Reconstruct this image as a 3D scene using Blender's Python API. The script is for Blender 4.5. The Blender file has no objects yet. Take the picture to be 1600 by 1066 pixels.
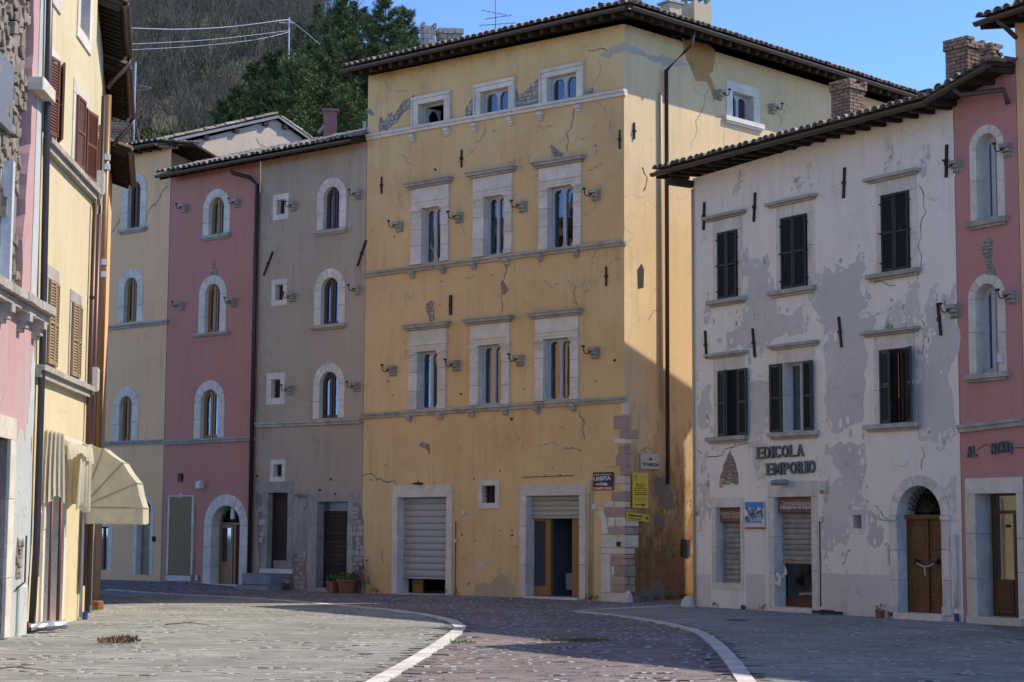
import bpy, math, random
import numpy as np
from mathutils import Vector, Matrix
from mathutils.geometry import tessellate_polygon
random.seed(7)
SC = bpy.context.scene
COL = SC.collection
PI = math.pi

# ------------------------------------------------------------------ camera
FPX = 2800.0; TILT = math.radians(6.07); ROLL = math.radians(.31); EYE = 1.6
cam = bpy.data.cameras.new('camera'); co = bpy.data.objects.new('camera', cam); COL.objects.link(co)
cam.sensor_width = 36.0; cam.lens = FPX / 1600 * 36.0; cam.clip_end = 3000; cam.clip_start = .1
_fw = Vector((0, math.cos(TILT), math.sin(TILT))); _up = Vector((0, -math.sin(TILT), math.cos(TILT))); _rt = Vector((1, 0, 0))
_cx = _rt * math.cos(ROLL) + _up * math.sin(ROLL); _cy = _up * math.cos(ROLL) - _rt * math.sin(ROLL)
co.matrix_world = Matrix(((_cx.x, _cy.x, -_fw.x, 0), (_cx.y, _cy.y, -_fw.y, 0), (_cx.z, _cy.z, -_fw.z, EYE), (0, 0, 0, 1)))
SC.camera = co

# ------------------------------------------------------------------ light
SUN_EL = 48.0; SUN_AZ = 8.0          # azimuth counted from +X towards +Y
w = bpy.data.worlds.new('World'); SC.world = w; w.use_nodes = True
nt = w.node_tree; bg = nt.nodes['Background']
sky = nt.nodes.new('ShaderNodeTexSky'); sky.sky_type = 'NISHITA'; sky.sun_disc = False
sky.sun_elevation = math.radians(SUN_EL); sky.sun_rotation = math.radians(90 - SUN_AZ)
sky.altitude = 1400; sky.air_density = .46; sky.dust_density = .0; sky.ozone_density = 7.0
nt.links.new(sky.outputs[0], bg.inputs[0]); bg.inputs[1].default_value = .15
sl = bpy.data.lights.new('sun', 'SUN'); sl.energy = 2.0; sl.angle = math.radians(.53); sl.color = (1, .92, .80)
so = bpy.data.objects.new('sun', sl); COL.objects.link(so)
_sd = Vector((math.cos(math.radians(SUN_EL)) * math.cos(math.radians(SUN_AZ)), math.cos(math.radians(SUN_EL)) * math.sin(math.radians(SUN_AZ)), math.sin(math.radians(SUN_EL))))
so.rotation_euler = _sd.to_track_quat('Z', 'Y').to_euler(); so.location = (60, 20, 60)
SC.view_settings.view_transform = 'Standard'; SC.view_settings.look = 'None'; SC.view_settings.gamma = 1
SC.view_settings.use_curve_mapping = False; SC.view_settings.exposure = 1.55
SC.render.engine = 'CYCLES'
SC.cycles.max_bounces = 8; SC.cycles.diffuse_bounces = 5; SC.cycles.transparent_max_bounces = 16

# ------------------------------------------------------------------ measuring frames
def ray(u, v):
    x = (u - 800) / FPX; y = (533 - v) / FPX; c, s = math.cos(ROLL), math.sin(ROLL)
    x, y = c * x - s * y, s * x + c * y
    return Vector((x, math.cos(TILT) - y * math.sin(TILT), math.sin(TILT) + y * math.cos(TILT)))
def gnd(u, v, z=0.0):
    d = ray(u, v); k = (z - EYE) / d.z; return Vector((d.x * k, d.y * k))
def at(u, v, Y):
    d = ray(u, v); k = Y / d.y; return Vector((d.x * k, Y, EYE + d.z * k))
class Fac:
    """a vertical wall plane: s runs along the wall to the viewer's right, z up, o out of the wall"""
    def __init__(f, p, deg):
        f.p = Vector((p[0], p[1])); f.a = math.radians(deg)
        f.u = Vector((math.cos(f.a), math.sin(f.a))); f.n = Vector((f.u.y, -f.u.x))
    def px(f, u, v, o=0.0):
        d = ray(u, v); q = f.p + f.n * o; d2 = Vector((d.x, d.y)); k = q.dot(f.n) / d2.dot(f.n)
        return ((d2 * k - f.p).dot(f.u), EYE + d.z * k)
    def s(f, u, v, o=0.0): return f.px(u, v, o)[0]
    def z(f, u, v, o=0.0): return f.px(u, v, o)[1]
    def w(f, s, z, o=0.0):
        q = f.p + f.u * s + f.n * o; return Vector((q.x, q.y, z))
    def box(f, xl, xr, yt, yb, o=0.0):
        ym = (yt + yb) / 2; xm = (xl + xr) / 2
        return f.s(xl, ym, o), f.s(xr, ym, o), f.z(xm, yb, o), f.z(xm, yt, o)
    def sub(f, s, o, deg):
        q = f.p + f.u * s + f.n * o; return Fac(q, math.degrees(f.a) + deg)

# ------------------------------------------------------------------ mesh helpers
class MB:
    def __init__(m): m.v = []; m.f = []; m.mi = []
    def face(m, pts, mi=0):
        b = len(m.v); m.v += [tuple(p) for p in pts]; m.f.append(tuple(range(b, b + len(pts)))); m.mi.append(mi)
    def prism(m, F, poly, o0, o1, c=.006, back=False, mi=0):
        n = len(poly); cx = sum(p[0] for p in poly) / n; cz = sum(p[1] for p in poly) / n
        ins = []
        for (s, z) in poly:
            d = math.hypot(cx - s, cz - z) or 1; k = min(.45, c * 1.4 / d); ins.append((s + (cx - s) * k, z + (cz - z) * k))
        b = len(m.v)
        m.v += [tuple(F.w(s, z, o0)) for s, z in poly] + [tuple(F.w(s, z, o1 - c)) for s, z in poly] + [tuple(F.w(s, z, o1)) for s, z in ins]
        for i in range(n):
            j = (i + 1) % n
            m.f.append((b + i, b + j, b + n + j, b + n + i)); m.mi.append(mi)
            m.f.append((b + n + i, b + n + j, b + 2 * n + j, b + 2 * n + i)); m.mi.append(mi)
        m.f.append(tuple(b + 2 * n + i for i in range(n))); m.mi.append(mi)
        if back: m.f.append(tuple(b + i for i in reversed(range(n)))); m.mi.append(mi)
    def rect(m, F, s0, s1, z0, z1, o0, o1, c=.006, back=False, mi=0):
        m.prism(F, [(s0, z0), (s1, z0), (s1, z1), (s0, z1)], o0, o1, c, back, mi)
    def plate(m, F, outer, holes, o, depth=0.0, mi=0, mi_rev=0, outer_edge=False):
        pl = [[Vector((p[0], p[1], 0)) for p in outer]] + [[Vector((p[0], p[1], 0)) for p in h] for h in holes]
        flat = [p for q in pl for p in q]; b = len(m.v)
        m.v += [tuple(F.w(p.x, p.y, o)) for p in flat]
        for t in tessellate_polygon(pl):
            a, c, d = [flat[i] for i in t]
            if (c.x - a.x) * (d.y - a.y) - (c.y - a.y) * (d.x - a.x) < 0: t = (t[0], t[2], t[1])
            m.f.append((b + t[0], b + t[1], b + t[2])); m.mi.append(mi)
        if depth:
            for h in holes + ([outer] if outer_edge else []):
                for i in range(len(h)):
                    p, q = h[i], h[(i + 1) % len(h)]
                    m.face([F.w(p[0], p[1], o), F.w(q[0], q[1], o), F.w(q[0], q[1], o - depth), F.w(p[0], p[1], o - depth)], mi_rev)
    def tube(m, pts, r, n=8, cap=True, r1=None):
        pts = [Vector(p) for p in pts]; b = len(m.v); N = len(pts)
        for i, p in enumerate(pts):
            t = (pts[min(i + 1, N - 1)] - pts[max(i - 1, 0)]).normalized()
            a = t.orthogonal() if abs(t.z) > .99 else t.cross(Vector((0, 0, 1)))
            a.normalize(); c = t.cross(a); rr = r if r1 is None else r + (r1 - r) * i / (N - 1)
            for k in range(n):
                q = p + (a * math.cos(2 * PI * k / n) + c * math.sin(2 * PI * k / n)) * rr; m.v.append(tuple(q))
        for i in range(N - 1):
            for k in range(n):
                l = (k + 1) % n; m.f.append((b + i * n + k, b + i * n + l, b + (i + 1) * n + l, b + (i + 1) * n + k)); m.mi.append(0)
        if cap:
            m.f.append(tuple(b + k for k in reversed(range(n)))); m.f.append(tuple(b + (N - 1) * n + k for k in range(n))); m.mi += [0, 0]
    def wbox(m, c, dx, dy, dz, sx, sy, sz, mi=0):
        """box centred on c with half-axis vectors"""
        c = Vector(c); b = len(m.v); dx, dy, dz = Vector(dx).normalized() * sx / 2, Vector(dy).normalized() * sy / 2, Vector(dz).normalized() * sz / 2
        for i in (-1, 1):
            for j in (-1, 1):
                for k in (-1, 1): m.v.append(tuple(c + dx * i + dy * j + dz * k))
        for q in ((0, 1, 3, 2), (4, 6, 7, 5), (0, 4, 5, 1), (2, 3, 7, 6), (0, 2, 6, 4), (1, 5, 7, 3)):
            m.f.append(tuple(b + i for i in q)); m.mi.append(mi)
    def data(m, name, mats, org=(0, 0, 0), smooth=False):
        me = bpy.data.meshes.new(name); o = Vector(org)
        me.from_pydata([(x - o.x, y - o.y, z - o.z) for x, y, z in m.v], [], m.f)
        if not isinstance(mats, (list, tuple)): mats = [mats]
        for t in mats: me.materials.append(t)
        if len(mats) > 1: me.polygons.foreach_set('material_index', m.mi)
        if smooth: me.polygons.foreach_set('use_smooth', [True] * len(me.polygons))
        me.update(); return me

def link(name, data, parent=None, kind=None, label=None):
    o = bpy.data.objects.new(name, data); COL.objects.link(o)
    if parent: o.parent = parent
    if kind: o['kind'] = kind
    if label: o['label'] = label
    return o
class Thing:
    def __init__(t, name, label, cat, loc=(0, 0, 0), group=None):
        t.org = Vector(loc); t.o = bpy.data.objects.new(name, None); COL.objects.link(t.o); t.o.location = t.org
        t.o.empty_display_size = .3
        t.o['label'] = label; t.o['category'] = cat
        if group: t.o['group'] = group
    def part(t, name, mb, mats, parent=None, smooth=False, kind=None, label=None):
        return link(name, mb.data(name, mats, t.org, smooth), parent or t.o, kind, label)
    def put(t, name, me, M, parent=None, label=None):
        o = link(name, me, parent or t.o, None, label)
        o.matrix_basis = Matrix.Translation(-t.org) @ M; return o
def single(name, mb, mats, label, cat, loc, group=None, kind=None, smooth=False):
    o = link(name, mb.data(name, mats, loc, smooth), None, kind); o.location = loc
    if label: o['label'] = label
    if cat: o['category'] = cat
    if group: o['group'] = group
    return o
def fmat(F, s, z, o=0.0, sc=1.0, mirror=1):
    """matrix whose local X runs along the wall, Y out of it, Z up"""
    p = F.w(s, z, o); u = F.u * sc * mirror; n = F.n * sc
    return Matrix(((u.x, n.x, 0, p.x), (u.y, n.y, 0, p.y), (0, 0, sc, p.z), (0, 0, 0, 1)))
LF = Fac((0, 0), 0); LF.n = Vector((0, 1))    # local frame for shared meshes: X along, Y out, Z up

# ------------------------------------------------------------------ materials
def newmat(name):
    m = bpy.data.materials.new(name); m.use_nodes = True; return m, m.node_tree, m.node_tree.nodes['Principled BSDF']
def N(nt, t, **k):
    n = nt.nodes.new(t)
    for a, b in k.items(): setattr(n, a, b)
    return n
def noise(nt, vec, scale, detail=4, rough=.6, dist=0.0):
    n = N(nt, 'ShaderNodeTexNoise'); n.inputs['Scale'].default_value = scale; n.inputs['Detail'].default_value = detail
    n.inputs['Roughness'].default_value = rough; n.inputs['Distortion'].default_value = dist
    nt.links.new(vec, n.inputs['Vector']); return n.outputs['Fac']
def ramp(nt, fac, stops):
    r = N(nt, 'ShaderNodeValToRGB'); e = r.color_ramp.elements
    while len(e) < len(stops): e.new(.5)
    for i, (p, c) in enumerate(stops):
        e[i].position = p; e[i].color = (c, c, c, 1) if not isinstance(c, (tuple, list)) else (*c[:3], 1)
    nt.links.new(fac, r.inputs[0]); return r.outputs[0]
def mix(nt, fac, a, b, mode='MIX'):
    n = N(nt, 'ShaderNodeMix', data_type='RGBA', blend_type=mode)
    for val, i in ((fac, 0), (a, 6), (b, 7)):
        if isinstance(val, (int, float)): n.inputs[i].default_value = val
        elif isinstance(val, (tuple, list)): n.inputs[i].default_value = (*val[:3], 1)
        else: nt.links.new(val, n.inputs[i])
    return n.outputs[2]
def scaled(nt, vec, sc):
    n = N(nt, 'ShaderNodeVectorMath', operation='MULTIPLY'); nt.links.new(vec, n.inputs[0]); n.inputs[1].default_value = sc; return n.outputs[0]
def bump(nt, p, h, strength, dist=.02):
    b = N(nt, 'ShaderNodeBump'); b.inputs['Strength'].default_value = strength; b.inputs['Distance'].default_value = dist
    nt.links.new(h, b.inputs['Height']); nt.links.new(b.outputs[0], p.inputs['Normal'])
def pos(nt): return N(nt, 'ShaderNodeNewGeometry').outputs['Position']
def mul(c, k): return tuple(x * k for x in c)

def plaster(name, c, c2=None, streak=.35, mott=.5, cracks=.35, stain=None, bmp=.25, seed=0.0):
    m, nt, p = newmat(name); P = pos(nt)
    ad = N(nt, 'ShaderNodeVectorMath', operation='ADD'); nt.links.new(P, ad.inputs[0]); ad.inputs[1].default_value = (seed * 7.3, seed * 3.1, seed * 5.7); P0 = P; P = ad.outputs[0]
    c2 = c2 or mul(c, .78)
    a = mix(nt, ramp(nt, noise(nt, P, .55, 6, .62), [(.35, 0), (.68, mott)]), c, c2)
    # rain streaks
    sv = scaled(nt, P, (3.2, 3.2, .28)); st = mix(nt, 1.0, ramp(nt, noise(nt, sv, 1.6, 5, .65), [(.47, 0), (.74, streak)]), ramp(nt, noise(nt, P, .9, 3), [(.40, 0), (.62, 1)]), 'MULTIPLY')
    a = mix(nt, st, a, mul(c2, .62))
    # pale efflorescence and small scuffs
    a = mix(nt, ramp(nt, noise(nt, P, 2.3, 8, .7, .4), [(.60, 0), (.75, .35)]), a, tuple(min(1, x * 1.18 + .03) for x in c))
    a = mix(nt, ramp(nt, noise(nt, P, 7.5, 6, .75), [(.68, 0), (.76, .5)]), a, mul(c2, .55))
    # hairline cracks
    vo = N(nt, 'ShaderNodeTexVoronoi', feature='DISTANCE_TO_EDGE'); vo.inputs['Scale'].default_value = .75
    dv = N(nt, 'ShaderNodeVectorMath', operation='ADD'); nn = N(nt, 'ShaderNodeTexNoise'); nn.inputs['Scale'].default_value = 2.2; nn.inputs['Detail'].default_value = 6
    nt.links.new(P, nn.inputs['Vector']); nt.links.new(P, dv.inputs[0]); nt.links.new(scaled(nt, nn.outputs['Color'], (.9, .9, .9)), dv.inputs[1]); nt.links.new(dv.outputs[0], vo.inputs['Vector'])
    cr = ramp(nt, vo.outputs['Distance'], [(0, 1), (.0075, 0)]); msk = ramp(nt, noise(nt, P, .5, 2), [(.47, 0), (.57, cracks)])
    cm = mix(nt, 1.0, cr, msk, 'MULTIPLY')
    a = mix(nt, cm, a, mul(c2, .35))
    if stain:      # (colour, z_lo, z_hi): a damp orange wash whose edge wanders
        sx = N(nt, 'ShaderNodeSeparateXYZ'); nt.links.new(P0, sx.inputs[0])
        mr = N(nt, 'ShaderNodeMapRange'); nt.links.new(sx.outputs[2], mr.inputs[0]); mr.inputs[1].default_value = stain[1]; mr.inputs[2].default_value = stain[2]; mr.inputs[3].default_value = 1.0; mr.inputs[4].default_value = 0.0
        nz = noise(nt, scaled(nt, P, (2, 2, .8)), 1.3, 7, .7)
        ma = N(nt, 'ShaderNodeMath', operation='MULTIPLY_ADD'); nt.links.new(nz, ma.inputs[0]); ma.inputs[1].default_value = 1.6; nt.links.new(mr.outputs[0], ma.inputs[2])
        f = ramp(nt, ma.outputs[0], [(.92 / 2, 0), (.5 + .75 / 2, 1)]) if False else None
        mr2 = N(nt, 'ShaderNodeMapRange'); nt.links.new(ma.outputs[0], mr2.inputs[0]); mr2.inputs[1].default_value = 1.05; mr2.inputs[2].default_value = 1.65
        wash = mix(nt, ramp(nt, noise(nt, scaled(nt, P, (3, 3, 1)), 1.8, 6, .7), [(.4, 0), (.65, 1)]), stain[0], mul(stain[0], .55))
        a = mix(nt, mr2.outputs[0], a, wash)
        mo = ramp(nt, noise(nt, P, 6, 6, .7), [(.56, 0), (.64, .9)])
        mo2 = mix(nt, 1.0, mo, mr2.outputs[0], 'MULTIPLY'); a = mix(nt, mo2, a, (.07, .06, .045))
    # fine grain
    a = mix(nt, ramp(nt, noise(nt, P, 60, 2), [(.3, .10), (.7, 0)]), a, mul(c2, .7))
    nt.links.new(a, p.inputs['Base Color']); p.inputs['Roughness'].default_value = .93; p.inputs['Specular IOR Level'].default_value = .2
    h = mix(nt, .5, noise(nt, P, 9, 6, .7), noise(nt, P, 1.8, 3, .5)); h = mix(nt, cm, h, (0, 0, 0))
    bump(nt, p, h, bmp, .03); return m
def rough(name, c, c2, scale=4, rnd=.25, bmp=.4, rgh=.9, spec=.25, fine=40, metal=0.0, stretch=(1, 1, 1)):
    """generic weathered solid: two colours mottled, a shift per object and per piece"""
    m, nt, p = newmat(name); P = scaled(nt, pos(nt), stretch)
    a = mix(nt, ramp(nt, noise(nt, P, scale, 7, .68, .3), [(.36, 0), (.64, 1)]), c, c2)
    if rnd:
        oi = N(nt, 'ShaderNodeObjectInfo').outputs['Random']; ge = N(nt, 'ShaderNodeNewGeometry').outputs['Random Per Island']
        ad = N(nt, 'ShaderNodeMath', operation='ADD'); nt.links.new(oi, ad.inputs[0]); nt.links.new(ge, ad.inputs[1])
        fr = N(nt, 'ShaderNodeMath', operation='FRACT'); nt.links.new(ad.outputs[0], fr.inputs[0])
        a = mix(nt, 1.0, a, ramp(nt, fr.outputs[0], [(0, 1 - rnd), (1, 1 + rnd * .4)]), 'MULTIPLY')
    a = mix(nt, ramp(nt, noise(nt, P, fine, 3, .6), [(.35, .3), (.6, 0)]), a, mul(c2, .5))
    nt.links.new(a, p.inputs['Base Color']); p.inputs['Roughness'].default_value = rgh; p.inputs['Specular IOR Level'].default_value = spec; p.inputs['Metallic'].default_value = metal
    if bmp: bump(nt, p, noise(nt, P, scale * 3, 6, .7), bmp, .02)
    return m
def tilemat(name, cols):
    m, nt, p = newmat(name); P = pos(nt)
    oi = N(nt, 'ShaderNodeObjectInfo').outputs['Random']; ge = N(nt, 'ShaderNodeNewGeometry').outputs['Random Per Island']
    ad = N(nt, 'ShaderNodeMath', operation='ADD'); nt.links.new(oi, ad.inputs[0]); nt.links.new(ge, ad.inputs[1])
    fr = N(nt, 'ShaderNodeMath', operation='FRACT'); nt.links.new(ad.outputs[0], fr.inputs[0])
    r = N(nt, 'ShaderNodeValToRGB'); r.color_ramp.interpolation = 'CONSTANT'; e = r.color_ramp.elements
    while len(e) < len(cols): e.new(.5)
    for i, c in enumerate(cols): e[i].position = i / len(cols); e[i].color = (*c, 1)
    nt.links.new(fr.outputs[0], r.inputs[0])
    a = mix(nt, ramp(nt, noise(nt, P, 9, 6, .7), [(.48, 0), (.62, .7)]), r.outputs[0], (.30, .29, .24))
    a = mix(nt, ramp(nt, noise(nt, P, 14, 4, .7), [(.55, 0), (.66, .8)]), a, (.045, .04, .032))
    nt.links.new(a, p.inputs['Base Color']); p.inputs['Roughness'].default_value = .92; bump(nt, p, noise(nt, P, 30, 5), .4, .01); return m
def plain(name, c, rgh=.6, metal=0.0, spec=.4, emi=None):
    m, nt, p = newmat(name); P = pos(nt)
    a = mix(nt, ramp(nt, noise(nt, P, 11, 5, .7), [(.4, 0), (.7, .35)]), c, mul(c, .55))
    nt.links.new(a, p.inputs['Base Color']); p.inputs['Roughness'].default_value = rgh; p.inputs['Metallic'].default_value = metal; p.inputs['Specular IOR Level'].default_value = spec; return m
def glass():
    m, nt, p = newmat('window_glass'); P = pos(nt)
    tr = N(nt, 'ShaderNodeBsdfTransparent'); tr.inputs[0].default_value = (.55, .6, .62, 1)
    gl = N(nt, 'ShaderNodeBsdfGlossy'); gl.inputs['Roughness'].default_value = .03; gl.inputs[0].default_value = (.9, .93, 1, 1)
    fz = N(nt, 'ShaderNodeFresnel'); fz.inputs[0].default_value = 1.5
    b = N(nt, 'ShaderNodeBump'); b.inputs['Strength'].default_value = .02; b.inputs['Distance'].default_value = .02; nt.links.new(noise(nt, P, 1.7, 2), b.inputs['Height']); nt.links.new(b.outputs[0], gl.inputs['Normal'])
    ma = N(nt, 'ShaderNodeMath', operation='MULTIPLY_ADD'); nt.links.new(fz.outputs[0], ma.inputs[0]); ma.inputs[1].default_value = 1.6; ma.inputs[2].default_value = .08
    mx = N(nt, 'ShaderNodeMixShader'); nt.links.new(ma.outputs[0], mx.inputs[0]); nt.links.new(tr.outputs[0], mx.inputs[1]); nt.links.new(gl.outputs[0], mx.inputs[2])
    nt.links.new(mx.outputs[0], nt.nodes['Material Output'].inputs[0]); return m
def fabric(name, c, dirty=.5):
    m, nt, p = newmat(name); P = pos(nt)
    a = mix(nt, ramp(nt, noise(nt, scaled(nt, P, (1, 1, .5)), 3.5, 6, .7), [(.42, 0), (.7, dirty)]), c, mul(c, .55))
    nt.links.new(a, p.inputs['Base Color']); p.inputs['Roughness'].default_value = .9
    tl = N(nt, 'ShaderNodeBsdfTranslucent'); nt.links.new(a, tl.inputs[0])
    mx = N(nt, 'ShaderNodeMixShader'); mx.inputs[0].default_value = .3; nt.links.new(p.outputs[0], mx.inputs[1]); nt.links.new(tl.outputs[0], mx.inputs[2])
    bump(nt, p, noise(nt, P, 12, 4), .15, .02); nt.links.new(mx.outputs[0], nt.nodes['Material Output'].inputs[0]); return m

YEL = (.74, .51, .24)
M = dict(
    yellow=plaster('ochre_plaster', YEL, (.60, .375, .16), .55, .85, .6, None, .2, 1),
    yellow_side=plaster('ochre_plaster_damp', (.70, .505, .275), (.59, .415, .215), .45, .6, .5, ((.27, .145, .055), .5, 5.4), .25, 2),
    white=plaster('white_plaster', (.82, .745, .63), (.71, .64, .54), .5, .5, .6, None, .2, 3),
    white_base=plaster('pinkish_base_plaster', (.66, .58, .51), (.57, .50, .44), .3, .5, .4, None, .3, 4),
    patch_grey=plaster('grey_render_patch', (.52, .48, .435), (.64, .59, .52), .3, 1.0, .8, None, .3, 5),
    pink=plaster('pink_plaster', (.54, .24, .18), (.45, .20, .15), .3, .5, .3, None, .2, 6),
    pink_r=plaster('rose_plaster', (.52, .25, .22), (.45, .215, .185), .3, .5, .3, None, .2, 7),
    taupe=plaster('taupe_plaster', (.45, .355, .25), (.36, .28, .20), .7, .6, .5, None, .3, 8),
    cream=plaster('cream_plaster', (.86, .50, .26), (.70, .41, .22), .5, .5, .4, None, .2, 9),
    pale=plaster('pale_gable_plaster', (.62, .49, .36), (.52, .41, .31), .5, .7, .8, None, .35, 10),
    lemon=plaster('straw_plaster', (.66, .55, .33), (.54, .44, .26), .4, .55, .4, None, .2, 11),
    ruinpink=plaster('faded_pink_plaster', (.52, .27, .25), (.46, .36, .34), .5, .9, .6, None, .35, 12),
    greenish=plaster('whitewashed_plaster', (.50, .52, .48), (.42, .42, .40), .5, .8, .6, None, .35, 13),
    stone=rough('pale_limestone', (.78, .70, .575), (.62, .55, .44), 3, .12, .35, .88),
    stone_old=rough('weathered_limestone', (.50, .455, .375), (.33, .30, .25), 3.5, .15, .5, .9, stretch=(1, 1, .5)),
    stone_pink=rough('pink_limestone', (.50, .355, .27), (.40, .30, .235), 4, .18, .6, .9),
    rubble=rough('rubble_stone', (.36, .29, .225), (.23, .19, .15), 3, .35, 1.0, .95),
    mortar=rough('lime_mortar', (.30, .255, .205), (.22, .185, .15), 5, .1, 1.0, .95),
    greystone=rough('bare_grey_render', (.44, .395, .32), (.29, .25, .20), 2.2, .12, .8, .93),
    brick=rough('old_brick', (.36, .22, .15), (.27, .18, .13), 5, .35, .6, .9),
    pinkstack=rough('pink_rendered_stack', (.40, .17, .15), (.33, .15, .13), 4, .1, .3, .9),
    tile=tilemat('terracotta_tile', [(.30, .17, .105), (.22, .125, .08), (.36, .24, .16), (.17, .11, .08), (.27, .20, .15), (.32, .19, .12)]),
    tile_grey=tilemat('lichen_tile', [(.26, .22, .17), (.20, .16, .12), (.34, .30, .25), (.15, .12, .095), (.30, .22, .16), (.23, .21, .18)]),
    wood_dark=rough('dark_eave_timber', (.065, .042, .028), (.035, .024, .017), 5, .3, .4, .85, stretch=(1, 1, .3)),
    gutter=plain('brown_painted_gutter', (.085, .06, .042), .45, .2),
    gutter_grey=plain('grey_zinc_gutter', (.28, .29, .30), .45, .5),
    pipe_dark=plain('dark_downpipe', (.05, .04, .042), .4, .3), pipe_brown=plain('brown_downpipe', (.10, .05, .038), .4, .3),
    pipe_ochre=plain('copper_downpipe', (.19, .11, .045), .45, .3), pipe_cream=plain('cream_conduit', (.50, .40, .25), .6),
    zinc=plain('zinc_collar', (.45, .46, .46), .4, .4),
    iron=plain('rusty_iron', (.045, .033, .028), .7, .3), glass=glass(),
    frame_blue=plain('grey_blue_frame', (.46, .47, .49), .55), frame_wood=plain('varnished_wood', (.30, .155, .05), .45),
    frame_dark=plain('dark_wood_frame', (.09, .05, .033), .55), shutter=plain('green_black_shutter', (.012, .019, .018), .45), shutter2=plain('olive_green_shutter', (.022, .032, .025), .5),
    shutter_brown=plain('brown_shutter', (.17, .06, .03), .5), shutter_tan=plain('tan_shutter', (.36, .25, .13), .6),
    roller=plain('grey_roller_slat', (.40, .385, .345), .5, .1), roller_dirty=rough('dirty_roller_slat', (.40, .385, .34), (.25, .235, .20), 5, .15, .2, .6),
    oak=rough('oak_door_wood', (.20, .10, .038), (.14, .07, .028), 3, .12, .4, .6, stretch=(3, 3, .5)),
    oldwood=rough('old_plank', (.085, .05, .035), (.05, .034, .028), 4, .3, .6, .85, stretch=(1, 1, .3)),
    osb=rough('strand_board', (.36, .25, .13), (.27, .18, .09), 22, .12, .6, .85, stretch=(1, 1, 1)),
    brown_wood=plain('red_brown_joinery', (.10, .035, .02), .45),
    dark=plain('dark_interior', (.03, .028, .026), .9), curtain=fabric('white_curtain', (.62, .62, .60), .2), curtain_violet=plain('violet_curtain', (.13, .12, .17), .9),  # dark: near-black colour stands in for unlit rooms and recesses
    inside=plain('interior_white', (.55, .55, .55), .8), inside_floor=plain('interior_floor', (.25, .26, .29), .5),
    canvas=fabric('cream_canvas', (.70, .63, .46)), canvas_rib=plain('canvas_seam', (.34, .28, .19), .8),
    terracotta=rough('flowerpot_clay', (.33, .13, .06), (.25, .10, .05), 6, .1, .2, .85), concrete=rough('grey_concrete', (.30, .30, .31), (.22, .22, .23), 4, .05, .5, .9),
    sign_brown=plain('brown_board', (.17, .085, .05), .6), letter=plain('dark_letter', (.10, .115, .125), .5), letter_white=plain('white_lettering', (.62, .60, .55), .6),
    letter_cream=plain('cream_lettering', (.50, .40, .30), .6),
    sign_black=plain('black_panel', (.03, .032, .036), .4), sign_red=plain('red_strip', (.38, .02, .025), .4), sign_yellow=plain('yellow_panel', (.70, .50, .02), .45), sign_ink=plain('black_ink', (.03, .025, .015), .6),
    marble=plain('street_plate', (.52, .47, .38), .5), plastic=plain('white_plastic', (.6, .6, .58), .4), plastic_cream=plain('cream_plastic', (.55, .50, .36), .4), orange=plain('orange_lens', (.45, .12, .03), .4),
    blue=plain('blue_plastic', (.03, .06, .20), .4), metal=plain('galvanised_sheet', (.42, .43, .45), .35, .6), aerial=plain('aerial_metal', (.35, .37, .40), .4, .5), cable=plain('cable_grey', (.42, .44, .46), .5),
    stalk=plain('dry_stalk', (.16, .10, .06), .9), leaf=rough('weed_leaf', (.13, .19, .05), (.09, .13, .035), 8, .35, .0, .8), redleaf=rough('reddish_leaf', (.16, .08, .06), (.10, .06, .045), 8, .3, 0, .8))

# ------------------------------------------------------------------ facades and ground frames
B0 = gnd(976, 943)
YF = Fac(B0, -40.9); YF_A = YF.s(564, 930)
YS = Fac(B0, 44.7)
LE = Fac(YF.w(YF_A, 0).xy, -37.7)
WH = Fac(gnd(1086, 948), -56.5)
L1 = Fac(gnd(60, 985), 93.1)
def gz(x, y):
    """ground height: level square, a slight rise to the far left"""
    t = min(1, max(0, (y - 44) / 8)) * min(1, max(0, (-x - 4) / 5)); a = min(1, max(0, (y - 40) / 25)) * min(1, max(0, (x + 4) / 6))
    return .16 * t * t * (3 - 2 * t) + .5 * a

# ------------------------------------------------------------------ wall, window and door builders
def arch(s0, s1, z0, zt, n=14, rise=None):
    """closed outline of an opening with a round head"""
    r = (s1 - s0) / 2; h = rise or r; c = (s0 + s1) / 2; zs = zt - h
    return [(s0, z0), (s1, z0)] + [(c + r * math.cos(PI * i / n), zs + h * math.sin(PI * i / n)) for i in range(n + 1)]
def rc(s0, s1, z0, z1): return [(s0, z0), (s1, z0), (s1, z1), (s0, z1)]
def shell(T, mat, F, s0, s1, z0, z1, depth, holes, left=True, right=True, name='wall', back_z=None, inner=.34, lo=-.6):
    """hollow house body: front plate with openings and thick reveals, flanks, back and lid"""
    m = MB(); m.plate(F, [(s0, lo), (s1, lo), (s1, z1), (s0, z0)], holes, 0.0, inner)
    bz0 = z0 if back_z is None else back_z; bz1 = z1 if back_z is None else back_z
    if left: m.face([F.w(s0, lo), F.w(s0, z0), F.w(s0, bz0, -depth), F.w(s0, lo, -depth)])
    if right: m.face([F.w(s1, lo), F.w(s1, lo, -depth), F.w(s1, bz1, -depth), F.w(s1, z1)])
    m.face([F.w(s0, lo, -depth), F.w(s0, bz0, -depth), F.w(s1, bz1, -depth), F.w(s1, lo, -depth)])
    m.face([F.w(s0, z0 - .02, -.01), F.w(s1, z1 - .02, -.01), F.w(s1, bz1 - .02, -depth), F.w(s0, bz0 - .02, -depth)])
    return T.part(name, m, mat)
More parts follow.
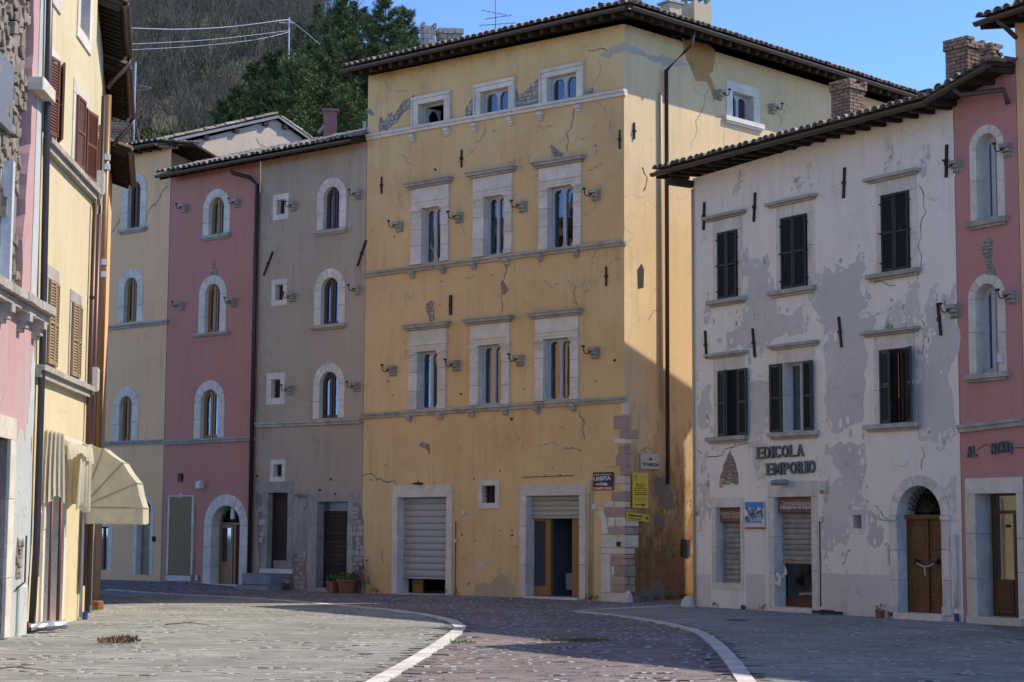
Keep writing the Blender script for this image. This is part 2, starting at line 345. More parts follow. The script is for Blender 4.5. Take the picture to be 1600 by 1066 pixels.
def stones(T, F, par, box, wd, mat, proud=.03, dep=.30, head='flat', nj=3, lint=None, sill=None, sillmat=None, nv=7, wr=None, jit=.004, name='jamb_stone', bottom=False):
    """stone dressing round an opening; returns the outline cut from the wall"""
    s0, s1, z0, z1 = box; wr = wd if wr is None else wr; g = .004; rr = random.Random(int(s0 * 977 + z0 * 131))
    zs = z1 if head == 'flat' else z1 - (s1 - s0) / 2
    for a, b in ((s0 - wd, s0), (s1, s1 + wr)):
        cuts = sorted([z0] + [z0 + (zs - z0) * ((i + 1) / nj + rr.uniform(-.12, .12) / nj) for i in range(nj - 1)] + [zs])
        for i in range(len(cuts) - 1):
            m = MB(); m.rect(F, a, b, cuts[i] + (g if i else 0), cuts[i + 1] - g * .5, -dep, proud + rr.uniform(-jit, jit), .008); T.part(name, m, mat, par)
    if head == 'flat':
        lh = lint or wd
        m = MB(); m.rect(F, s0 - wd, s1 + wr, z1, z1 + lh, -dep, proud + .002, .01); T.part('lintel', m, mat, par)
        out = [(s0 - wd, z0), (s1 + wr, z0), (s1 + wr, z1 + lh), (s0 - wd, z1 + lh)]
    else:
        c = (s0 + s1) / 2; r = (s1 - s0) / 2; R = r + wd
        for k in range(nv):
            a0 = PI * k / nv + .006; a1 = PI * (k + 1) / nv - .006; q = 3
            P = [(c + r * math.cos(a0 + (a1 - a0) * i / q), zs + r * math.sin(a0 + (a1 - a0) * i / q)) for i in range(q + 1)]
            Q = [(c + R * math.cos(a0 + (a1 - a0) * i / q), zs + R * math.sin(a0 + (a1 - a0) * i / q)) for i in range(q + 1)]
            m = MB(); m.prism(F, P[::-1] + Q, -dep, proud + rr.uniform(-jit, jit), .007); T.part('arch_stone', m, mat, par)
        out = [(s0 - wd, z0), (s1 + wd, z0)] + [(c + R * math.cos(PI * i / 16), zs + R * math.sin(PI * i / 16)) for i in range(17)]
    if bottom:
        m = MB(); m.rect(F, s0 - wd, s1 + wr, z0 - wd, z0, -dep, proud, .008); T.part('bottom_stone', m, mat, par)
        out = [(p[0], p[1] - wd if abs(p[1] - z0) < 1e-6 else p[1]) for p in out]
    if sill:
        e, h, pr = sill
        m = MB(); m.prism(F, [(s0 - wd - e, z0 - h), (s1 + wr + e, z0 - h), (s1 + wr + e, z0 - .002), (s0 - wd - e, z0 - .002)], -.2, pr, .014)
        m.rect(F, s0 - wd - e + .05, s1 + wr + e - .05, z0 - h * 1.5, z0 - h - .001, -.05, pr * .6, .01)
        T.part('sill', m, sillmat or mat, par)
    cx = sum(p[0] for p in out) / len(out); cz = sum(p[1] for p in out) / len(out); q = .012
    return [(p[0] + (q if p[0] < cx else -q), p[1] + (q if p[1] < cz else -q)) for p in out]
def octo(s0, s1, z0, z1, c, cb=None):
    cb = c if cb is None else cb
    return [(s0 + cb, z0), (s1 - cb, z0), (s1, z0 + cb), (s1, z1 - c * 1.5), (s1 - c * .45, z1 - c * .75), (s1 - c, z1), (s0 + c, z1), (s0 + c * .45, z1 - c * .75), (s0, z1 - c * 1.5), (s0, z0 + cb)]
def sash_window(T, F, box, style='ogee', o=-.15, fm=None, curtain=None, dark=True, name='window', label=None, door=False):
    """joinery of an opening (the part) + its panes; returns the part"""
    s0, s1, z0, z1 = box; fm = fm or M['frame_blue']; m = MB(); panes = []
    c = (s0 + s1) / 2; W = s1 - s0
    if style == 'ogee':
        f = .025; m.plate(F, rc(s0, s1, z0, z1), [rc(s0 + f, c - .012, z0 + f, z1 - f), rc(c + .012, s1 - f, z0 + f, z1 - f)], o, .07, outer_edge=False)
        for a, b in ((s0 + f, c - .005), (c + .005, s1 - f)):
            q = .034; h = octo(a + q, b - q, z0 + f + q, z1 - f - q, min(.12, (b - a - 2 * q) * .2))
            m.plate(F, rc(a, b, z0 + f, z1 - f), [h], o + .02, .05, outer_edge=True); panes.append(rc(a + q - .02, b - q + .02, z0 + f + .03, z1 - f - .03))
    elif style == 'arch':
        f = .04; r = W / 2; zs = z1 - r
        def half(sgn, ins):
            a = ins; R = r - ins; P = []
            for i in range(8):
                t = PI / 2 * i / 7; x = R * math.cos(t); P.append((max(x, .03 + (ins if ins > f else 0) * .6), zs + R * math.sin(t)))
            x0 = .03 + (ins * .6 if ins > f else 0); P = [(x0, z0 + ins), (R, z0 + ins)] + [p for p in P if p[0] > x0 + 1e-4] + [(x0, zs + math.sqrt(max(0, R * R - x0 * x0)))]
            return [(c + sgn * x, z) for x, z in P]
        hs = [half(-1, .10)[::-1], half(1, .10)]
        m.plate(F, arch(s0, s1, z0, z1, 14), hs, o, .06)
        m.rect(F, c - .025, c + .025, z0 + .02, z1 - .02, o, o + .025); panes.append(arch(s0 + .02, s1 - .02, z0 + .02, z1 - .02))
    elif style == 'plain':
        f = .05; hs = [rc(s0 + f, c - f * .7, z0 + f, z1 - f), rc(c + f * .7, s1 - f, z0 + f, z1 - f)] if W > .45 else [rc(s0 + f, s1 - f, z0 + f, z1 - f)]
        m.plate(F, rc(s0, s1, z0, z1), hs, o, .06); panes.append(rc(s0 + .02, s1 - .02, z0 + .02, z1 - .02))
    w_ = T.part(name, m, fm, label=label)
    for p in panes:
        g = MB(); g.face([F.w(a, b, o - .03) for a, b in p]); T.part('pane', g, M['glass'], w_)
    if curtain:
        for (a, b, mat) in curtain:
            g = MB(); n = 24; x0 = s0 + W * a; x1 = s0 + W * b
            for i in range(n):
                p = x0 + (x1 - x0) * i / n; q = x0 + (x1 - x0) * (i + 1) / n; da = .02 * math.sin(i * 1.3); db = .02 * math.sin((i + 1) * 1.3)
                g.face([F.w(p, z0, o - .12 + da), F.w(q, z0, o - .12 + db), F.w(q, z1, o - .12 + db), F.w(p, z1, o - .12 + da)])
            T.part('curtain', g, M[mat], w_)
    return w_
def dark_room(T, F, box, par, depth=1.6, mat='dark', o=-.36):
    """near-black box behind an opening, its colour giving the look of an unlit room"""
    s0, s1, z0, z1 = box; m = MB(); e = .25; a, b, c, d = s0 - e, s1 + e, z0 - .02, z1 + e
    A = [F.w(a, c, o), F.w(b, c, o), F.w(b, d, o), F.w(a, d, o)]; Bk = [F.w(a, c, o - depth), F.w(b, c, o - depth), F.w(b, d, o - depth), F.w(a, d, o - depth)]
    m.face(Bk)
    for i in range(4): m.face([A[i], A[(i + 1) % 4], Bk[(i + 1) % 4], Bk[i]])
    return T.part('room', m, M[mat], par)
def leaf(T, par, F, hinge, wd, z0, z1, ang, mat, side=1, o=.02, name='shutter'):
    """louvred shutter leaf swung by ang degrees; side=1 hinged at its left edge"""
    G = F.sub(hinge, o, ang if side > 0 else ang); m = MB(); t = .035; b = .05
    a0, a1 = (0, wd) if side > 0 else (-wd, 0)
    m.rect(G, a0, a0 + b, z0, z1, 0, t, .004, True); m.rect(G, a1 - b, a1, z0, z1, 0, t, .004, True); zm = (z0 + z1) / 2
    for za, zb in ((z0, z0 + b), (z1 - b, z1), (zm - b / 2, zm + b / 2)): m.rect(G, a0 + b, a1 - b, za, zb, 0.002, t - .002, .003, True)
    z = z0 + b + .01
    while z < z1 - b - .02:
        if not (zm - b < z < zm + b / 2):
            m.face([G.w(a0 + b, z, t - .005), G.w(a1 - b, z, t - .005), G.w(a1 - b, z + .045, .004), G.w(a0 + b, z + .045, .004)])
            m.face([G.w(a0 + b, z, t - .005), G.w(a1 - b, z, t - .005), G.w(a1 - b, z - .008, t - .008), G.w(a0 + b, z - .008, t - .008)])
        z += .048
    s = T.part(name, m, M[mat], par)
    return s
def leaf_hinges(T, F, s, z0, z1, par):
    for q in (.12, .5, .88):
        m = MB(); z = z0 + (z1 - z0) * q; m.rect(F, s - .03, s + .03, z - .012, z + .012, .0, .075, .003); T.part('hinge', m, M['iron'], par)
def roller(T, F, box, o=-.24, pitch=.115, mat='roller', name='roller_shutter', label=None):
    s0, s1, z0, z1 = box; m = MB(); m.rect(F, s0, s0 + .03, z0, z1, o - .02, o + .05); m.rect(F, s1 - .03, s1, z0, z1, o - .02, o + .05); m.rect(F, s0 + .03, s1 - .03, z0, z0 + .05, o, o + .035)
    par = T.part(name, m, M[mat], label=label); n = max(1, int(round((z1 - z0 - .05) / pitch))); p = (z1 - z0 - .05) / n
    mb = MB(); W = s1 - s0 - .06; prof = [(0, .0), (.12, .022), (.35, .03), (.65, .03), (.88, .022), (1, .0)]
    for i in range(5):
        (a, oa), (b, ob) = prof[i], prof[i + 1]
        mb.face([(0, oa, a * p), (W, oa, a * p), (W, ob, b * p), (0, ob, b * p)])
    mb.face([(0, 0, p - .004), (W, 0, p - .004), (W, -.01, p), (0, -.01, p)])
    me = mb.data('roller_slat', M[mat], smooth=False)
    for i in range(n): T.put('slat', me, fmat(F, s0 + .03, z0 + .05 + i * p, o), par)
    return par
def slope_poly(F, a, b, wd):
    """strip outline between two wall points, wd tall"""
    return [(a[0], a[1] - wd), (b[0], b[1] - wd), b, a]
def course(T, F, a, b, h=.16, pr=.10, mat='stone_old', name='string_course'):
    (sa, za), (sb, zb) = a, b; n = max(1, int((sb - sa) / 1.15)); rr = random.Random(int(sa * 31 + za * 7)); cuts = [0] + [(i + rr.uniform(-.2, .2)) / n for i in range(1, n)] + [1]
    base = None
    for i in range(n):
        t0, t1 = cuts[i], cuts[i + 1]; s0 = sa + (sb - sa) * t0 + (.003 if i else 0); s1 = sa + (sb - sa) * t1; y0 = za + (zb - za) * t0; y1 = za + (zb - za) * t1; d = rr.uniform(-.006, .006)
        m = MB(); m.prism(F, [(s0, y0 - h * .45), (s1, y1 - h * .45), (s1, y1), (s0, y0)], -.05, pr + d, .014); m.prism(F, [(s0, y0 - h), (s1, y1 - h), (s1, y1 - h * .45 - .001), (s0, y0 - h * .45 - .001)], -.05, pr * .62 + d, .012)
        if base is None: base = T.part(name, m, M[mat])
        else: T.part('course_stone', m, M[mat], base)
    return base
def corbel(T, F, s, z, wd=.15, h=.2, pr=.13, mat='stone', par=None):
    m = MB(); m.rect(F, s - wd / 2, s + wd / 2, z - h * .45, z, -.03, pr, .01); m.rect(F, s - wd / 2 + .008, s + wd / 2 - .008, z - h * .8, z - h * .45, -.03, pr * .7, .012); m.rect(F, s - wd / 2 + .014, s + wd / 2 - .014, z - h, z - h * .8, -.03, pr * .4, .01)
    return T.part('corbel', m, M[mat], par)
def jag(pts, it=4, amp=.16, seed=0, closed=True):
    rr = random.Random(seed); P = list(pts)
    for k in range(it):
        Q = []; n = len(P)
        for i in range(n if closed else n - 1):
            a, b = P[i], P[(i + 1) % n]; dx, dz = b[0] - a[0], b[1] - a[1]; j = rr.uniform(-amp, amp)
            Q += [a, ((a[0] + b[0]) / 2 - dz * j, (a[1] + b[1]) / 2 + dx * j)]
        if not closed: Q.append(P[-1])
        P = Q
    return P
def patch(T, F, pxs, mat='patch_grey', o=.004, it=3, amp=.14, seed=1, name='render_patch', world=False):
    P = pxs if world else [F.px(*p) for p in pxs]; P = jag(P, it, amp, seed); m = MB()
    m.plate(F, P, [], o, o + .01, outer_edge=True); return T.part(name, m, M[mat])
def crack(T, F, pxs, wd=.022, mat='mortar', o=.003, seed=1, it=3, amp=.2, name='crack'):
    P = jag([F.px(*p) for p in pxs], it, amp, seed, False); rr = random.Random(seed); m = MB(); n = len(P); L = []; R = []
    for i, p in enumerate(P):
        a = P[max(0, i - 1)]; b = P[min(n - 1, i + 1)]; dx, dz = b[0] - a[0], b[1] - a[1]; l = math.hypot(dx, dz) or 1
        k = wd * rr.uniform(.3, 1) * (1 if 0 < i < n - 1 else .15) / 2; L.append((p[0] - dz / l * k, p[1] + dx / l * k)); R.append((p[0] + dz / l * k, p[1] - dx / l * k))
    for i in range(n - 1): m.face([F.w(*L[i], o), F.w(*R[i], o), F.w(*R[i + 1], o), F.w(*L[i + 1], o)])
    return T.part(name, m, M[mat])
def bare_masonry(T, F, pxs, seed=1, size=.13, stone='stone_old', bed='mortar', name='bare_masonry', o=.004, it=2, world=False, relief=(.012, .04), jt=.12):
    """a gap in the plaster: mortar bed with separate rough stones standing in it"""
    P = jag(pxs if world else [F.px(*p) for p in pxs], it, .12, seed); m = MB(); m.plate(F, P, [], o, .01 if world else o + .01, outer_edge=True); base = T.part(name, m, M[bed])
    rr = random.Random(seed); xs = [p[0] for p in P]; zs = [p[1] for p in P]; z = min(zs)
    def inside(s, y):
        c = False; n = len(P); j = n - 1
        for i in range(n):
            if (P[i][1] > y) != (P[j][1] > y) and s < (P[j][0] - P[i][0]) * (y - P[i][1]) / (P[j][1] - P[i][1]) + P[i][0]: c = not c
            j = i
        return c
    while z < max(zs):
        h = size * rr.uniform(.6, 1.1); s = min(xs) - rr.random() * size
        while s < max(xs):
            wd = size * rr.uniform(.7, 1.8)
            if inside(s + wd / 2, z + h / 2) and inside(s + .02, z + h / 2) and inside(s + wd - .02, z + h / 2) and rr.random() < .93:
                j = lambda: rr.uniform(-jt, jt) * h
                q = [(s + .01 + j(), z + .008 + j()), (s + wd * .5, z + .006 + j() * .5), (s + wd - .012 + j(), z + .008 + j()), (s + wd - .01 + j() * .5, z + h * .5), (s + wd - .012 + j(), z + h - .008 + j()), (s + wd * .5, z + h - .006 + j() * .5), (s + .012 + j(), z + h - .008 + j()), (s + .008, z + h * .5)]
                mm = MB(); mm.prism(F, q, o - .002, o + rr.uniform(*relief), .012); T.part('stone', mm, M[stone], base)
            s += wd
        z += h
    return base
def bracket_mesh():
    a = MB(); a.rect(LF, -.11, .11, .06, .14, 0, .20, .012); a.rect(LF, -.10, .10, -.02, .06, 0, .16, .02); a.rect(LF, -.08, .08, -.10, -.02, 0, .10, .02); a.rect(LF, -.13, .13, -.12, .15, 0, .03, .008)
    b = MB(); b.tube([(.0, .14, .05), (-.03, .2, .02), (-.08, .22, -.01), (-.14, .22, .0), (-.18, .22, .05), (-.19, .22, .12), (-.20, .22, .17)], .013, 6)
    b.tube([(-.24, .22, .175), (-.16, .22, .17)], .025, 6); b.tube([(-.06, .2, .0), (-.06, .2, .06)], .01, 5)
    return a.data('torch_bracket', M['greystone']), b.data('iron_hook', M['iron'])
BRA, BRH = bracket_mesh()
def bracket(T, F, u, v, sc=1.0, mirror=1):
    s, z = F.px(u, v); b = T.put('torch_bracket', BRA, fmat(F, s, z, .0, sc, mirror)); h = link('iron_hook', BRH, b)
    return b
def anchor(T, F, u, v, length=.62, tilt=0.0, wd=.04):
    s, z = F.px(u, v); G = MB(); a = math.radians(tilt); dx, dz = math.sin(a) * length / 2, math.cos(a) * length / 2; k = wd / 2
    G.prism(F, [(s - dx - k, z - dz), (s - dx + k, z - dz), (s + dx + k, z + dz), (s + dx - k, z + dz)], .0, .045, .004)
    G.rect(F, s - .035, s + .035, z - .03, z + .03, .0, .065, .005)
    return T.part('wall_anchor', G, M['iron'])

# ------------------------------------------------------------------ roofs
def tile_mesh():
    m = MB(); n = 6; L = .46; v = []
    for y, r, zz in ((-.02, .098, .0), (L, .078, .02)):
        for rr in (r, r - .016):
            for i in range(n + 1):
                a = PI * i / n; m.v.append((math.cos(a) * rr, y, math.sin(a) * rr * .85 + zz))
    k = n + 1
    for i in range(n):
        for q in ((0, 2), (1, 3)): m.f.append((q[0] * k + i, q[0] * k + i + 1, q[1] * k + i + 1, q[1] * k + i))
        for q in ((0, 1), (2, 3)): m.f.append((q[0] * k + i, q[0] * k + i + 1, q[1] * k + i + 1, q[1] * k + i))
    for i in (0, n): m.f.append((i, k + i, 3 * k + i, 2 * k + i))
    m.mi = [0] * len(m.f); return m
TILE = tile_mesh(); TILES = {}
def tiled_plane(T, roof, e0, e1, up, rows_obj, rows_all, mat, pitch=.205, name='roof_tile', clip=None, seed=0):
    """tiles on the plane through eave e0->e1 climbing along up; the first rows singly, the rest in one piece"""
    rr = random.Random(seed); u = (e1 - e0); L = u.length; u.normalize(); y = up.normalized(); nrm = u.cross(y); nrm = nrm if nrm.z > 0 else -nrm
    if mat not in TILES: TILES[mat] = TILE.data('roof_tile', M[mat])
    n = int(L / pitch); ex = MB(); ch = MB(); sp = .37
    for r in range(rows_all):
        for i in range(n):
            q = (i + .5) / n * L
            if clip and not clip(q / L, r * sp): continue
            p = e0 + u * (q + rr.uniform(-.012, .012)) + y * (r * sp - .05 + rr.uniform(-.025, .025)) + nrm * (.035 + rr.uniform(0, .016))
            yaw = rr.gauss(0, .045); pt = -.055 + rr.gauss(0, .012)
            Y = (y + u * yaw + nrm * pt).normalized(); X = (u - Y * u.dot(Y)).normalized(); Z = X.cross(Y); Z = Z if Z.dot(nrm) > 0 else -Z
            if r < rows_obj:
                Mx = Matrix(((X.x, Y.x, Z.x, p.x), (X.y, Y.y, Z.y, p.y), (X.z, Y.z, Z.z, p.z), (0, 0, 0, 1))); T.put(name, TILES[mat], Mx, roof)
            else:
                b = len(ex.v); ex.v += [tuple(p + X * a + Y * c + Z * d) for a, c, d in TILE.v]; ex.f += [tuple(b + k for k in f) for f in TILE.f]; ex.mi += [0] * len(TILE.f)
            # channel tile between covers
            pc = p + X * pitch / 2 - Z * .004; b = len(ch.v)
            ch.v += [tuple(pc + X * (-a) + Y * (c + .02) - Z * (d * .6 - .05)) for a, c, d in TILE.v]; ch.f += [tuple(b + k for k in f) for f in TILE.f]; ch.mi += [0] * len(TILE.f)
    if ex.f: T.part('upper_tiles', ex, M[mat], roof, kind='stuff')
    if ch.f: T.part('channel_tiles', ch, M[mat], roof, kind='stuff')
def eave_roof(T, F, a, b, over, slope, run, mat, rows_obj=1, rows_all=4, rafters=.42, endl=.0, endr=.0, gut='gutter', thick=.07, seed=0, tiles=True, rh=.13, rw=.09, drop=0.0, backz=None):
    """pitched roof over a facade. a, b: (s, z) of the eave underside at each end; over = overhang"""
    (sa, za), (sb, zb) = a, b; sa -= endl; sb += endr
    e0, e1 = F.w(sa, za, over), F.w(sb, zb, over); r0, r1 = F.w(sa, za + slope * (run + over), -run), F.w(sb, zb + slope * (run + over), -run)
    m = MB(); t = Vector((0, 0, thick)); k0, k1 = F.w(sa, za - .1 if backz is None else backz, -2 * run), F.w(sb, zb - .1 if backz is None else backz, -2 * run)
    m.face([e0, e1, r1, r0]); m.face([e0 + t, e1 + t, r1 + t, r0 + t]); m.face([e0, e1, e1 + t, e0 + t]); m.face([e0, r0, r0 + t, e0 + t]); m.face([e1, r1, r1 + t, e1 + t])
    m.face([r0, r1, k1, k0]); m.face([r0 + t, r1 + t, k1 + t, k0 + t]); m.face([r0, r0 + t, k0 + t, k0]); m.face([r1, r1 + t, k1 + t, k1])
    roof = T.part('roof', m, M['wood_dark'])
    up = (r0 - e0); up = Vector((up.x, up.y, up.z)) ; h = Vector((-F.n.x, -F.n.y, slope)).normalized()
    if rafters:
        n = int((sb - sa) / rafters); rme = None
        # underside beams: one shared mesh laid down the slope
        q = MB(); Lr = over + .25; q.rect(LF, -rw / 2, rw / 2, -rh, 0, 0, Lr, .01, True)
        me = q.data('rafter', M['wood_dark'])
        for i in range(n + 1):
            s = sa + .06 + (sb - sa - .12) * i / n; z = za + (zb - za) * (s - sa) / (sb - sa); p = F.w(s, z, over - .03) - Vector((0, 0, .003))
            X = Vector((F.u.x, F.u.y, 0)); Z = X.cross(h); Z = Z if Z.z > 0 else -Z
            T.put('rafter', me, Matrix(((X.x, h.x, Z.x, p.x), (X.y, h.y, Z.y, p.y), (X.z, h.z, Z.z, p.z), (0, 0, 0, 1))), roof)
    if tiles: tiled_plane(T, roof, e0 + t, e1 + t, h, rows_obj, rows_all, mat, seed=seed)
    if gut:
        g = MB(); c0 = F.w(sa, za - .0 + .01, over + .07); c1 = F.w(sb, zb + .01, over + .07); r = .075; prv = None; nn = 8
        N_ = Vector((F.n.x, F.n.y, 0))
        for i in range(nn + 1):
            an = PI + PI * i / nn; off = N_ * math.cos(an) * r + Vector((0, 0, math.sin(an) * r)); of2 = N_ * math.cos(an) * (r - .008) + Vector((0, 0, math.sin(an) * (r - .008)))
            cur = (c0 + off, c1 + off, c0 + of2, c1 + of2)
            if prv: g.face([prv[0], prv[1], cur[1], cur[0]]); g.face([prv[2], prv[3], cur[3], cur[2]])
            prv = cur
        g.face([c0 + N_ * math.cos(PI + PI * i / nn) * r + Vector((0, 0, math.sin(PI + PI * i / nn) * r)) for i in range(nn + 1)])
        g.face([c1 + N_ * math.cos(PI + PI * i / nn) * r + Vector((0, 0, math.sin(PI + PI * i / nn) * r)) for i in range(nn + 1)])
        T.part('gutter', g, M[gut], roof)
    return roof
def chimney(T, roof, x, y, zb, zt, sx, sy, rot, mat, cap=True, bricks=False, name='chimney', ruined=False, seed=0, z_course=.075):
    """rendered stack with a cap, or a stack laid brick by brick"""
    X = Vector((math.cos(rot), math.sin(rot), 0)); Y = Vector((-X.y, X.x, 0)); rr = random.Random(seed); m = MB()
    if not bricks:
        m.wbox((x, y, (zb + zt) / 2), X, Y, (0, 0, 1), sx, sy, zt - zb)
        c = T.part(name, m, M[mat], roof)
        if cap:
            k = MB(); k.wbox((x, y, zt + .03), X, Y, (0, 0, 1), sx + .12, sy + .12, .06); T.part(name + '_cap', k, M['stone_old' if mat != 'pinkstack' else 'brick'], roof)
        return c
    m.wbox((x, y, (zb + zt) / 2 - .04), X, Y, (0, 0, 1), sx - .05, sy - .05, zt - zb - .08); z = zb; i = 0
    while z < zt - .02:
        e = .03 if z > zt - .26 else 0
        for (A, Bv, La, Lb) in ((X, Y, sx, sy), (Y, X, sy, sx)):
            for sgn in (-1, 1):
                q = -La / 2 - e - (.12 if i % 2 else 0)
                while q < La / 2 + e - .02:
                    a, b = max(q, -La / 2 - e), min(q + .235, La / 2 + e)
                    if b - a > .04 and not (ruined and z > zt - .22 and rr.random() < .45):
                        m.wbox(Vector((x, y, z + z_course / 2)) + A * (a + b) / 2 + Bv * sgn * (Lb / 2 - .03 + e + rr.uniform(-.006, .006)), A, Bv, (0, 0, 1), b - a - .012, .08, z_course - .014, 0)
                    q += .245
        z += z_course; i += 1
    return T.part(name, m, M[mat], roof)
def pipe(T, F, pts, r, mat, name='downpipe', par=None, clamps=0, lbl=None):
    m = MB(); P = [F.w(*p) for p in pts]; m.tube(P, r, 8); d = T.part(name, m, M[mat], par, smooth=True)
    for i in range(clamps):
        k = MB(); t = (i + .5) / clamps; a = P[0].lerp(P[-1], t); k.tube([a - Vector((0, 0, .02)), a + Vector((0, 0, .02))], r * 1.25, 8); T.part('pipe_clamp', k, M['iron'], d if par is None else par)
    return d
def text(T, body, F, s, z, o, wd, ht, mat, name='letter', ext=.012, bold=0.0, slant=0.0, par=None, rot=0.0, org=None):
    """lettering set flat on a wall: lower left corner at (s, z), fitted to wd x ht"""
    cu = bpy.data.curves.new(name, 'FONT'); cu.body = body; cu.size = 1; cu.extrude = 0; cu.offset = bold; cu.resolution_u = 3
    ob = bpy.data.objects.new(name, cu); me = bpy.data.meshes.new_from_object(ob); bpy.data.objects.remove(ob)
    co_ = np.empty(len(me.vertices) * 3); me.vertices.foreach_get('co', co_); co_ = co_.reshape(-1, 3)
    x0, x1, y0, y1 = co_[:, 0].min(), co_[:, 0].max(), co_[:, 1].min(), co_[:, 1].max(); m = MB()
    def tr(c, oo):
        a = (c[0] - x0) / (x1 - x0) * wd; b = (c[1] - y0) / (y1 - y0) * ht
        return tuple(F.w(s + a, z + b + slant * a, oo))
    nv = len(co_); m.v = [tr(c, o) for c in co_] + [tr(c, o - ext) for c in co_]; ec = {}
    for p in me.polygons:
        vs = list(p.vertices); m.f.append(tuple(vs)); m.mi.append(0)
        for i in range(len(vs)):
            a, b = vs[i], vs[(i + 1) % len(vs)]; ec[(a, b)] = 1
    for (a, b) in list(ec):
        if (b, a) not in ec: m.f.append((a, b, b + nv, a + nv)); m.mi.append(0)
    bpy.data.meshes.remove(me); bpy.data.curves.remove(cu)
    return T.part(name, m, M[mat], par)

# ================================================================== GROUND
def sheet(name, xs, ys, mat, dz=0.0):
    m = MB(); nx, ny = len(xs), len(ys)
    for y in ys:
        for x in xs: m.v.append((x, y, gz(x, y) + dz))
    for j in range(ny - 1):
        for i in range(nx - 1): a = j * nx + i; m.f.append((a, a + 1, a + nx + 1, a + nx)); m.mi.append(0)
    return single(name, m, mat, None, None, (0, 0, 0), kind='structure')
def groundmat(name, c, c2):
    m, nt, p = newmat(name); P = pos(nt)
    a = mix(nt, ramp(nt, noise(nt, P, .8, 7, .7), [(.35, 0), (.65, 1)]), c, c2); a = mix(nt, ramp(nt, noise(nt, P, 25, 4, .7), [(.4, .5), (.6, 0)]), a, mul(c2, .5))
    nt.links.new(a, p.inputs['Base Color']); p.inputs['Roughness'].default_value = .95; bump(nt, p, noise(nt, P, 20, 6, .7), .6, .02); return m
GM = groundmat('joint_sand', (.26, .24, .20), (.18, .165, .14))
sheet('ground', [-400, -150, -60, -20] + [x * 1.0 for x in range(-18, 21)] + [30, 80, 300], [-20, 0, 8, 12] + [x * 1.0 for x in range(14, 60)] + [70, 100, 300, 900], GM, -.012)

# kerb curves of the two pale paving bands, as seen and laid on the ground
def smooth(pts, n=12):
    out = []
    for i in range(len(pts) - 1):
        p0, p1, p2, p3 = pts[max(i - 1, 0)], pts[i], pts[i + 1], pts[min(i + 2, len(pts) - 1)]
        for k in range(n):
            t = k / n; out.append(.5 * ((2 * p1) + (-p0 + p2) * t + (2 * p0 - 5 * p1 + 4 * p2 - p3) * t * t + (-p0 + 3 * p1 - 3 * p2 + p3) * t ** 3))
    return out + [pts[-1]]
BL = [gnd(*p, .0) for p in ((590, 1064), (640, 1036), (690, 1005), (716, 985), (716, 977), (700, 969), (655, 959.5), (590, 951.5), (500, 943.5), (400, 935.5), (280, 929.5), (150, 923.5))]
_d = (BL[0] - BL[1]).normalized(); BL = [BL[0] + _d * 9, BL[0] + _d * 4] + BL; BLs = smooth(BL)
BR = [gnd(*p, .0) for p in ((1165, 1064), (1145, 1035), (1120, 1008), (1095, 990), (1060, 979), (1000, 967), (950, 960.5), (898, 956))]
_d = (BR[0] - BR[1]).normalized(); BR = [BR[0] + _d * 9, BR[0] + _d * 4] + BR; BRs = smooth(BR)
BR2 = [gnd(*p, .0) for p in ((898, 955), (960, 951.5), (1075, 945.5))]
def band(name, pts, wd, label, seglen=.55):
    L = [0]
    for a, b in zip(pts, pts[1:]): L.append(L[-1] + (b - a).length)
    P = np.array([[p.x, p.y] for p in pts]); base = None; n = int(L[-1] / seglen); root = None; rr = random.Random(len(pts))
    for i in range(n):
        q = []
        for t in (i * seglen + .010, (i + .5) * seglen, (i + 1) * seglen - .006):
            x = np.interp(t, L, P[:, 0]); y = np.interp(t, L, P[:, 1]); x2 = np.interp(t + .05, L, P[:, 0]); y2 = np.interp(t + .05, L, P[:, 1]); x1 = np.interp(t - .05, L, P[:, 0]); y1 = np.interp(t - .05, L, P[:, 1])
            d = Vector((x2 - x1, y2 - y1)).normalized(); q.append((Vector((x, y)), Vector((-d.y, d.x))))
        zt = .013 + rr.uniform(-.002, .002); m = MB(); lft = [p + nn * wd / 2 for p, nn in q]; rgt = [p - nn * wd / 2 for p, nn in q]
        top = [Vector((p.x, p.y, gz(p.x, p.y) + zt)) for p in lft + rgt[::-1]]; m.face(top)
        for k in range(6): a, b = top[k], top[(k + 1) % 6]; m.face([a, b, b - Vector((0, 0, .06)), a - Vector((0, 0, .06))])
        if base is None: base = link(name, m.data(name, M['bandstone']), None, 'structure')
        else: link('band_stone', m.data('band_stone', M['bandstone']), base)
    return base
M['bandstone'] = rough('pale_paving_stone', (.74, .71, .66), (.54, .51, .46), 4, .18, .3, .8)
band('paving_band', BLs, .20, ''); band('paving_band', BRs, .20, ''); band('paving_band', smooth(BR2, 8), .13, '')

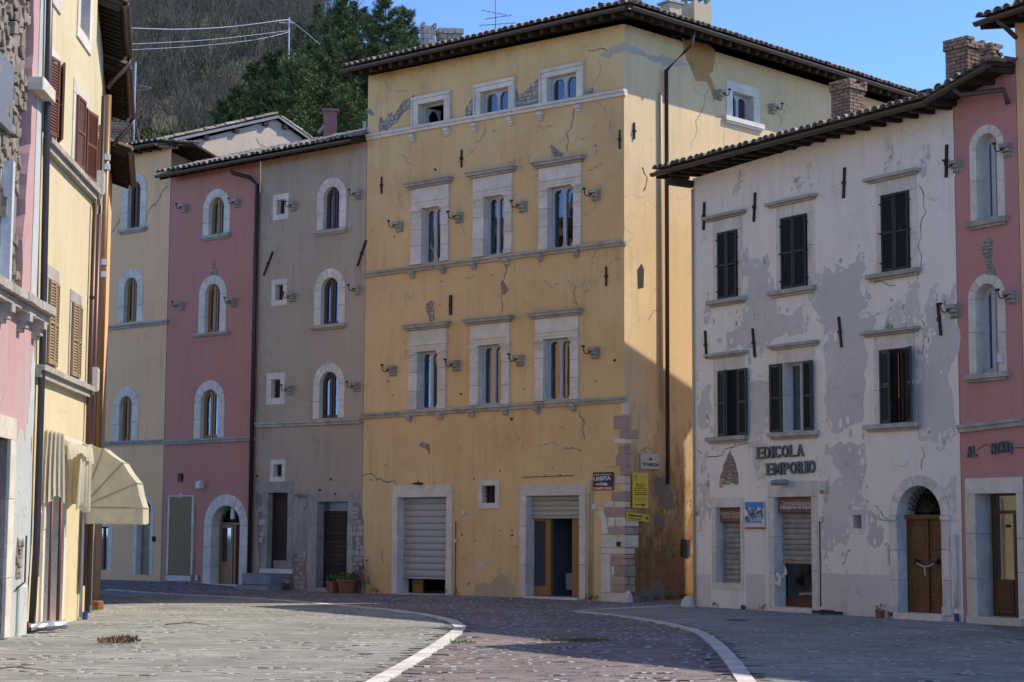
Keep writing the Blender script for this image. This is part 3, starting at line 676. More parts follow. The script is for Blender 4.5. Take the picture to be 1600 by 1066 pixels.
# the setts: every stone is its own little block; the lane between the bands is red-brown, the squares grey
def setts():
    rr = np.random.RandomState(3)
    lane = [(p.x, p.y) for p in BLs]
    LX = np.array(lane); RX = np.array([(p.x, p.y) for p in BRs]); R2 = np.array([(p.x, p.y) for p in BR2])
    PH, PW = .09, .34
    def inpoly(x, y, P):
        c = np.zeros(len(x), bool); n = len(P); j = n - 1
        for i in range(n):
            with np.errstate(divide='ignore', invalid='ignore'):
                t = ((P[i, 1] > y) != (P[j, 1] > y)) & (x < (P[j, 0] - P[i, 0]) * (y - P[i, 1]) / (P[j, 1] - P[i, 1] + 1e-12) + P[i, 0])
            c ^= t; j = i
        return c
    left = np.vstack([LX, [[-60, LX[-1, 1]], [-60, -5], [LX[0, 0], -5]]])
    right = np.vstack([RX, R2[1:], [[40, R2[-1, 1] + 1], [40, -5], [RX[0, 0], -5]]])
    ys = np.arange(15.0, 50, PH); X = []; Y = []; Wd = []
    for k, y in enumerate(ys):
        x0 = -6.5 - max(0, (y - 15)) * .19; x1 = 6.0 + (y - 15) * .13; x = x0 + rr.rand() * PW
        while x < x1:
            wv = PW * rr.uniform(.55, 1.35); X.append(x + wv / 2); Y.append(y); Wd.append(wv); x += wv
    X = np.array(X); Y = np.array(Y); Wd = np.array(Wd)
    # rows sweep gently
    Y = Y + .25 * np.sin(X * .22 + Y * .05); dyd = .055 * np.cos(X * .22 + Y * .05)
    isl = inpoly(X, Y, left); isr = inpoly(X, Y, right); lanem = ~(isl | isr)
    def dist(P):
        d = np.full(len(X), 9.0)
        for a, b in zip(P, P[1:]):
            ab = b - a; l2 = (ab ** 2).sum() + 1e-9; t = np.clip(((X - a[0]) * ab[0] + (Y - a[1]) * ab[1]) / l2, 0, 1)
            d = np.minimum(d, np.hypot(X - a[0] - t * ab[0], Y - a[1] - t * ab[1]))
        return d
    near = np.minimum(dist(LX), dist(RX)) < .2
    keep = ~near; X, Y, Wd, dyd, lanem = X[keep], Y[keep], Wd[keep], dyd[keep], lanem[keep]
    pale = (rr.rand(len(X)) < np.where(lanem, .15, .08)); Wd = np.where(pale, .05 + .03 * rr.rand(len(X)), Wd)
    for nm, sel, mat in (('lane_setts', lanem & ~pale, 'sett_red'), ('square_setts', ~lanem & ~pale, 'sett_grey'), ('pale_setts', pale, 'sett_pale')):
        x, y, wv, dy = X[sel], Y[sel], Wd[sel], dyd[sel]; n = len(x)
        if not n: continue
        z = np.array([gz(a, b) for a, b in zip(x, y)]) + rr.normal(.006, .0007, n) + (.004 if nm == 'pale_setts' else 0); tx = rr.normal(0, .001, n); ty = rr.normal(0, .0015, n)
        hx = wv / 2 - .004; hy = PH / 2 - .003 + rr.uniform(-.004, .002, n); c = .003
        V = np.zeros((n, 8, 3))
        for i, (sx, sy) in enumerate(((-1, -1), (1, -1), (1, 1), (-1, 1))):
            ax = sx * (hx - c); ay = sy * (hy - c); V[:, i] = np.stack([x + ax, y + ay + ax * dy, z + ax * tx + ay * ty], 1)
            bx = sx * hx; by = sy * hy; V[:, 4 + i] = np.stack([x + bx, y + by + bx * dy, z - .007 + 0 * x], 1)
        V = V.reshape(-1, 3); base = (np.arange(n) * 8)[:, None]
        Fq = np.concatenate([base + np.array([[0, 1, 2, 3]]), base + np.array([[0, 4, 5, 1]]), base + np.array([[1, 5, 6, 2]]), base + np.array([[2, 6, 7, 3]]), base + np.array([[3, 7, 4, 0]])], 0)
        me = bpy.data.meshes.new(nm); me.vertices.add(len(V)); me.vertices.foreach_set('co', V.ravel()); me.loops.add(Fq.size); me.loops.foreach_set('vertex_index', Fq.ravel().astype(np.int32))
        me.polygons.add(len(Fq)); me.polygons.foreach_set('loop_start', np.arange(0, Fq.size, 4, dtype=np.int32)); me.materials.append(M[mat]); me.update(calc_edges=True); me.validate(); me.polygons.foreach_set('use_smooth', [False] * len(me.polygons)); me.update()
        o = link(nm, me, None, 'stuff'); o['label'] = {'lane_setts': 'red brown stone setts laid in rows between the two pale bands', 'square_setts': 'grey stone setts paving the square outside the pale bands', 'pale_setts': 'small pale stones scattered through the paving'}[nm]; o['category'] = 'paving'
def settmat(name, cols, grime=.6):
    m, nt, p = newmat(name); P = pos(nt); ge = N(nt, 'ShaderNodeNewGeometry').outputs['Random Per Island']
    a = ramp(nt, ge, [(i / (len(cols) - 1), c) for i, c in enumerate(cols)])
    a = mix(nt, ramp(nt, noise(nt, P, .45, 6, .65), [(.4, 0), (.66, grime)]), a, mul(cols[0], .62)); a = mix(nt, ramp(nt, noise(nt, P, 18, 5, .7), [(.42, .3), (.6, 0)]), a, mul(cols[0], .6))
    nt.links.new(a, p.inputs['Base Color']); p.inputs['Roughness'].default_value = .8; p.inputs['Specular IOR Level'].default_value = .35; bump(nt, p, noise(nt, P, 40, 4, .6), .12, .004); return m
M['sett_red'] = settmat('red_brown_sett', [(.20, .165, .155), (.25, .185, .17), (.31, .275, .255), (.20, .155, .145), (.34, .305, .28)])
M['sett_grey'] = settmat('grey_sett', [(.23, .23, .195), (.35, .345, .295), (.27, .27, .235), (.45, .44, .385), (.25, .25, .215)])
M['sett_pale'] = settmat('pale_sett', [(.42, .41, .38), (.55, .53, .49), (.5, .48, .44)], .3)
setts()

# ================================================================== THE BIG OCHRE HOUSE
T = Thing('ochre_palazzo', 'big four storey ochre yellow corner building with cornices and cracked plaster', 'building', (B0.x, B0.y, 0)); Y_ = T
ZT = 13.42; holes = []
SL = YF_A
# top floor, low windows; two tall storeys with entablatures
def big_window(x0, x1, yt, yb, ox0, ox1, kind, cor=None, fr=None):
    box = YF.box(x0, x1, yt, yb); s0, s1, z0, z1 = box
    wl = s0 - YF.s(ox0, (yt + yb) / 2); wr = YF.s(ox1, (yt + yb) / 2) - s1
    op = (kind == 'open')
    cur = None if kind in ('open', 'low') else ([(.08, .92, 'curtain')] if kind == 'curt' else ([(.45, .95, 'curtain')] if kind == 'half' else None))
    if op:
        m = MB(); m.plate(YF, rc(s0, s1, z0, z1), [rc(s0 + .035, s1 - .035, z0 + .035, z1 - .035)], -.22, .07); win = T.part('window', m, M['frame_blue'])
        leafm = MB(); G = YF.sub(s0 + .04, -.25, 75); leafm.plate(G, rc(0, .42, z0 + .05, z1 - .05), [octo(.06, .36, z0 + .11, z1 - .11, .09)], 0, .04, outer_edge=True); T.part('casement', leafm, M['frame_blue'], win)
    else: win = sash_window(T, YF, box, 'ogee', curtain=cur)
    dark_room(T, YF, box, win)
    lh = (YF.z((ox0 + ox1) / 2, cor) - z1) if cor else None
    hole = stones(T, YF, win, box, wl, M['stone'], wr=wr, proud=.05, nj=1 if kind in ('open', 'low') else 3, lint=lh or .19)
    sm = s0 - wl; se = s1 + wr
    if cor:      # entablature: architrave, frieze, cornice, pilaster caps
        h = lh; m = MB(); m.rect(YF, sm - .004, se + .004, z1 + h * .30, z1 + h * .36, .0, .085, .006); m.rect(YF, sm - .003, se + .003, z1 + h * .14, z1 + h * .17, .0, .068, .004); T.part('architrave', m, M['stone'], win)
        m = MB(); m.rect(YF, sm - .06, se + .06, z1 + h, z1 + h + .05, .0, .12, .01); m.rect(YF, sm - .12, se + .12, z1 + h + .052, z1 + h + .115, .0, .19, .012); m.rect(YF, sm - .15, se + .15, z1 + h + .117, z1 + h + .15, .0, .22, .01); T.part('cornice', m, M['stone_old'], win)
        for a, b in ((sm, s0), (s1, se)):
            m = MB(); m.rect(YF, a - .02, b + .015, z1 - .05, z1 - .004, .0, .10, .008); m.rect(YF, a - .006, b + .004, z1 - .22, z1 - .18, .0, .075, .006); m.rect(YF, a - .012, b + .01, z1 - .075, z1 - .052, .0, .085, .005)
            for k in range(3): q = a + (b - a) * (k + .5) / 3; m.rect(YF, q - .015, q + .015, z1 - .17, z1 - .085, .0, .068, .004)
            T.part('pilaster_cap', m, M['stone'], win)
            m = MB(); m.rect(YF, a - .01, b + .008, z0 + .004, z0 + .10, .0, .075, .008); T.part('pilaster_base', m, M['stone'], win)
    else:
        m = MB(); m.rect(YF, sm - .015, se + .015, z1 + .12, z1 + .205, .0, .095, .015); m.rect(YF, sm - .008, sm + .05, z0, z1 + .118, 0, .075, .01); m.rect(YF, se - .05, se + .008, z0, z1 + .118, 0, .075, .01); T.part('moulding', m, M['stone'], win)
    return hole
for a in [(655, 695, 160, 194, 645, 705, 'open'), (752, 796, 140, 177.5, 742, 806, 'low'), (856, 902, 117, 157, 845, 913, 'low')]: holes.append(big_window(*a))
for a in [(660, 690, 324, 411, 643.5, 702, 'curt', 292), (757, 789, 306, 399, 740, 801, 'half', 275), (857, 897, 291, 388, 843, 909, 'low2', 259)]: holes.append(big_window(*a))
for a in [(653, 685, 549, 640, 640, 698, 'half', 515), (749, 785, 539, 633, 735.5, 797, 'curt', 506), (851, 892, 529, 626, 837, 905, 'low2', 496)]: holes.append(big_window(*a))
# courses
course(T, YF, (SL, YF.z(571, 212)), (.06, YF.z(976, 140)), .15, .11, 'stone')
course(T, YF, (SL, YF.z(568, 427)), (.06, YF.z(976, 375)), .13, .11)
course(T, YF, (SL, YF.z(566, 647)), (.06, YF.z(976, 620)), .13, .10)
for u, v in ((646, 211), (700, 201), (743, 194), (799, 184), (846, 176), (905, 165)): corbel(T, YF, *YF.px(u, v), .15, .20, .13)
for u, v in ((646, 424), (694, 417), (742, 410), (793, 404), (846, 397), (902, 390)): corbel(T, YF, *YF.px(u, v), .15, .19, .13, 'stone_old')
for u, v in ((641, 648), (689, 645), (739, 641), (791, 638), (841, 635), (897, 631)): corbel(T, YF, *YF.px(u, v), .15, .18, .13, 'stone_old')
# ground floor: left shop with lowered grey shutter
box = YF.box(622, 698, 777, 930); win = roller(T, YF, (YF.s(627, 850, -.22), box[1], YF.z(660, 905), box[3]), -.22, .165, label='grey roller shutter lowered almost to the ground')
holes.append(stones(T, YF, win, box, .19, M['stone'], wr=.19, nj=2, lint=.30, dep=.4, proud=.04)); dark_room(T, YF, box, win, 3.0)
m = MB(); m.rect(YF, box[0] - .05, box[1] + .05, box[2] - .05, box[2] + .03, -.4, .08, .01); T.part('threshold', m, M['stone'], win)
m = MB(); m.rect(YF, box[0] + .1, box[0] + .45, box[2] + .03, box[2] + .42, -.5, -.42, .01); T.part('wooden_panel', m, M['frame_wood'], win)
# small barred window
box = YF.box(754, 774.5, 759, 786); win = sash_window(T, YF, box, 'plain', fm=M['frame_dark']); dark_room(T, YF, box, win)
holes.append(stones(T, YF, win, box, .14, M['stone'], nj=1, bottom=True))
for i in range(3):
    m = MB(); q = box[0] + (box[1] - box[0]) * (i + .7) / 3.4; m.tube([YF.w(q, box[2], -.08), YF.w(q, box[3], -.08)], .01, 6); T.part('iron_bar', m, M['iron'], win)
for i in range(4):
    m = MB(); q = box[2] + (box[3] - box[2]) * (i + .5) / 4; m.tube([YF.w(box[0], q, -.07), YF.w(box[1], q, -.07)], .009, 6); T.part('iron_bar', m, M['iron'], win)
# right shop, half open, counter inside
box = YF.box(823, 906, 774.5, 935); zs = YF.z(868, 810)
win = roller(T, YF, (YF.s(832, 790, -.2), box[1], zs, box[3]), -.20, .115, label='grey roller shutter rolled up above the glazed shop door')
holes.append(stones(T, YF, win, box, .20, M['stone'], wr=.19, nj=3, lint=.27, dep=.4, proud=.04))
m = MB(); m.rect(YF, box[0] - .02, box[1] + .03, box[2] - .1, box[2] + .03, -.5, .12, .01); T.part('threshold', m, M['stone'], win)
a = YF.s(835, 870, -.3); b = YF.s(855, 870, -.3); c_ = YF.s(862, 870, -.3); d_ = YF.s(896, 870, -.3); zt_ = zs; zb_ = box[2] + .04
m = MB(); m.rect(YF, a, a + .035, zb_, zt_, -.32, -.26); m.rect(YF, b - .01, c_ + .005, zb_, zt_, -.34, -.25); m.rect(YF, d_, box[1] + .1, zb_, zt_, -.34, -.25); m.rect(YF, a + .036, b - .011, zb_, zb_ + .22, -.32, -.26); m.rect(YF, a + .036, b - .011, zt_ - .06, zt_, -.32, -.26)
dr = T.part('shop_door', m, M['frame_wood']); g = MB(); g.face([YF.w(p, q, -.29) for p, q in rc(a + .03, b, zb_ + .2, zt_ - .05)]); T.part('pane', g, M['glass'], dr)
m = MB(); m.rect(YF, box[0] + .005, a - .005, zb_, zt_, -.38, -.30); T.part('side_post', m, M['frame_blue'], dr)
s0, s1, z0, z1 = box; s1i = s1 + .6
m = MB(); A = [YF.w(s0 - .2, zb_ - .02, -.42), YF.w(s1i, zb_ - .02, -.42), YF.w(s1i, z1, -.42), YF.w(s0 - .2, z1, -.42)]; Bk = [YF.w(s0 - .2, zb_ - .02, -3.4), YF.w(s1i, zb_ - .02, -3.4), YF.w(s1i, z1, -3.4), YF.w(s0 - .2, z1, -3.4)]
m.face(Bk); m.face([A[1], A[2], Bk[2], Bk[1]]); m.face([A[0], A[3], Bk[3], Bk[0]]); m.face([A[3], A[2], Bk[2], Bk[3]]); T.part('shop_room', m, M['concrete'], dr)
m = MB(); m.face([A[0], A[1], Bk[1], Bk[0]]); T.part('shop_floor', m, M['inside_floor'], dr)
for (p, q, zz0, zz1, o0, o1) in ((-.05, .9, .55, .95, -2.2, -1.8), (.05, .85, 1.0, 1.22, -2.6, -2.2), (.02, .42, .12, .52, -1.5, -1.1), (.5, .95, .62, .92, -1.7, -1.3)):
    m = MB(); m.rect(YF, c_ + p - .25, c_ + q, zb_ + zz0, zb_ + zz1, o0, o1, .01, True); T.part('cabinet', m, M['inside'], dr)
m = MB(); m.rect(YF, c_ - .3, c_ + 1.2, zb_ + .95, zb_ + 1.0, -2.3, -1.7, .01, True); T.part('worktop', m, M['dark'], dr)
# plates
m = MB(); m.plate(YF, [(SL, -.6), (0, -.6), (0, ZT), (SL, YF.z(571, 120))], holes, 0.0, .34)
m.face([YF.w(SL, -.6), YF.w(SL, ZT + .2), YF.w(SL, ZT + .2, -12.0), YF.w(SL, -.6, -12.0)]); T.part('wall', m, M['yellow'])
# side facing the lane
YSL = 13.0; wb = (YS.s(1144, 165), YS.s(1177, 165), YS.z(1160, 188), YS.z(1160, 147)); win = sash_window(T, YS, wb, 'ogee', o=-.2); dark_room(T, YS, wb, win)
hs = [stones(T, YS, win, wb, .24, M['stone'], proud=.02, nj=1, lint=.25, sill=(.12, .12, .10), bottom=False)]
m = MB(); m.plate(YS, [(0, -.6), (YSL, -.6), (YSL, ZT), (0, ZT)], hs, 0.0, .34)
m.face([YS.w(YSL, -.6), YS.w(YSL, ZT), YF.w(SL, ZT + .2, -12), YF.w(SL, -.6, -12)]); T.part('side_wall', m, M['yellow_side'])
M['patch_dark'] = plaster('dark_damp_render', (.22, .20, .17), (.16, .14, .115), .4, .9, .6, None, .4, 42)
M['render_tan'] = plaster('tan_cement_render', (.50, .42, .32), (.40, .33, .25), .4, .9, .6, None, .4, 41)
# band stub and grey repair round the upper corner
patch(T, YF, [(935, 88), (952, 74), (976, 68), (976, 80), (960, 84), (950, 92), (945, 90)], 'render_tan', seed=3)
patch(T, YS, [(977, 66), (1000, 76), (1035, 86), (1060, 96), (1082, 98), (1084, 104), (1050, 104), (1030, 97), (1000, 86), (977, 78)], 'render_tan', seed=4)
patch(T, YS, [(1062, 60), (1085, 66), (1113, 80), (1116, 100), (1108, 118), (1116, 140), (1113, 160), (1100, 130), (1085, 122), (1078, 96), (1068, 84)], 'stain_orange' if 'stain_orange' in M else 'yellow_side', seed=5) if False else None
M['stain_orange'] = plaster('rust_orange_stain', (.40, .19, .06), (.50, .30, .13), .8, 1.0, .3, None, .3, 14)
patch(T, YS, [(1066, 60), (1090, 66), (1117, 78), (1117, 100), (1108, 118), (1117, 140), (1114, 160), (1104, 128), (1090, 128), (1080, 110), (1072, 86)], 'stain_orange', seed=5, it=4)
patch(T, YS, [(1024, 742), (1034, 748), (1052, 772), (1055, 790), (1042, 800), (1030, 790), (1026, 770)], 'patch_dark', seed=8)
patch(T, YS, [(1023, 805), (1038, 806), (1040, 826), (1026, 827)], 'patch_dark', seed=9)
patch(T, YS, [(1040, 852), (1048, 853), (1048, 872), (1040, 873)], 'patch_dark', seed=10)
patch(T, YS, [(985, 935), (1003, 927), (1018, 920), (1028, 905), (1036, 912), (1040, 928), (1060, 935), (1030, 941), (990, 942)], 'patch_dark', seed=11)
m = MB(); a, b = YS.s(1064, 857), YS.s(1077, 857); m.rect(YS, a, b, YS.z(1070, 870), YS.z(1070, 843), -.02, .03); T.part('meter_hatch', m, M['iron'])
m = MB(); q = YS.box(996, 1006, 412, 452); P = [(q[0] + .02, q[2]), (q[1] - .02, q[2] + .05), (q[1], q[3] - .12), ((q[0] + q[1]) / 2 + .03, q[3]), (q[0], q[3] - .15)]; m.prism(YS, P, -.04, .012, .004); T.part('vent_slit', m, M['iron'])
# damaged plaster between the top windows
bare_masonry(T, YF, [(594, 208), (594, 182), (600, 190), (606, 178), (612, 176), (615, 186), (622, 170), (630, 158), (640, 154), (647, 148), (647, 168), (636, 172), (626, 182), (620, 192), (607, 200), (604, 208)], 2, .12)
bare_masonry(T, YF, [(572, 168), (578, 170), (586, 180), (580, 180), (573, 176)], 3, .09)
bare_masonry(T, YF, [(728, 184), (727, 170), (733, 160), (740, 150), (741, 160), (741, 183)], 4, .10)
bare_masonry(T, YF, [(806, 140), (812, 150), (818, 146), (826, 140), (832, 130), (845, 122), (845, 162), (830, 165), (816, 170), (807, 172)], 5, .12)
bare_masonry(T, YF, [(913, 140), (918, 142), (926, 138), (928, 148), (914, 150)], 6, .08)
bare_masonry(T, YF, [(860, 226), (868, 230), (880, 240), (878, 246), (866, 245), (862, 238)], 7, .08)
bare_masonry(T, YF, [(666, 474), (673, 470), (679, 473), (676, 480), (680, 500), (672, 505), (668, 490)], 8, .09)
bare_masonry(T, YF, [(655, 694), (661, 690), (671, 694), (672, 702), (671, 712), (664, 700), (658, 699)], 9, .08, o=.004)
bare_masonry(T, YF, [(783, 440), (787, 438), (794, 452), (788, 462), (784, 458)], 10, .06)
for i, c in enumerate([[(935, 96), (938, 112), (926, 132), (930, 150)], [(899, 168), (896, 185), (884, 210), (888, 238)], [(936, 160), (946, 180), (952, 200), (960, 212)], [(918, 78), (938, 76), (950, 78)],
        [(578, 118), (600, 124), (640, 140)], [(791, 415), (786, 440), (784, 465), (782, 488)], [(850, 438), (862, 450), (875, 444)], [(900, 445), (898, 462), (904, 478)], [(888, 438), (900, 448), (935, 440)], [(905, 640), (912, 665), (914, 690)],
        [(840, 700), (862, 690), (875, 696)], [(880, 702), (896, 700), (910, 706)], [(672, 385), (682, 400), (690, 415)], [(596, 860), (600, 880)], [(625, 300), (627, 320)], [(560, 750), (600, 752), (655, 748)], [(742, 470), (740, 488)], [(1002, 262), (1010, 275), (1005, 300)]]):
    crack(T, YF, c, .045, 'mortar' if i % 2 else 'stone_old', seed=i)
for i, c in enumerate([[(1012, 500), (1020, 488), (1028, 486)], [(1000, 703), (1012, 700), (1020, 702)], [(1080, 235), (1100, 150), (1110, 120)], [(1212, 170), (1222, 182), (1218, 198)], [(1117, 182), (1130, 184)]]): crack(T, YS, c, .03, 'mortar', seed=40 + i)
patch(T, YF, [(790, 905), (800, 900), (815, 902), (822, 912), (835, 925), (830, 937), (790, 938), (776, 925)], 'ochre_faded' if False else 'white_base', seed=12, o=.003) if False else None
patch(T, YF, [(743, 874), (752, 880), (762, 876), (760, 884), (748, 886)], 'patch_grey', seed=13)
for i, (u, v, q) in enumerate([(799, 655, 5), (782, 829, 3), (800, 829, 4), (800, 836, 5), (722, 836, 4), (742, 845, 3), (781, 736, 3), (850, 742, 3), (863, 731, 3), (875, 742, 3), (606, 596, 4), (613, 618, 4), (720, 616, 4), (818, 608, 4), (931, 596, 4), (960, 563, 5), (732, 912, 5), (602, 727, 3), (740, 748, 3), (673, 383, 4), (690, 440, 4), (680, 265, 5), (768, 430, 3), (930, 228, 5), (580, 750, 3), (772, 205, 4), (616, 370, 4), (643, 590, 3)]): patch(T, YF, [(u - q / 2, v), (u, v + q / 2), (u + q / 2, v + 1), (u + 1, v - q / 2)], 'mortar' if i % 3 else 'iron', seed=300 + i, it=2, amp=.25, name='plaster_scar', o=.002)
rk = random.Random(88)
for i in range(34):
    u, v = rk.uniform(575, 965), rk.uniform(90, 905); d = rk.uniform(0, 6.3); L = rk.uniform(8, 26); du, dv = math.cos(d), math.sin(d) * 1.3
    if any(min(q[0] for q in hh) - .15 < YF.px(u + du * L * t, v + dv * L * t)[0] < max(q[0] for q in hh) + .15 and min(q[1] for q in hh) - .1 < YF.px(u + du * L * t, v + dv * L * t)[1] < max(q[1] for q in hh) + .25 for hh in holes for t in (0, .5, 1)): continue
    crack(T, YF, [(u, v), (u + du * L * .5 + rk.uniform(-3, 3), v + dv * L * .5 + rk.uniform(-3, 3)), (min(970, u + du * L), v + dv * L)], .022, 'mortar', seed=500 + i, amp=.3)
    if i % 3 == 0: crack(T, YF, [(u + du * L * .5, v + dv * L * .5), (min(970, u + du * L * .5 + dv * 9), v + dv * L * .5 - du * 9)], .018, 'mortar', seed=560 + i, amp=.3)
M['faded'] = plaster('faded_ochre_base', (.52, .41, .27), (.46, .35, .22), .4, .8, .3, None, .3, 15)
patch(T, YF, [(735, 936), (742, 914), (765, 912), (780, 898), (795, 902), (806, 918), (806, 940), (770, 941)], 'faded', seed=14, it=4)
for k in ((597, 290), (722, 248), (969, 218), (948, 432)): anchor(T, YF, *k, length=.45, wd=.028)
anchor(T, YF, 705, 477, .5, 0, .075); anchor(T, YS, 990, 205, .4, 0, .03)
for k in ((625, 356), (718, 342), (818, 325), (932, 307), (615, 581), (714, 573), (814, 565), (931, 553)): bracket(T, YF, *k)
bracket(T, YS, 1122, 150, .95, -1); bracket(T, YS, 1205, 172, .95, -1)
for k in ((760, 745), (800, 746)): pass
m = MB(); a = YF.px(818, 746); b = YF.px(897, 743); m.tube([YF.w(*a, .03), YF.w(*b, .03)], .008, 5); T.part('cable', m, M['iron'])
m = MB(); a = YF.px(657, 757); m.wbox(YF.w(a[0], a[1] + .02, .1), YF.u.to_3d(), YF.n.to_3d(), (0, 0, 1), .16, .2, .05); m.tube([YF.w(a[0], a[1] + .03, 0), YF.w(a[0], a[1] + .06, .1)], .015, 6); T.part('lamp', m, M['iron'])
for u, v, w_, h_ in ((725, 802, .09, .10), (929, 792, .12, .13), (713, 845, .06, .08)): m = MB(); s, z = YF.px(u, v); m.rect(YF, s - w_ / 2, s + w_ / 2, z - h_ / 2, z + h_ / 2, 0, .04); T.part('junction_box', m, M['plastic'])
for u in (921.5, 925.5): pipe(T, YF, [(YF.s(u, 850), YF.z(u, 938), .04), (YF.s(u, 850), YF.z(u, 750 if u > 922 else 770), .04)], .017, 'pipe_cream', 'conduit')
pipe(T, YF, [(YF.s(713, 850), .05, .03), (YF.s(713, 850), YF.z(713, 815), .03)], .01, 'iron', 'conduit')
# the lane side downpipes
e0 = YS.s(1036, 100); pipe(T, YS, [(YS.s(1047, 42), 13.45, .75), (YS.s(1045, 60), 13.1, .7), (e0, 12.55, .10), (e0, YS.z(1035, 757), .10)], .05, 'pipe_brown', clamps=0)
pipe(T, YS, [(e0 - .15, 12.0, .06), (e0 - .15, YS.z(1028, 640), .06)], .028, 'pipe_cream', 'conduit')
# quoins, front width / lane width / colour
Q = [(628, 648, 972, 981, 0), (649, 670, 959, 985, 1), (671, 685, 969, 997, 1), (686, 693, 960, 986, 0), (695, 710, 967, 985, 1), (711, 728, 963, 984, 1), (729, 743, 969, 984, 1), (744, 756, 964, 984, 0), (757, 768, 969, 984, 0), (769, 783, 956, 984, 1),
     (784, 793, 961, 984, 0), (794, 808, 944, 990, 1), (809, 823, 963, 997, 0), (824, 835, 951, 989, 1), (836, 856, 967, 997, 0), (857, 866, 940, 991, 0), (867, 873, 956, 989, 1), (874, 884, 956, 978, 1), (885, 901, 962, 992, 1), (902, 914, 957, 981, 1), (915, 926, 958, 991, 1), (927, 944, 940, 982, 0)]
QB = None
for y0, y1, xl, xr, k in Q:
    z1 = YF.z(976, y0); z0 = max(-.05, YF.z(976, y1)) + .006; m = MB(); pr = random.uniform(.02, .04)
    m.rect(YF, YF.s(xl, (y0 + y1) / 2), pr + .004, z0, z1, -.05, pr, .012); m.rect(YS, -pr + .006, YS.s(xr, (y0 + y1) / 2), z0 + .001, z1 - .001, -.05, pr - .002, .012)
    o = T.part('quoin_stone', m, M['stone_pink' if k else 'stone'])
for y0, y1, xl, xr, k in [(784, 793, 945, 959, 0), (809, 823, 951, 961.5, 0), (836, 856, 940, 965, 0), (867, 926, 940, 954.5, 0), (885, 899, 956.5, 961, 0)]:
    m = MB(); m.rect(YF, YF.s(xl, (y0 + y1) / 2), YF.s(xr, (y0 + y1) / 2), YF.z(xl, y1), YF.z(xl, y0), -.05, .03, .012); T.part('quoin_stone', m, M['stone_pink' if k else 'stone'])
for y0, y1, xl, xr in [(824, 835, 990.5, 997), (874, 884, 979.5, 991), (902, 914, 982.5, 991)]:
    m = MB(); m.rect(YS, YS.s(xl, (y0 + y1) / 2), YS.s(xr, (y0 + y1) / 2), YS.z(xl, y1), YS.z(xl, y0), -.05, .025, .012); T.part('quoin_stone', m, M['stone_pink'])
m = MB(); P = [YF.px(*p) for p in ((941, 836), (951, 834), (950, 822), (948, 810), (942, 797), (936, 803), (939, 812), (941, 822))]; m.prism(YF, P[::-1], -.05, .03, .01); T.part('arch_stone', m, M['stone'])
m = MB(); s, z = YF.px(968, 850); m.rect(YF, s - .05, s + .05, z - .05, z + .05, 0, .055); T.part('iron_plate', m, M['iron'])
m = MB(); P = YF.px(975, 935); m.prism(YS, [(-.05, -.1), (.22, -.1), (.2, .18), (.1, .3), (-.02, .26)], -.02, .1, .05); T.part('wheel_guard', m, M['stone'])
# hipped roof
ZE = 13.50; OV = .78
def meet(F1, o1, F2, o2):
    a, b = F1.p + F1.n * o1, F2.p + F2.n * o2; M2 = Matrix(((F1.u.x, -F2.u.x), (F1.u.y, -F2.u.y))); t = M2.inverted() @ (b - a); return a + F1.u * t.x
c0 = meet(YF, OV, YS, OV); cF = YF.p + YF.n * OV + YF.u * YF.s(536, 112, OV); cS = YS.p + YS.n * OV + YS.u * (YSL + .7); cB = YF.w(SL - .62, 0, -12.6).xy
apx = (c0 + cF + cS + cB) / 4
E_ = [Vector((p.x, p.y, z)) for p, z in ((cF, YF.z(535, 112, OV)), (c0, ZE), (cS, ZE), (cB, ZE))]; AP = Vector((apx.x, apx.y, ZE + 1.9))
m = MB(); up = Vector((0, 0, .08))
for i in range(4):
    a, b = E_[i], E_[(i + 1) % 4]; m.face([a, b, AP]); m.face([a + up, b + up, AP + up]); m.face([a, b, b + up, a + up])
roof = T.part('roof', m, M['wood_dark'])
for i, (a, b, F_) in enumerate(((E_[0], E_[1], YF), (E_[1], E_[2], YS))):
    u = (b - a).normalized(); nn = Vector((-F_.n.x, -F_.n.y, 0)); foot = a + u * (AP - a).dot(u); h = (AP - foot).normalized(); L = (b - a).length; fa = (foot - a).length / L; sl_ = (AP - foot).length
    def clip(t, d, fa=fa, L=L, sl_=sl_): k = d / sl_; return (t > fa * k) and (t < 1 - (1 - fa) * k)
    tiled_plane(T, roof, a + up, b + up, h, 2, 5, 'tile', clip=clip, seed=i)
    q = MB(); q.rect(LF, -.055, .055, -.15, 0, 0, 1.1, .012, True); me = q.data('rafter', M['wood_dark']); n = int(L / .36)
    for j in range(n):
        t = (j + .6) / n; p = a.lerp(b, t) + nn * .05 - Vector((0, 0, .004)); X = u; Z = X.cross(h); Z = Z if Z.z > 0 else -Z
        T.put('rafter', me, Matrix(((X.x, h.x, Z.x, p.x), (X.y, h.y, Z.y, p.y), (X.z, h.z, Z.z, p.z), (0, 0, 0, 1))), roof)
    g = MB(); N_ = -nn; r = .075; prv = None
    for k in range(9):
        an = PI + PI * k / 8; off = N_ * (math.cos(an) * r + .07) + Vector((0, 0, math.sin(an) * r + .01)); cur = (a + off, b + off)
        if prv: g.face([prv[0], prv[1], cur[1], cur[0]])
        prv = cur
    T.part('gutter', g, M['gutter'], roof)
# ridge tiles down the hip
hip = (AP - E_[1])
for k in range(5):
    p = E_[1] + hip.normalized() * (.1 + k * .36) + Vector((0, 0, .16)); Yv = hip.normalized(); X = Yv.cross(Vector((0, 0, 1))).normalized(); Z = X.cross(Yv); T.put('ridge_tile', TILES['tile'], Matrix(((X.x * 1.3, Yv.x, Z.x, p.x), (X.y * 1.3, Yv.y, Z.y, p.y), (X.z, Yv.z, Z.z, p.z), (0, 0, 0, 1))), roof)
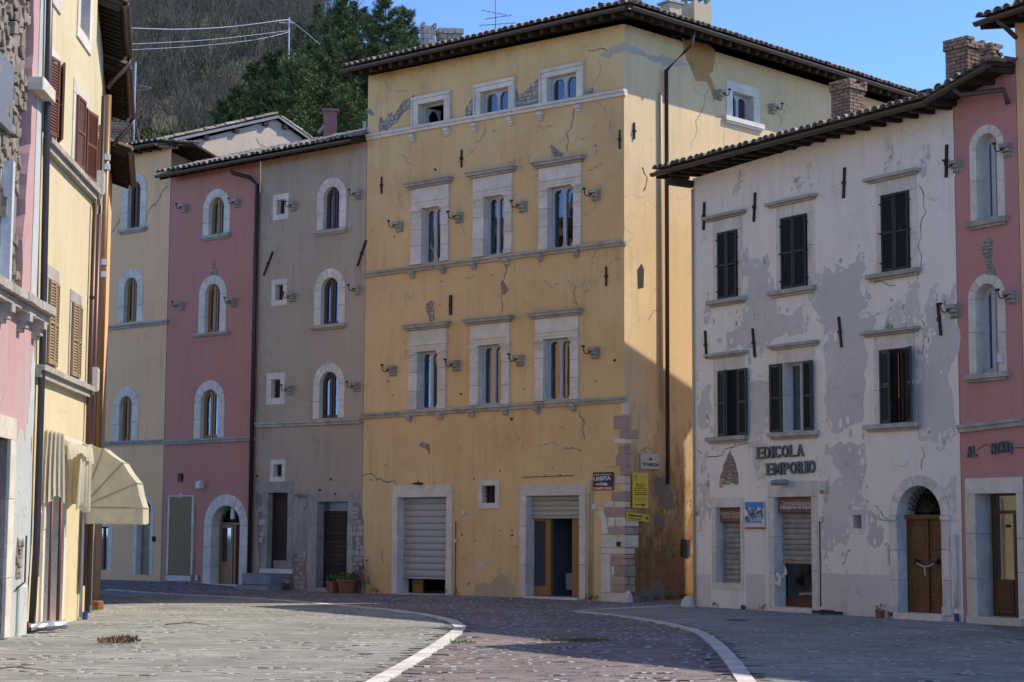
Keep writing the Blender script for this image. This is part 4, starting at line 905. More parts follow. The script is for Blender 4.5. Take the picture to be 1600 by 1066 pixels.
# chimneys of the ochre house: placed at their own depth behind the eaves
def stack(T, roof, x0, x1, yt, yb, Y, mat, **k):
    a = at(x0, (yt + yb) / 2, Y); b = at(x1, (yt + yb) / 2, Y); zt = at((x0 + x1) / 2, yt, Y).z; zb = at((x0 + x1) / 2, yb, Y).z - .8; wd = (b.x - a.x)
    return chimney(T, roof, (a.x + b.x) / 2, Y, zb, zt, wd * .74, wd * .74, k.pop('rot', .6), mat, **k)
stack(T, roof, 1063, 1111, 10, 38, 47.0, 'faded', cap=False)
a = at(1063, 0, 47); b = at(1111, 0, 47); zc = at(1087, 10, 47).z; m = MB(); cx = (a.x + b.x) / 2
for dx, dy in ((-.22, -.22), (.22, -.22), (.22, .22), (-.22, .22)):
    c, s = math.cos(.6), math.sin(.6); m.wbox((cx + dx * c - dy * s, 47 + dx * s + dy * c, zc + .12), (c, s, 0), (-s, c, 0), (0, 0, 1), .13, .13, .26)
m.wbox((cx, 47, zc + .29), (c, s, 0), (-s, c, 0), (0, 0, 1), .72, .72, .09); T.part('chimney_cap', m, M['stone_old'], roof)
stack(T, roof, 1032, 1064, 8, 30, 46.2, 'faded', cap=True)
# ruined stone tops behind the left eave
for x0, x1, yt, sd in ((656, 681, 38, 1), (681, 705, 46, 2), (700, 723, 49, 3)):
    stack(T, roof, x0, x1, yt, 72, 49.5 + sd * .3, 'rubblegrey' if 'rubblegrey' in M else 'greystone', bricks=True, ruined=True, seed=sd, z_course=.16, name='stone_chimney', rot=.3)

# ================================================================== THE ROW TO THE LEFT OF IT
def arch_window(T, F, ox0, ox1, oyt, oyb, ix0, ix1, iyt, fm='frame_wood', curtain=None, sill=(.06, .09, .12), stone='stone', o=-.12, jb=2, style='arch', nv=7, depth=.36, proud=.02):
    box = F.box(ix0, ix1, iyt, oyb); wd = (F.s(ix0, oyb) - F.s(ox0, oyb)); wr = F.s(ox1, oyb) - F.s(ix1, oyb)
    k = (wd + wr) / 2; s0 = F.s(ox0, oyb) + k; s1 = F.s(ox1, oyb) - k; box = (s0, s1, box[2], box[3])
    win = sash_window(T, F, box, style, o=o, fm=M[fm], curtain=curtain); dark_room(T, F, box, win)
    return stones(T, F, win, box, k, M[stone], head='arch', nj=jb, sill=sill, sillmat=M['stone_old'], nv=nv, proud=proud, dep=depth)
def small_window(T, F, ox0, ox1, oyt, oyb, ix0, ix1, iyt, iyb, fm='frame_dark', proud=.012):
    box = F.box(ix0, ix1, iyt, iyb); o_ = F.box(ox0, ox1, oyt, oyb); k = ((box[0] - o_[0]) + (o_[1] - box[1])) / 2
    win = sash_window(T, F, box, 'plain', fm=M[fm]); dark_room(T, F, box, win, 1.0)
    return stones(T, F, win, box, k, M['stone'], nj=1, bottom=True, proud=proud, jit=.002)
SG, SP, SCm = 0.0, -3.98, -7.66
# --- taupe house
T = Thing('taupe_house', 'narrow grey brown house with bare stone ground floor next to the ochre corner building', 'building', LE.w(-2, 0)); TG = T
h = [arch_window(T, LE, 495, 541, 279, 359, 505, 530, 292, 'frame_dark'), arch_window(T, LE, 491, 539, 419, 507, 501.5, 528.5, 434, 'frame_dark', [(.2, .8, 'curtain')]), arch_window(T, LE, 489, 538, 568, 654, 499, 528, 581, 'frame_dark', [(.1, .4, 'curtain')], sill=None)]
h += [small_window(T, LE, 424.6, 449, 303, 343, 433, 445, 312, 334.6), small_window(T, LE, 422, 446.5, 436, 478, 430.5, 442.5, 445, 469), small_window(T, LE, 415, 444, 585, 631, 423.6, 438, 593, 622), small_window(T, LE, 421, 445, 719, 753, 427.5, 440.5, 726, 745)]
course(T, LE, (LE.s(402, 661), LE.z(402, 661)), (-.05, LE.z(565, 654)), .13, .12)
def plank_door(T, F, box, name, mat, o=-.2, horizontal=False, n=5, label=None):
    s0, s1, z0, z1 = box; m = MB(); m.plate(F, rc(s0, s1, z0, z1), [rc(s0 + .05, s1 - .05, z0 + .01, z1 - .05)], o + .03, .06); base = T.part(name, m, M[mat], label=label); rr = random.Random(int(z1 * 100))
    L = (z1 - z0 - .06) if horizontal else (s1 - s0 - .1)
    for i in range(n):
        a, b = i / n * L, (i + 1) / n * L - .006; m = MB(); d = rr.uniform(-.005, .005)
        if horizontal: m.rect(F, s0 + .05, s1 - .05, z0 + .01 + a, z0 + .01 + b, o - .03, o + d, .008)
        else: m.rect(F, s0 + .05 + a, s0 + .05 + b, z0 + .01, z1 - .05, o - .03, o + d, .008)
        T.part('plank', m, M[mat], base)
    return base
box = LE.box(418, 449, 770, 889); d = plank_door(T, LE, box, 'shop_door', 'oldwood', n=4, label='old dark plank door with worn white foot'); h.append(stones(T, LE, d, box, .22, M['greystone'], nj=3, lint=.30, proud=.012)); dark_room(T, LE, box, d)
m = MB(); m.rect(LE, box[0] + .05, box[1] - .05, box[2] + .02, box[2] + .22, -.21, -.18); T.part('kick_board', m, M['greystone'], d)
m = MB(); m.rect(LE, box[0] - .25, box[1] + .25, box[2] - .12, box[2] - .003, -.3, .05, .01); T.part('threshold', m, M['stone'], d)
m = MB(); m.rect(LE, box[0] + .06, box[1] - .06, box[2] + .9, box[2] + .96, -.19, -.175); T.part('door_rail', m, M['oldwood'], d)
box = LE.box(495, 542.5, 784, 920); d = plank_door(T, LE, (box[0], box[1], box[2], LE.z(518, 799)), 'store_door', 'oldwood', o=-.28, horizontal=True, n=17, label='wide dark door of horizontal planks under a ribbed strip'); h.append(stones(T, LE, d, box, .19, M['greystone'], nj=4, lint=.22, proud=.012)); dark_room(T, LE, box, d, o=-.4)
m = MB(); n = 26
for i in range(n): m.rect(LE, box[0] + (box[1] - box[0]) * i / n, box[0] + (box[1] - box[0]) * (i + .7) / n, LE.z(518, 798.5), box[3], -.29, -.26, .004)
T.part('ribbed_strip', m, M['gutter_grey'], d)
m = MB(); zt = LE.z(480, 252); m.plate(LE, [(SP + .01, -.6), (-.01, -.6), (-.01, LE.z(566, 222) + .2), (SP + .01, LE.z(407, 252) + .1)], h, 0.0, .34); T.part('wall', m, M['taupe'])
# bare stone and old render of its ground floor
patch(T, LE, [(399, 758), (455, 752), (456, 772), (500, 771), (562, 770), (561, 930), (542, 932), (397, 918)] , 'greystone', seed=21, o=.003, it=1) if False else None
gm = MB(); zz = LE.z(480, 771); hs2 = []
def stone_field(T, F, xa, xb, ya, yb, seed, size=.17, st='stone_old', dens=1.0, pxl=10):
    """rough coursed stones on a stretch of wall"""
    return bare_masonry(T, F, [(xa, yb), (xb, yb), (xb, ya), (xa, ya)], seed, size, st)
M['render_old'] = plaster('old_grey_render', (.36, .33, .285), (.25, .22, .185), .7, 1.0, 1.0, None, .6, 22)
patch(T, LE, [(457, 775), (480, 774), (480, 860), (457, 862)], 'render_old', seed=23, it=2)
patch(T, LE, [(400, 757), (457, 752), (458, 768), (400, 770)], 'render_old', seed=24, it=3)
patch(T, LE, [(458, 772), (562, 770), (562, 782), (482, 782), (458, 776)], 'render_old', seed=25, it=2, amp=.015)
bare_masonry(T, LE, [(398, 917), (407, 916), (408, 772), (400, 770)], 26, .17, 'stone_old'); bare_masonry(T, LE, [(457, 920), (480, 922), (480, 862), (457, 864)], 27, .15, 'stone_pink'); bare_masonry(T, LE, [(553, 928), (562, 929), (561, 784), (553, 786)], 28, .16, 'stone_old')
bare_masonry(T, LE, [(408, 917), (457, 918), (457, 897), (408, 896)], 29, .13, 'stone_old')
crack(T, LE, [(423, 300), (420, 330), (424, 350)], .03, seed=51); crack(T, LE, [(418, 455), (414, 490), (420, 520), (416, 560)], .07, 'stone_old', seed=52, amp=.3); crack(T, LE, [(413, 540), (412, 552)], .05, 'stone_old', seed=53)
anchor(T, LE, 420, 412, .72, 28, .045); anchor(T, LE, 566, 396, .72, 24, .045)
for k in ((461, 324), (458, 466), (455, 611), (561, 306), (560, 455), (558, 606)): bracket(T, LE, *k, sc=.9)
for u, v in ((402, 744), (517, 749), (524, 772), (500, 766)): m = MB(); s, z = LE.px(u, v); m.tube([LE.w(s, z, -.01), LE.w(s, z, .02)], .035, 7); T.part('iron_tie', m, M['iron'])
# --- pink house
T = Thing('pink_house', 'tall dusty pink house with three round headed windows and arched door', 'building', LE.w(-5.8, 0)); TP = T
h = [arch_window(T, LE, 317, 359, 295, 367, 326.5, 350, 308.5, 'frame_wood'), arch_window(T, LE, 310, 353, 430, 520, 321, 344.6, 444, 'frame_wood', sill=(.16, .06, .12)), arch_window(T, LE, 303, 350, 594, 685, 313, 340, 609, 'frame_wood', [(.3, .6, 'curtain')], sill=None)]
course(T, LE, (LE.s(256, 689), LE.z(256, 689)), (SP, LE.z(392, 682)), .12, .12)
# boarded shop front
box = LE.box(264, 299, 776, 899); m = MB(); m.rect(LE, box[0], box[1], box[2], box[3], -.03, .015, .004); d = T.part('boarded_opening', m, M['osb'], label='opening boarded over with strand board')
h.append(stones(T, LE, d, (box[0] + .02, box[1] - .02, box[2] + .02, box[3] - .02), .09, M['stone'], nj=3, lint=.05, proud=.01)); m = MB(); m.rect(LE, box[0] - .05, box[1] + .05, box[2] - .16, box[2] - .01, -.1, .05); T.part('threshold', m, M['stone'], d)
s = (box[0] + box[1]) / 2; m = MB(); m.tube([LE.w(s - .08, box[3] - .02, .0), LE.w(s, box[3] + .07, .0), LE.w(s + .08, box[3] - .02, .0)], .05, 5); T.part('arch_stone', m, M['stone'], d)
# arched doorway
ox0, ox1 = LE.s(317, 915), LE.s(386, 915); k = LE.s(329, 915) - ox0; box = (ox0 + k, ox1 - k, LE.z(352, 914), LE.z(352, 790)); s0, s1, z0, z1 = box; c = (s0 + s1) / 2; zs = LE.z(352, 818)
m = MB(); r = (s1 - s0) / 2; m.plate(LE, arch(s0, s1, z0, z1), [[(s0 + .04, z0 + .01), (c - .0, z0 + .01), (c, zs - .03), (s0 + .04, zs - .03)], [(c + .08, z0 + .01), (s1 - .04, z0 + .01), (s1 - .04, zs - .03), (c + .08, zs - .03)], [(c + (r - .05) * math.cos(PI * i / 10), zs + .03 + (r - .07) * math.sin(PI * i / 10)) for i in range(11)]], -.3, .06)
d = T.part('arched_door', m, M['frame_wood'], label='half open glazed wooden door under an iron fanlight'); dark_room(T, LE, box, d, o=-.42)
m = MB(); m.plate(LE, rc(s0 + .05, c - .01, z0 + .02, zs - .04), [rc(s0 + .12, c - .08, z0 + .62, zs - .12)], -.27, .04, outer_edge=True); T.part('door_leaf', m, M['frame_wood'], d)
m = MB(); m.rect(LE, s0 + .14, c - .1, z0 + .12, z0 + .5, -.275, -.255, .015); T.part('door_panel', m, M['frame_wood'], d)
g = MB(); g.face([LE.w(p, q, -.29) for p, q in rc(s0 + .11, c - .07, z0 + .6, zs - .1)]); T.part('pane', g, M['glass'], d)
g = MB(); g.face([LE.w(p, q, -.36) for p, q in rc(c + .05, s1 - .02, z0 + .02, zs - .04)]); T.part('open_leaf', g, M['brown_wood'], d)
for i in range(1, 8): m = MB(); a = PI * i / 8; m.tube([LE.w(c, zs + .03, -.27), LE.w(c + r * .85 * math.cos(a), zs + .03 + r * .85 * math.sin(a), -.27)], .011, 5); T.part('fanlight_bar', m, M['iron'], d)
m = MB(); m.rect(LE, c - .05, c + .08, zs + .12, zs + .42, -.28, -.2); T.part('lantern', m, M['plastic'], d)
h.append(stones(T, LE, d, box, k, M['stone'], head='arch', nj=3, nv=9, dep=.4, proud=.025)); m = MB(); m.rect(LE, s0 - .02, s1 + .02, z0 - .1, z0 + .015, -.4, .06); T.part('threshold', m, M['stone'], d)
bx = LE.box(277, 286.5, 740, 754); h.append(rc(*bx)); m = MB(); m.face([LE.w(a, b, -.2) for a, b in rc(bx[0] - .02, bx[1] + .02, bx[2] - .02, bx[3] + .02)]); T.part('vent_recess', m, M['dark'])
m = MB(); m.plate(LE, [(SCm + .01, -.6), (SP - .01, -.6), (SP - .01, LE.z(407, 252) + .1), (SCm + .01, LE.z(268, 283) + .15)], h, 0.0, .34); T.part('wall', m, M['pink'])
for k in ((290, 327), (372, 319), (284, 480), (366, 474)): bracket(T, LE, *k, sc=.9)
bare_masonry(T, LE, [(327, 431), (332, 418), (334, 403), (337, 415), (341, 430)], 31, .08); crack(T, LE, [(319, 530), (323, 548), (329, 560), (326, 570)], .06, 'stone_old', seed=54, amp=.35)
m = MB(); bx = LE.box(311, 319, 752, 764); m.rect(LE, *bx, 0, .12); m.rect(LE, bx[0] + .02, bx[1] - .02, bx[2] + .01, bx[3] - .04, .12, .16); T.part('wall_lamp', m, M['plastic'])
m = MB(); bx = LE.box(306, 311, 898, 908); m.rect(LE, *bx, 0, .05); T.part('meter_box', m, M['gutter_grey'])
pipe(T, LE, [(LE.s(305, 800), .2, .02), (LE.s(305, 800), LE.z(305, 790), .02)], .014, 'pipe_cream', 'conduit')
a = LE.s(399, 600); pipe(T, LE, [(LE.s(383, 262), LE.z(383, 270), .55), (LE.s(384, 268), LE.z(384, 275), .5), (LE.s(398, 275), LE.z(398, 279), .2), (a, LE.z(404, 290), .09), (a, .1, .09)], .06, 'pipe_dark', label if False else 'downpipe')
# shared eaves of the two houses
ea = (LE.s(247, 276, .55), LE.z(247, 276, .55)); eb = (-.02, LE.z(571, 216, .55)); em = (SP, ea[1] + (eb[1] - ea[1]) * (SP - ea[0]) / (eb[0] - ea[0]))
eave_roof(TP, LE, ea, em, .55, .34, 3.6, 'tile_grey', 4, 9, .40, seed=3, gut='gutter', rh=.10); eave_roof(TG, LE, em, eb, .55, .34, 3.6, 'tile_grey', 4, 9, .40, seed=4, gut='gutter', rh=.10)
for T_, a, b in ((TP, SCm, SP), (TG, SP, 0)):
    m = MB(); za = em[1] - .1; m.face([LE.w(a, -.5, -7), LE.w(b, -.5, -7), LE.w(b, za, -7), LE.w(a, za, -7)]); m.face([LE.w(a, -.5, 0), LE.w(a, za, 0), LE.w(a, za, -7), LE.w(a, -.5, -7)]) if T_ is TP else None; T_.part('back_wall', m, M['taupe'])
stack(TG, TG.o, 502, 530, 176, 222, 50.5, 'pinkstack', rot=.1)
stack(TG, TG.o, 566, 573, 190, 210, 50.0, 'stone', rot=.1, cap=False)
m = MB(); a = at(497, 208, 51); b = at(508, 196, 51); m.tube([a, b], .05, 6); TG.part('ridge_tile', m, M['stone_old'])
# --- cream house
T = Thing('cream_house', 'cream yellow house with round headed windows at the far left corner of the square', 'building', LE.w(-10, 0)); TC = T
h = [arch_window(T, LE, 190, 228, 271, 357, 199.6, 219, 284, 'brown_wood'), arch_window(T, LE, 184, 222.7, 420, 504, 194.5, 214.5, 434, 'frame_wood', sill=None), arch_window(T, LE, 176, 215, 606, 690, 187, 206, 619, 'frame_wood', [(.2, .5, 'curtain')], sill=None)]
course(T, LE, (-12.9, LE.z(159, 512) - .02), (SCm + .05, LE.z(262, 500)), .12, .10); course(T, LE, (-12.9, LE.z(150, 691)), (SCm - .05, LE.z(254, 687)), .12, .12)
box = LE.box(143, 168, 823, 891); w_ = sash_window(T, LE, box, 'plain', fm=M['frame_dark'], curtain=[(.3, .9, 'curtain')]); dark_room(T, LE, box, w_); h.append(stones(T, LE, w_, box, .2, M['stone'], nj=2, proud=.01))
ox0, ox1 = LE.s(207, 900), LE.s(238, 900); k = .14; box = (ox0 + k, ox1 - k, LE.z(222, 899), LE.z(222, 782)); d = plank_door(T, LE, (box[0], box[1], box[2], box[3] - .38), 'arched_door', 'greystone', n=3, label='plain grey brown door under a dark fanlight'); dark_room(T, LE, box, d); h.append(stones(T, LE, d, box, k, M['stone'], head='arch', nj=3, proud=.012))
m = MB(); m.plate(LE, [(-13, -.6), (SCm - .01, -.6), (SCm - .01, LE.z(265, 226)), (-13, LE.z(165, 242) - .05)], h, 0.0, .34); m.face([LE.w(-13, -.6), LE.w(-13, 12.6), LE.w(-13, 12.6, -8), LE.w(-13, -.6, -8)]); m.face([LE.w(-13, -.6, -8), LE.w(-13, 12.6, -8), LE.w(SCm, 12.6, -8), LE.w(SCm, -.6, -8)]); T.part('wall', m, M['cream'])
crack(T, LE, [(263, 290), (254, 298), (248, 312), (238, 322), (230, 335), (228, 350)], .06, 'mortar', seed=61, amp=.3); crack(T, LE, [(188, 340), (180, 355), (170, 375), (163, 392)], .05, 'mortar', seed=62)
m = MB(); bx = LE.box(239, 243, 838, 846); m.rect(LE, *bx, 0, .05); T.part('bell_box', m, M['iron'])
eave_roof(T, LE, (-13.2, LE.z(163, 240, .5) + .02), (SCm - .02, LE.z(262, 222, .5)), .5, .12, 1.0, 'tile_grey', 3, 4, .4, seed=5, gut='gutter', rh=.1)
stack(T, T.o, 168, 206, 197, 240, 55.5, 'brick', bricks=True, rot=.2, seed=5)
# --- gabled house behind
GA = Fac(at(430, 200, 55).xy, 40); T = Thing('gabled_house', 'pale pinkish gable wall with grey edged roof rising behind the pink house', 'building', (GA.p.x, GA.p.y, 0))
pl, pa, pr = GA.px(258, 231), GA.px(431, 187), GA.px(480, 222)
m = MB(); m.face([GA.w(pl[0], 6), GA.w(pr[0], 6), GA.w(*pr), GA.w(*pa), GA.w(*pl)]); m.face([GA.w(pl[0], 6), GA.w(*pl), GA.w(pl[0], pl[1], -6), GA.w(pl[0], 6, -6)]); m.face([GA.w(pr[0], 6), GA.w(*pr), GA.w(pr[0], pr[1], -6), GA.w(pr[0], 6, -6)]); m.face([GA.w(pl[0], 6, -6), GA.w(pl[0], pl[1], -6), GA.w(pa[0], pa[1], -6), GA.w(pr[0], pr[1], -6), GA.w(pr[0], 6, -6)]); T.part('wall', m, M['pale'])
for nm, (a, b) in (('left', ((pl[0] - .35, pl[1] - .02), pa)), ('right', ((pr[0] + .35, pr[1] - .14), pa))):
    A, Bp = GA.w(a[0], a[1] + .06, .12), GA.w(b[0], b[1] + .06, .12); A2, B2 = GA.w(a[0], a[1] + .06, -6), GA.w(b[0], b[1] + .06, -6); up = Vector((0, 0, .07)); m = MB()
    m.face([A, Bp, B2, A2]); m.face([A + up, Bp + up, B2 + up, A2 + up]); m.face([A, Bp, Bp + up, A + up]); m.face([A, A2, A2 + up, A + up]); rf = T.part('roof', m, M['wood_dark'])
    m = MB(); d3 = Vector((GA.n.x, GA.n.y, 0)) * .03; m.face([A + d3 - up * .5, Bp + d3 - up * .5, Bp + d3 + up * .7, A + d3 + up * .7]); m.face([A + d3 + up * .7, Bp + d3 + up * .7, Bp - d3 * 2 + up * .8, A - d3 * 2 + up * .8]); T.part('barge_board', m, M['concrete'], rf)
    tiled_plane(T, rf, A + up, A2 + up, (Bp - A), 3 if nm == 'left' else 0, int((Bp - A).length / .37), 'tile_grey', seed=9)
    n = 4 if nm == 'left' else 2
    for i in range(n): m = MB(); t = (i + .6) / n; p = A.lerp(Bp, t) - Vector((0, 0, .12)); m.wbox(p - Vector((GA.n.x, GA.n.y, 0)) * .2, GA.u.to_3d(), GA.n.to_3d(), (0, 0, 1), .16, .4, .14); T.part('purlin_end', m, M['wood_dark'], rf)
crack(T, GA, [(292, 238), (290, 246), (297, 256), (293, 262)], .12, 'mortar', seed=63); crack(T, GA, [(400, 215), (404, 224), (415, 232)], .04, 'mortar', seed=64)

# ================================================================== WHITE HOUSE ON THE RIGHT
T = Thing('white_house', 'white plastered house patched with grey render and closed green shutters', 'building', (WH.p.x, WH.p.y, 0)); TW = T; SE = WH.s(1496, 500)
def white_window(cor, sur, sh, sill, lv, kind, srow):
    """cor/sur/sh/sill in picture columns and rows measured on the wall plane"""
    box = WH.box(sh[0], sh[1], sh[2], sh[3]); s0, s1, z0, z1 = box; wl = s0 - WH.s(sur[0], (sh[2] + sh[3]) / 2); wr = WH.s(sur[1], (sh[2] + sh[3]) / 2) - s1
    lint = max(.1, WH.z((cor[0] + cor[1]) / 2, (cor[2] + cor[3]) / 2 + 4) - z1)
    cur = {'closed': None, 'A': None, 'B': [(.0, .35, 'curtain'), (.4, .95, 'curtain_violet')], 'C': [(.75, .95, 'curtain')]}[kind]
    win = sash_window(T, WH, box, 'plain', fm=M['frame_dark'] if kind != 'B' else M['frame_blue'], curtain=cur, o=-.2); dark_room(T, WH, box, win)
    hole = stones(T, WH, win, box, wl, M['stone_w'], wr=wr, lint=lint, nj=2, proud=.008, jit=.001)
    a, b = WH.s(cor[0], (cor[2] + cor[3]) / 2), WH.s(cor[1], (cor[2] + cor[3]) / 2); zc = z1 + lint; m = MB()
    m.rect(WH, a + .06, b - .06, zc, zc + .04, 0, .08, .01); m.rect(WH, a, b, zc + .041, zc + .10, 0, .15, .015); T.part('cornice', m, M['stone_old'], win)
    a, b = WH.s(sill[0], (sill[2] + sill[3]) / 2), WH.s(sill[1], (sill[2] + sill[3]) / 2); m = MB(); m.rect(WH, a, b, z0 - .09, z0 - .003, -.15, .14, .018); m.rect(WH, a + .06, b - .06, z0 - .14, z0 - .091, -.05, .08, .01); T.part('sill', m, M['stone_old'], win)
    if kind == 'closed':
        c = (s0 + s1) / 2; leaf(T, win, WH, s0 + .005, c - s0 - .008, z0 + .01, z1 - .01, -1.5, lv, 1); leaf(T, win, WH, s1 - .005, s1 - c - .008, z0 + .01, z1 - .01, 1.5, lv, -1); leaf_hinges(T, WH, s0, z0, z1, win); leaf_hinges(T, WH, s1, z0, z1, win)
    return win, hole, box
M['stone_w'] = rough('whitewashed_stone', (.79, .72, .61), (.60, .54, .45), 4, .08, .4, .9, stretch=(1, 1, .4))
h = []
for a in [((1103, 1167, 330, 345), (1114, 1161), (1123, 1153, 361, 467), (1109, 1168, 465, 479)), ((1201, 1278, 304, 325), (1213, 1274), (1222, 1262, 337, 451), (1205, 1276, 450, 463)), ((1355, 1439, 264, 288), (1369, 1434), (1379, 1422, 301, 424), (1358, 1440, 421, 438))]:
    h.append(white_window(a[0], a[1], a[2], a[3], 'shutter', 'closed', 0)[1])
# second row: leaves stand open at different angles
lowrow = [((1106, 1170, 547, 561), (1115, 1164), (1124, 1156, 578, 682), (1108, 1170, 682, 691), 'A', (.36, 8, .40, 68)), ((1205, 1281, 532, 548), (1214, 1274), (1224, 1258, 566, 675), (1205, 1281, 673, 689), 'B', (.4, -158, .42, 150)), ((1351, 1439, 512, 526), (1366, 1432), (1377, 1419, 545, 662), (1355, 1440, 660, 675), 'C', (.4, -20, .36, 35))]
for cor, sur, sh, sill, kd, lf in lowrow:
    win, hole, (s0, s1, z0, z1) = white_window(cor, sur, sh, sill, 'shutter2', kd, 1); h.append(hole); W2 = (s1 - s0) / 2
    if kd == 'A': leaf(T, win, WH, s0 + .005, W2 * .95, z0 + .01, z1 - .01, -12, 'shutter2', 1); leaf(T, win, WH, s1 - .005, W2 * .98, z0 + .01, z1 - .01, 172, 'shutter2', -1, o=.06)
    if kd == 'B': leaf(T, win, WH, s0 + .005, W2 * .98, z0 + .01, z1 - .01, -170, 'shutter2', 1, o=.06); leaf(T, win, WH, s1 - .005, W2 * .98, z0 + .01, z1 - .01, 170, 'shutter2', -1, o=.06)
    if kd == 'C': leaf(T, win, WH, s0 + .005, W2 * .95, z0 + .01, z1 - .01, -10, 'shutter2', 1); leaf(T, win, WH, s1 - .005, W2 * .9, z0 + .01, z1 - .01, 150, 'shutter2', -1, o=.06)
# left shop window
box = WH.box(1119, 1157.5, 793, 911); win = roller(T, WH, (box[0] + .07, box[1], box[2], WH.z(1140, 816)), -.22, .11, 'roller_dirty'); h.append(stones(T, WH, win, box, .13, M['stone_w'], wr=.10, nj=2, lint=.2, bottom=True, proud=.012, dep=.4)); dark_room(T, WH, box, win, o=-.42)
m = MB(); zb = WH.z(1140, 816); m.rect(WH, box[0] + .02, box[1], zb, box[3], -.16, -.10); sb1 = T.part('shop_board', m, M['sign_brown'], label='brown board lettered above the narrow shop shutter')
text(T, 'Libreria-Giocattoli', WH, box[0] + .04, box[3] - .17, -.096, box[1] - box[0] - .08, .10, 'letter_cream', ext=.003, bold=.02, par=sb1); text(T, "Articoli da Regalo", WH, box[0] + .10, zb + .06, -.096, box[1] - box[0] - .2, .09, 'letter_cream', ext=.003, bold=.02, par=sb1)
# door with roller
box = WH.box(1210, 1269, 776.5, 951); zb = WH.z(1245, 801); zr = WH.z(1245, 881); win = roller(T, WH, (WH.s(1220, 850, -.25), box[1], zr, zb), -.25, .11, 'roller_dirty')
h.append(stones(T, WH, win, box, .18, M['stone_w'], wr=.18, nj=3, lint=.32, proud=.015, dep=.42)); dark_room(T, WH, box, win, 2.5, o=-.45)
m = MB(); m.rect(WH, WH.s(1212, 790), box[1] + .0, zb, box[3], -.16, -.08); sb2 = T.part('shop_board', m, M['sign_brown'], label='brown board lettered above the half raised door shutter'); a = WH.s(1218, 790)
text(T, 'Cartoleria-Bomboniere', WH, a, box[3] - .17, -.076, box[1] - a - .04, .10, 'letter_cream', ext=.003, bold=.02, par=sb2); text(T, 'Fotocopie-Fax-Tel. Emporio', WH, a - .06, zb + .05, -.076, box[1] - a - .0, .11, 'letter_white', ext=.003, bold=.02, par=sb2)
m = MB(); a = WH.s(1222, 900, -.3); m.plate(WH, rc(a, box[1], box[2] + .02, zr), [rc(a + .11, box[1] - .02, box[2] + .2, zr - .0 - .01)], -.3, .06); d = T.part('shop_door', m, M['brown_wood']); g = MB(); g.face([WH.w(p, q, -.33) for p, q in rc(a + .1, box[1], box[2] + .18, zr)]); T.part('pane', g, M['glass'], d)
m = MB(); m.rect(WH, a + .2, a + .42, zr + .05, zr + .09, -.22, -.21); T.part('sticker', m, M['orange'], win)
m = MB(); m.rect(WH, box[0] - .02, box[1] + .02, box[2] - .1, box[2] + .02, -.45, .06); T.part('threshold', m, M['stone'], d)
# little window, arched door
box = WH.box(1333, 1346, 805, 826); w_ = sash_window(T, WH, box, 'plain', fm=M['frame_dark'], o=-.25); dark_room(T, WH, box, w_, 1); h.append(stones(T, WH, w_, box, .11, M['stone_w'], nj=1, bottom=True, proud=.008))
ox0, ox1 = WH.s(1393, 950), WH.s(1487, 950); k = .20; box = (ox0 + k, ox1 - k, WH.z(1440, 960), WH.z(1440, 759)); s0, s1, z0, z1 = box; c = (s0 + s1) / 2; r = (s1 - s0) / 2; zs = z1 - r; zt_ = zs + .0
m = MB(); m.plate(WH, rc(s0, s1, z0, zs - .06), [rc(s0 + .02, c - .012, z0 + .01, zs - .09), rc(c + .012, s1 - .02, z0 + .01, zs - .09)], -.230, .05); m.rect(WH, s0, s1, zs - .06, zs + .02, -.300, -.160, .02); m.rect(WH, c - .02, c + .02, z0 + .01, zs - .06, -.240, -.200)
d = T.part('arched_door', m, M['oak'], label='carved oak double door with chained handles'); dark_room(T, WH, box, d, o=-.5)
for a, b in ((s0 + .02, c - .014), (c + .014, s1 - .02)):
    H_ = zs - .09 - z0; m = MB(); m.rect(WH, a, b, z0 + .01, zs - .09, -.300, -.250, .004)
    for q0, q1 in ((.02, .16), (.19, .45), (.49, .60), (.64, .98)):
        m.plate(WH, rc(a + .02, b - .02, z0 + H_ * q0, z0 + H_ * q1), [rc(a + .07, b - .07, z0 + H_ * q0 + .05, z0 + H_ * q1 - .05)] if H_ * (q1 - q0) > .16 else [], -.235, .02, outer_edge=True)
        if H_ * (q1 - q0) > .3: m.rect(WH, a + .09, b - .09, z0 + H_ * q0 + .07, z0 + H_ * q1 - .07, -.260, -.240, .02)
    lf = T.part('door_leaf', m, M['oak'], d)
    for q in (.32, .81): m = MB(); cc = (a + b) / 2; zc = z0 + H_ * q; m.prism(WH, [(cc + .09 * math.cos(2 * PI * i / 14), zc + .13 * math.sin(2 * PI * i / 14)) for i in range(14)], -.245, -.215, .02); m.prism(WH, [(cc + .045 * math.cos(2 * PI * i / 8), zc + .06 * math.sin(2 * PI * i / 8)) for i in range(8)], -.220, -.200, .02); T.part('rosette', m, M['oak'], d)
zh = z0 + (zs - z0) * .53
for sg in (-1, 1): m = MB(); m.tube([WH.w(c + sg * .26, zh, -.230), WH.w(c + sg * .26, zh, -.150), WH.w(c + sg * .24, zh - .03, -.130)], .035, 7); m.tube([WH.w(c + sg * .28, zh + .02, -.170), WH.w(c + sg * .30, zh + .07, -.170)], .02, 6); T.part('handle', m, M['iron'], d)
m = MB(); m.tube([WH.w(c + .24 * (i / 6 - 1), zh - .02 - .07 * math.sin(PI / 2 * i / 6), -.140) for i in range(7)] + [WH.w(c + .24 * (i / 6), zh - .09 + .07 * (1 - math.cos(PI / 2 * i / 6)), -.140) for i in range(1, 7)], .016, 6); m.tube([WH.w(c - .03, zh - .09, -.140), WH.w(c - .01, zh - .26, -.140)], .014, 5); T.part('chain', m, M['zinc'], d)
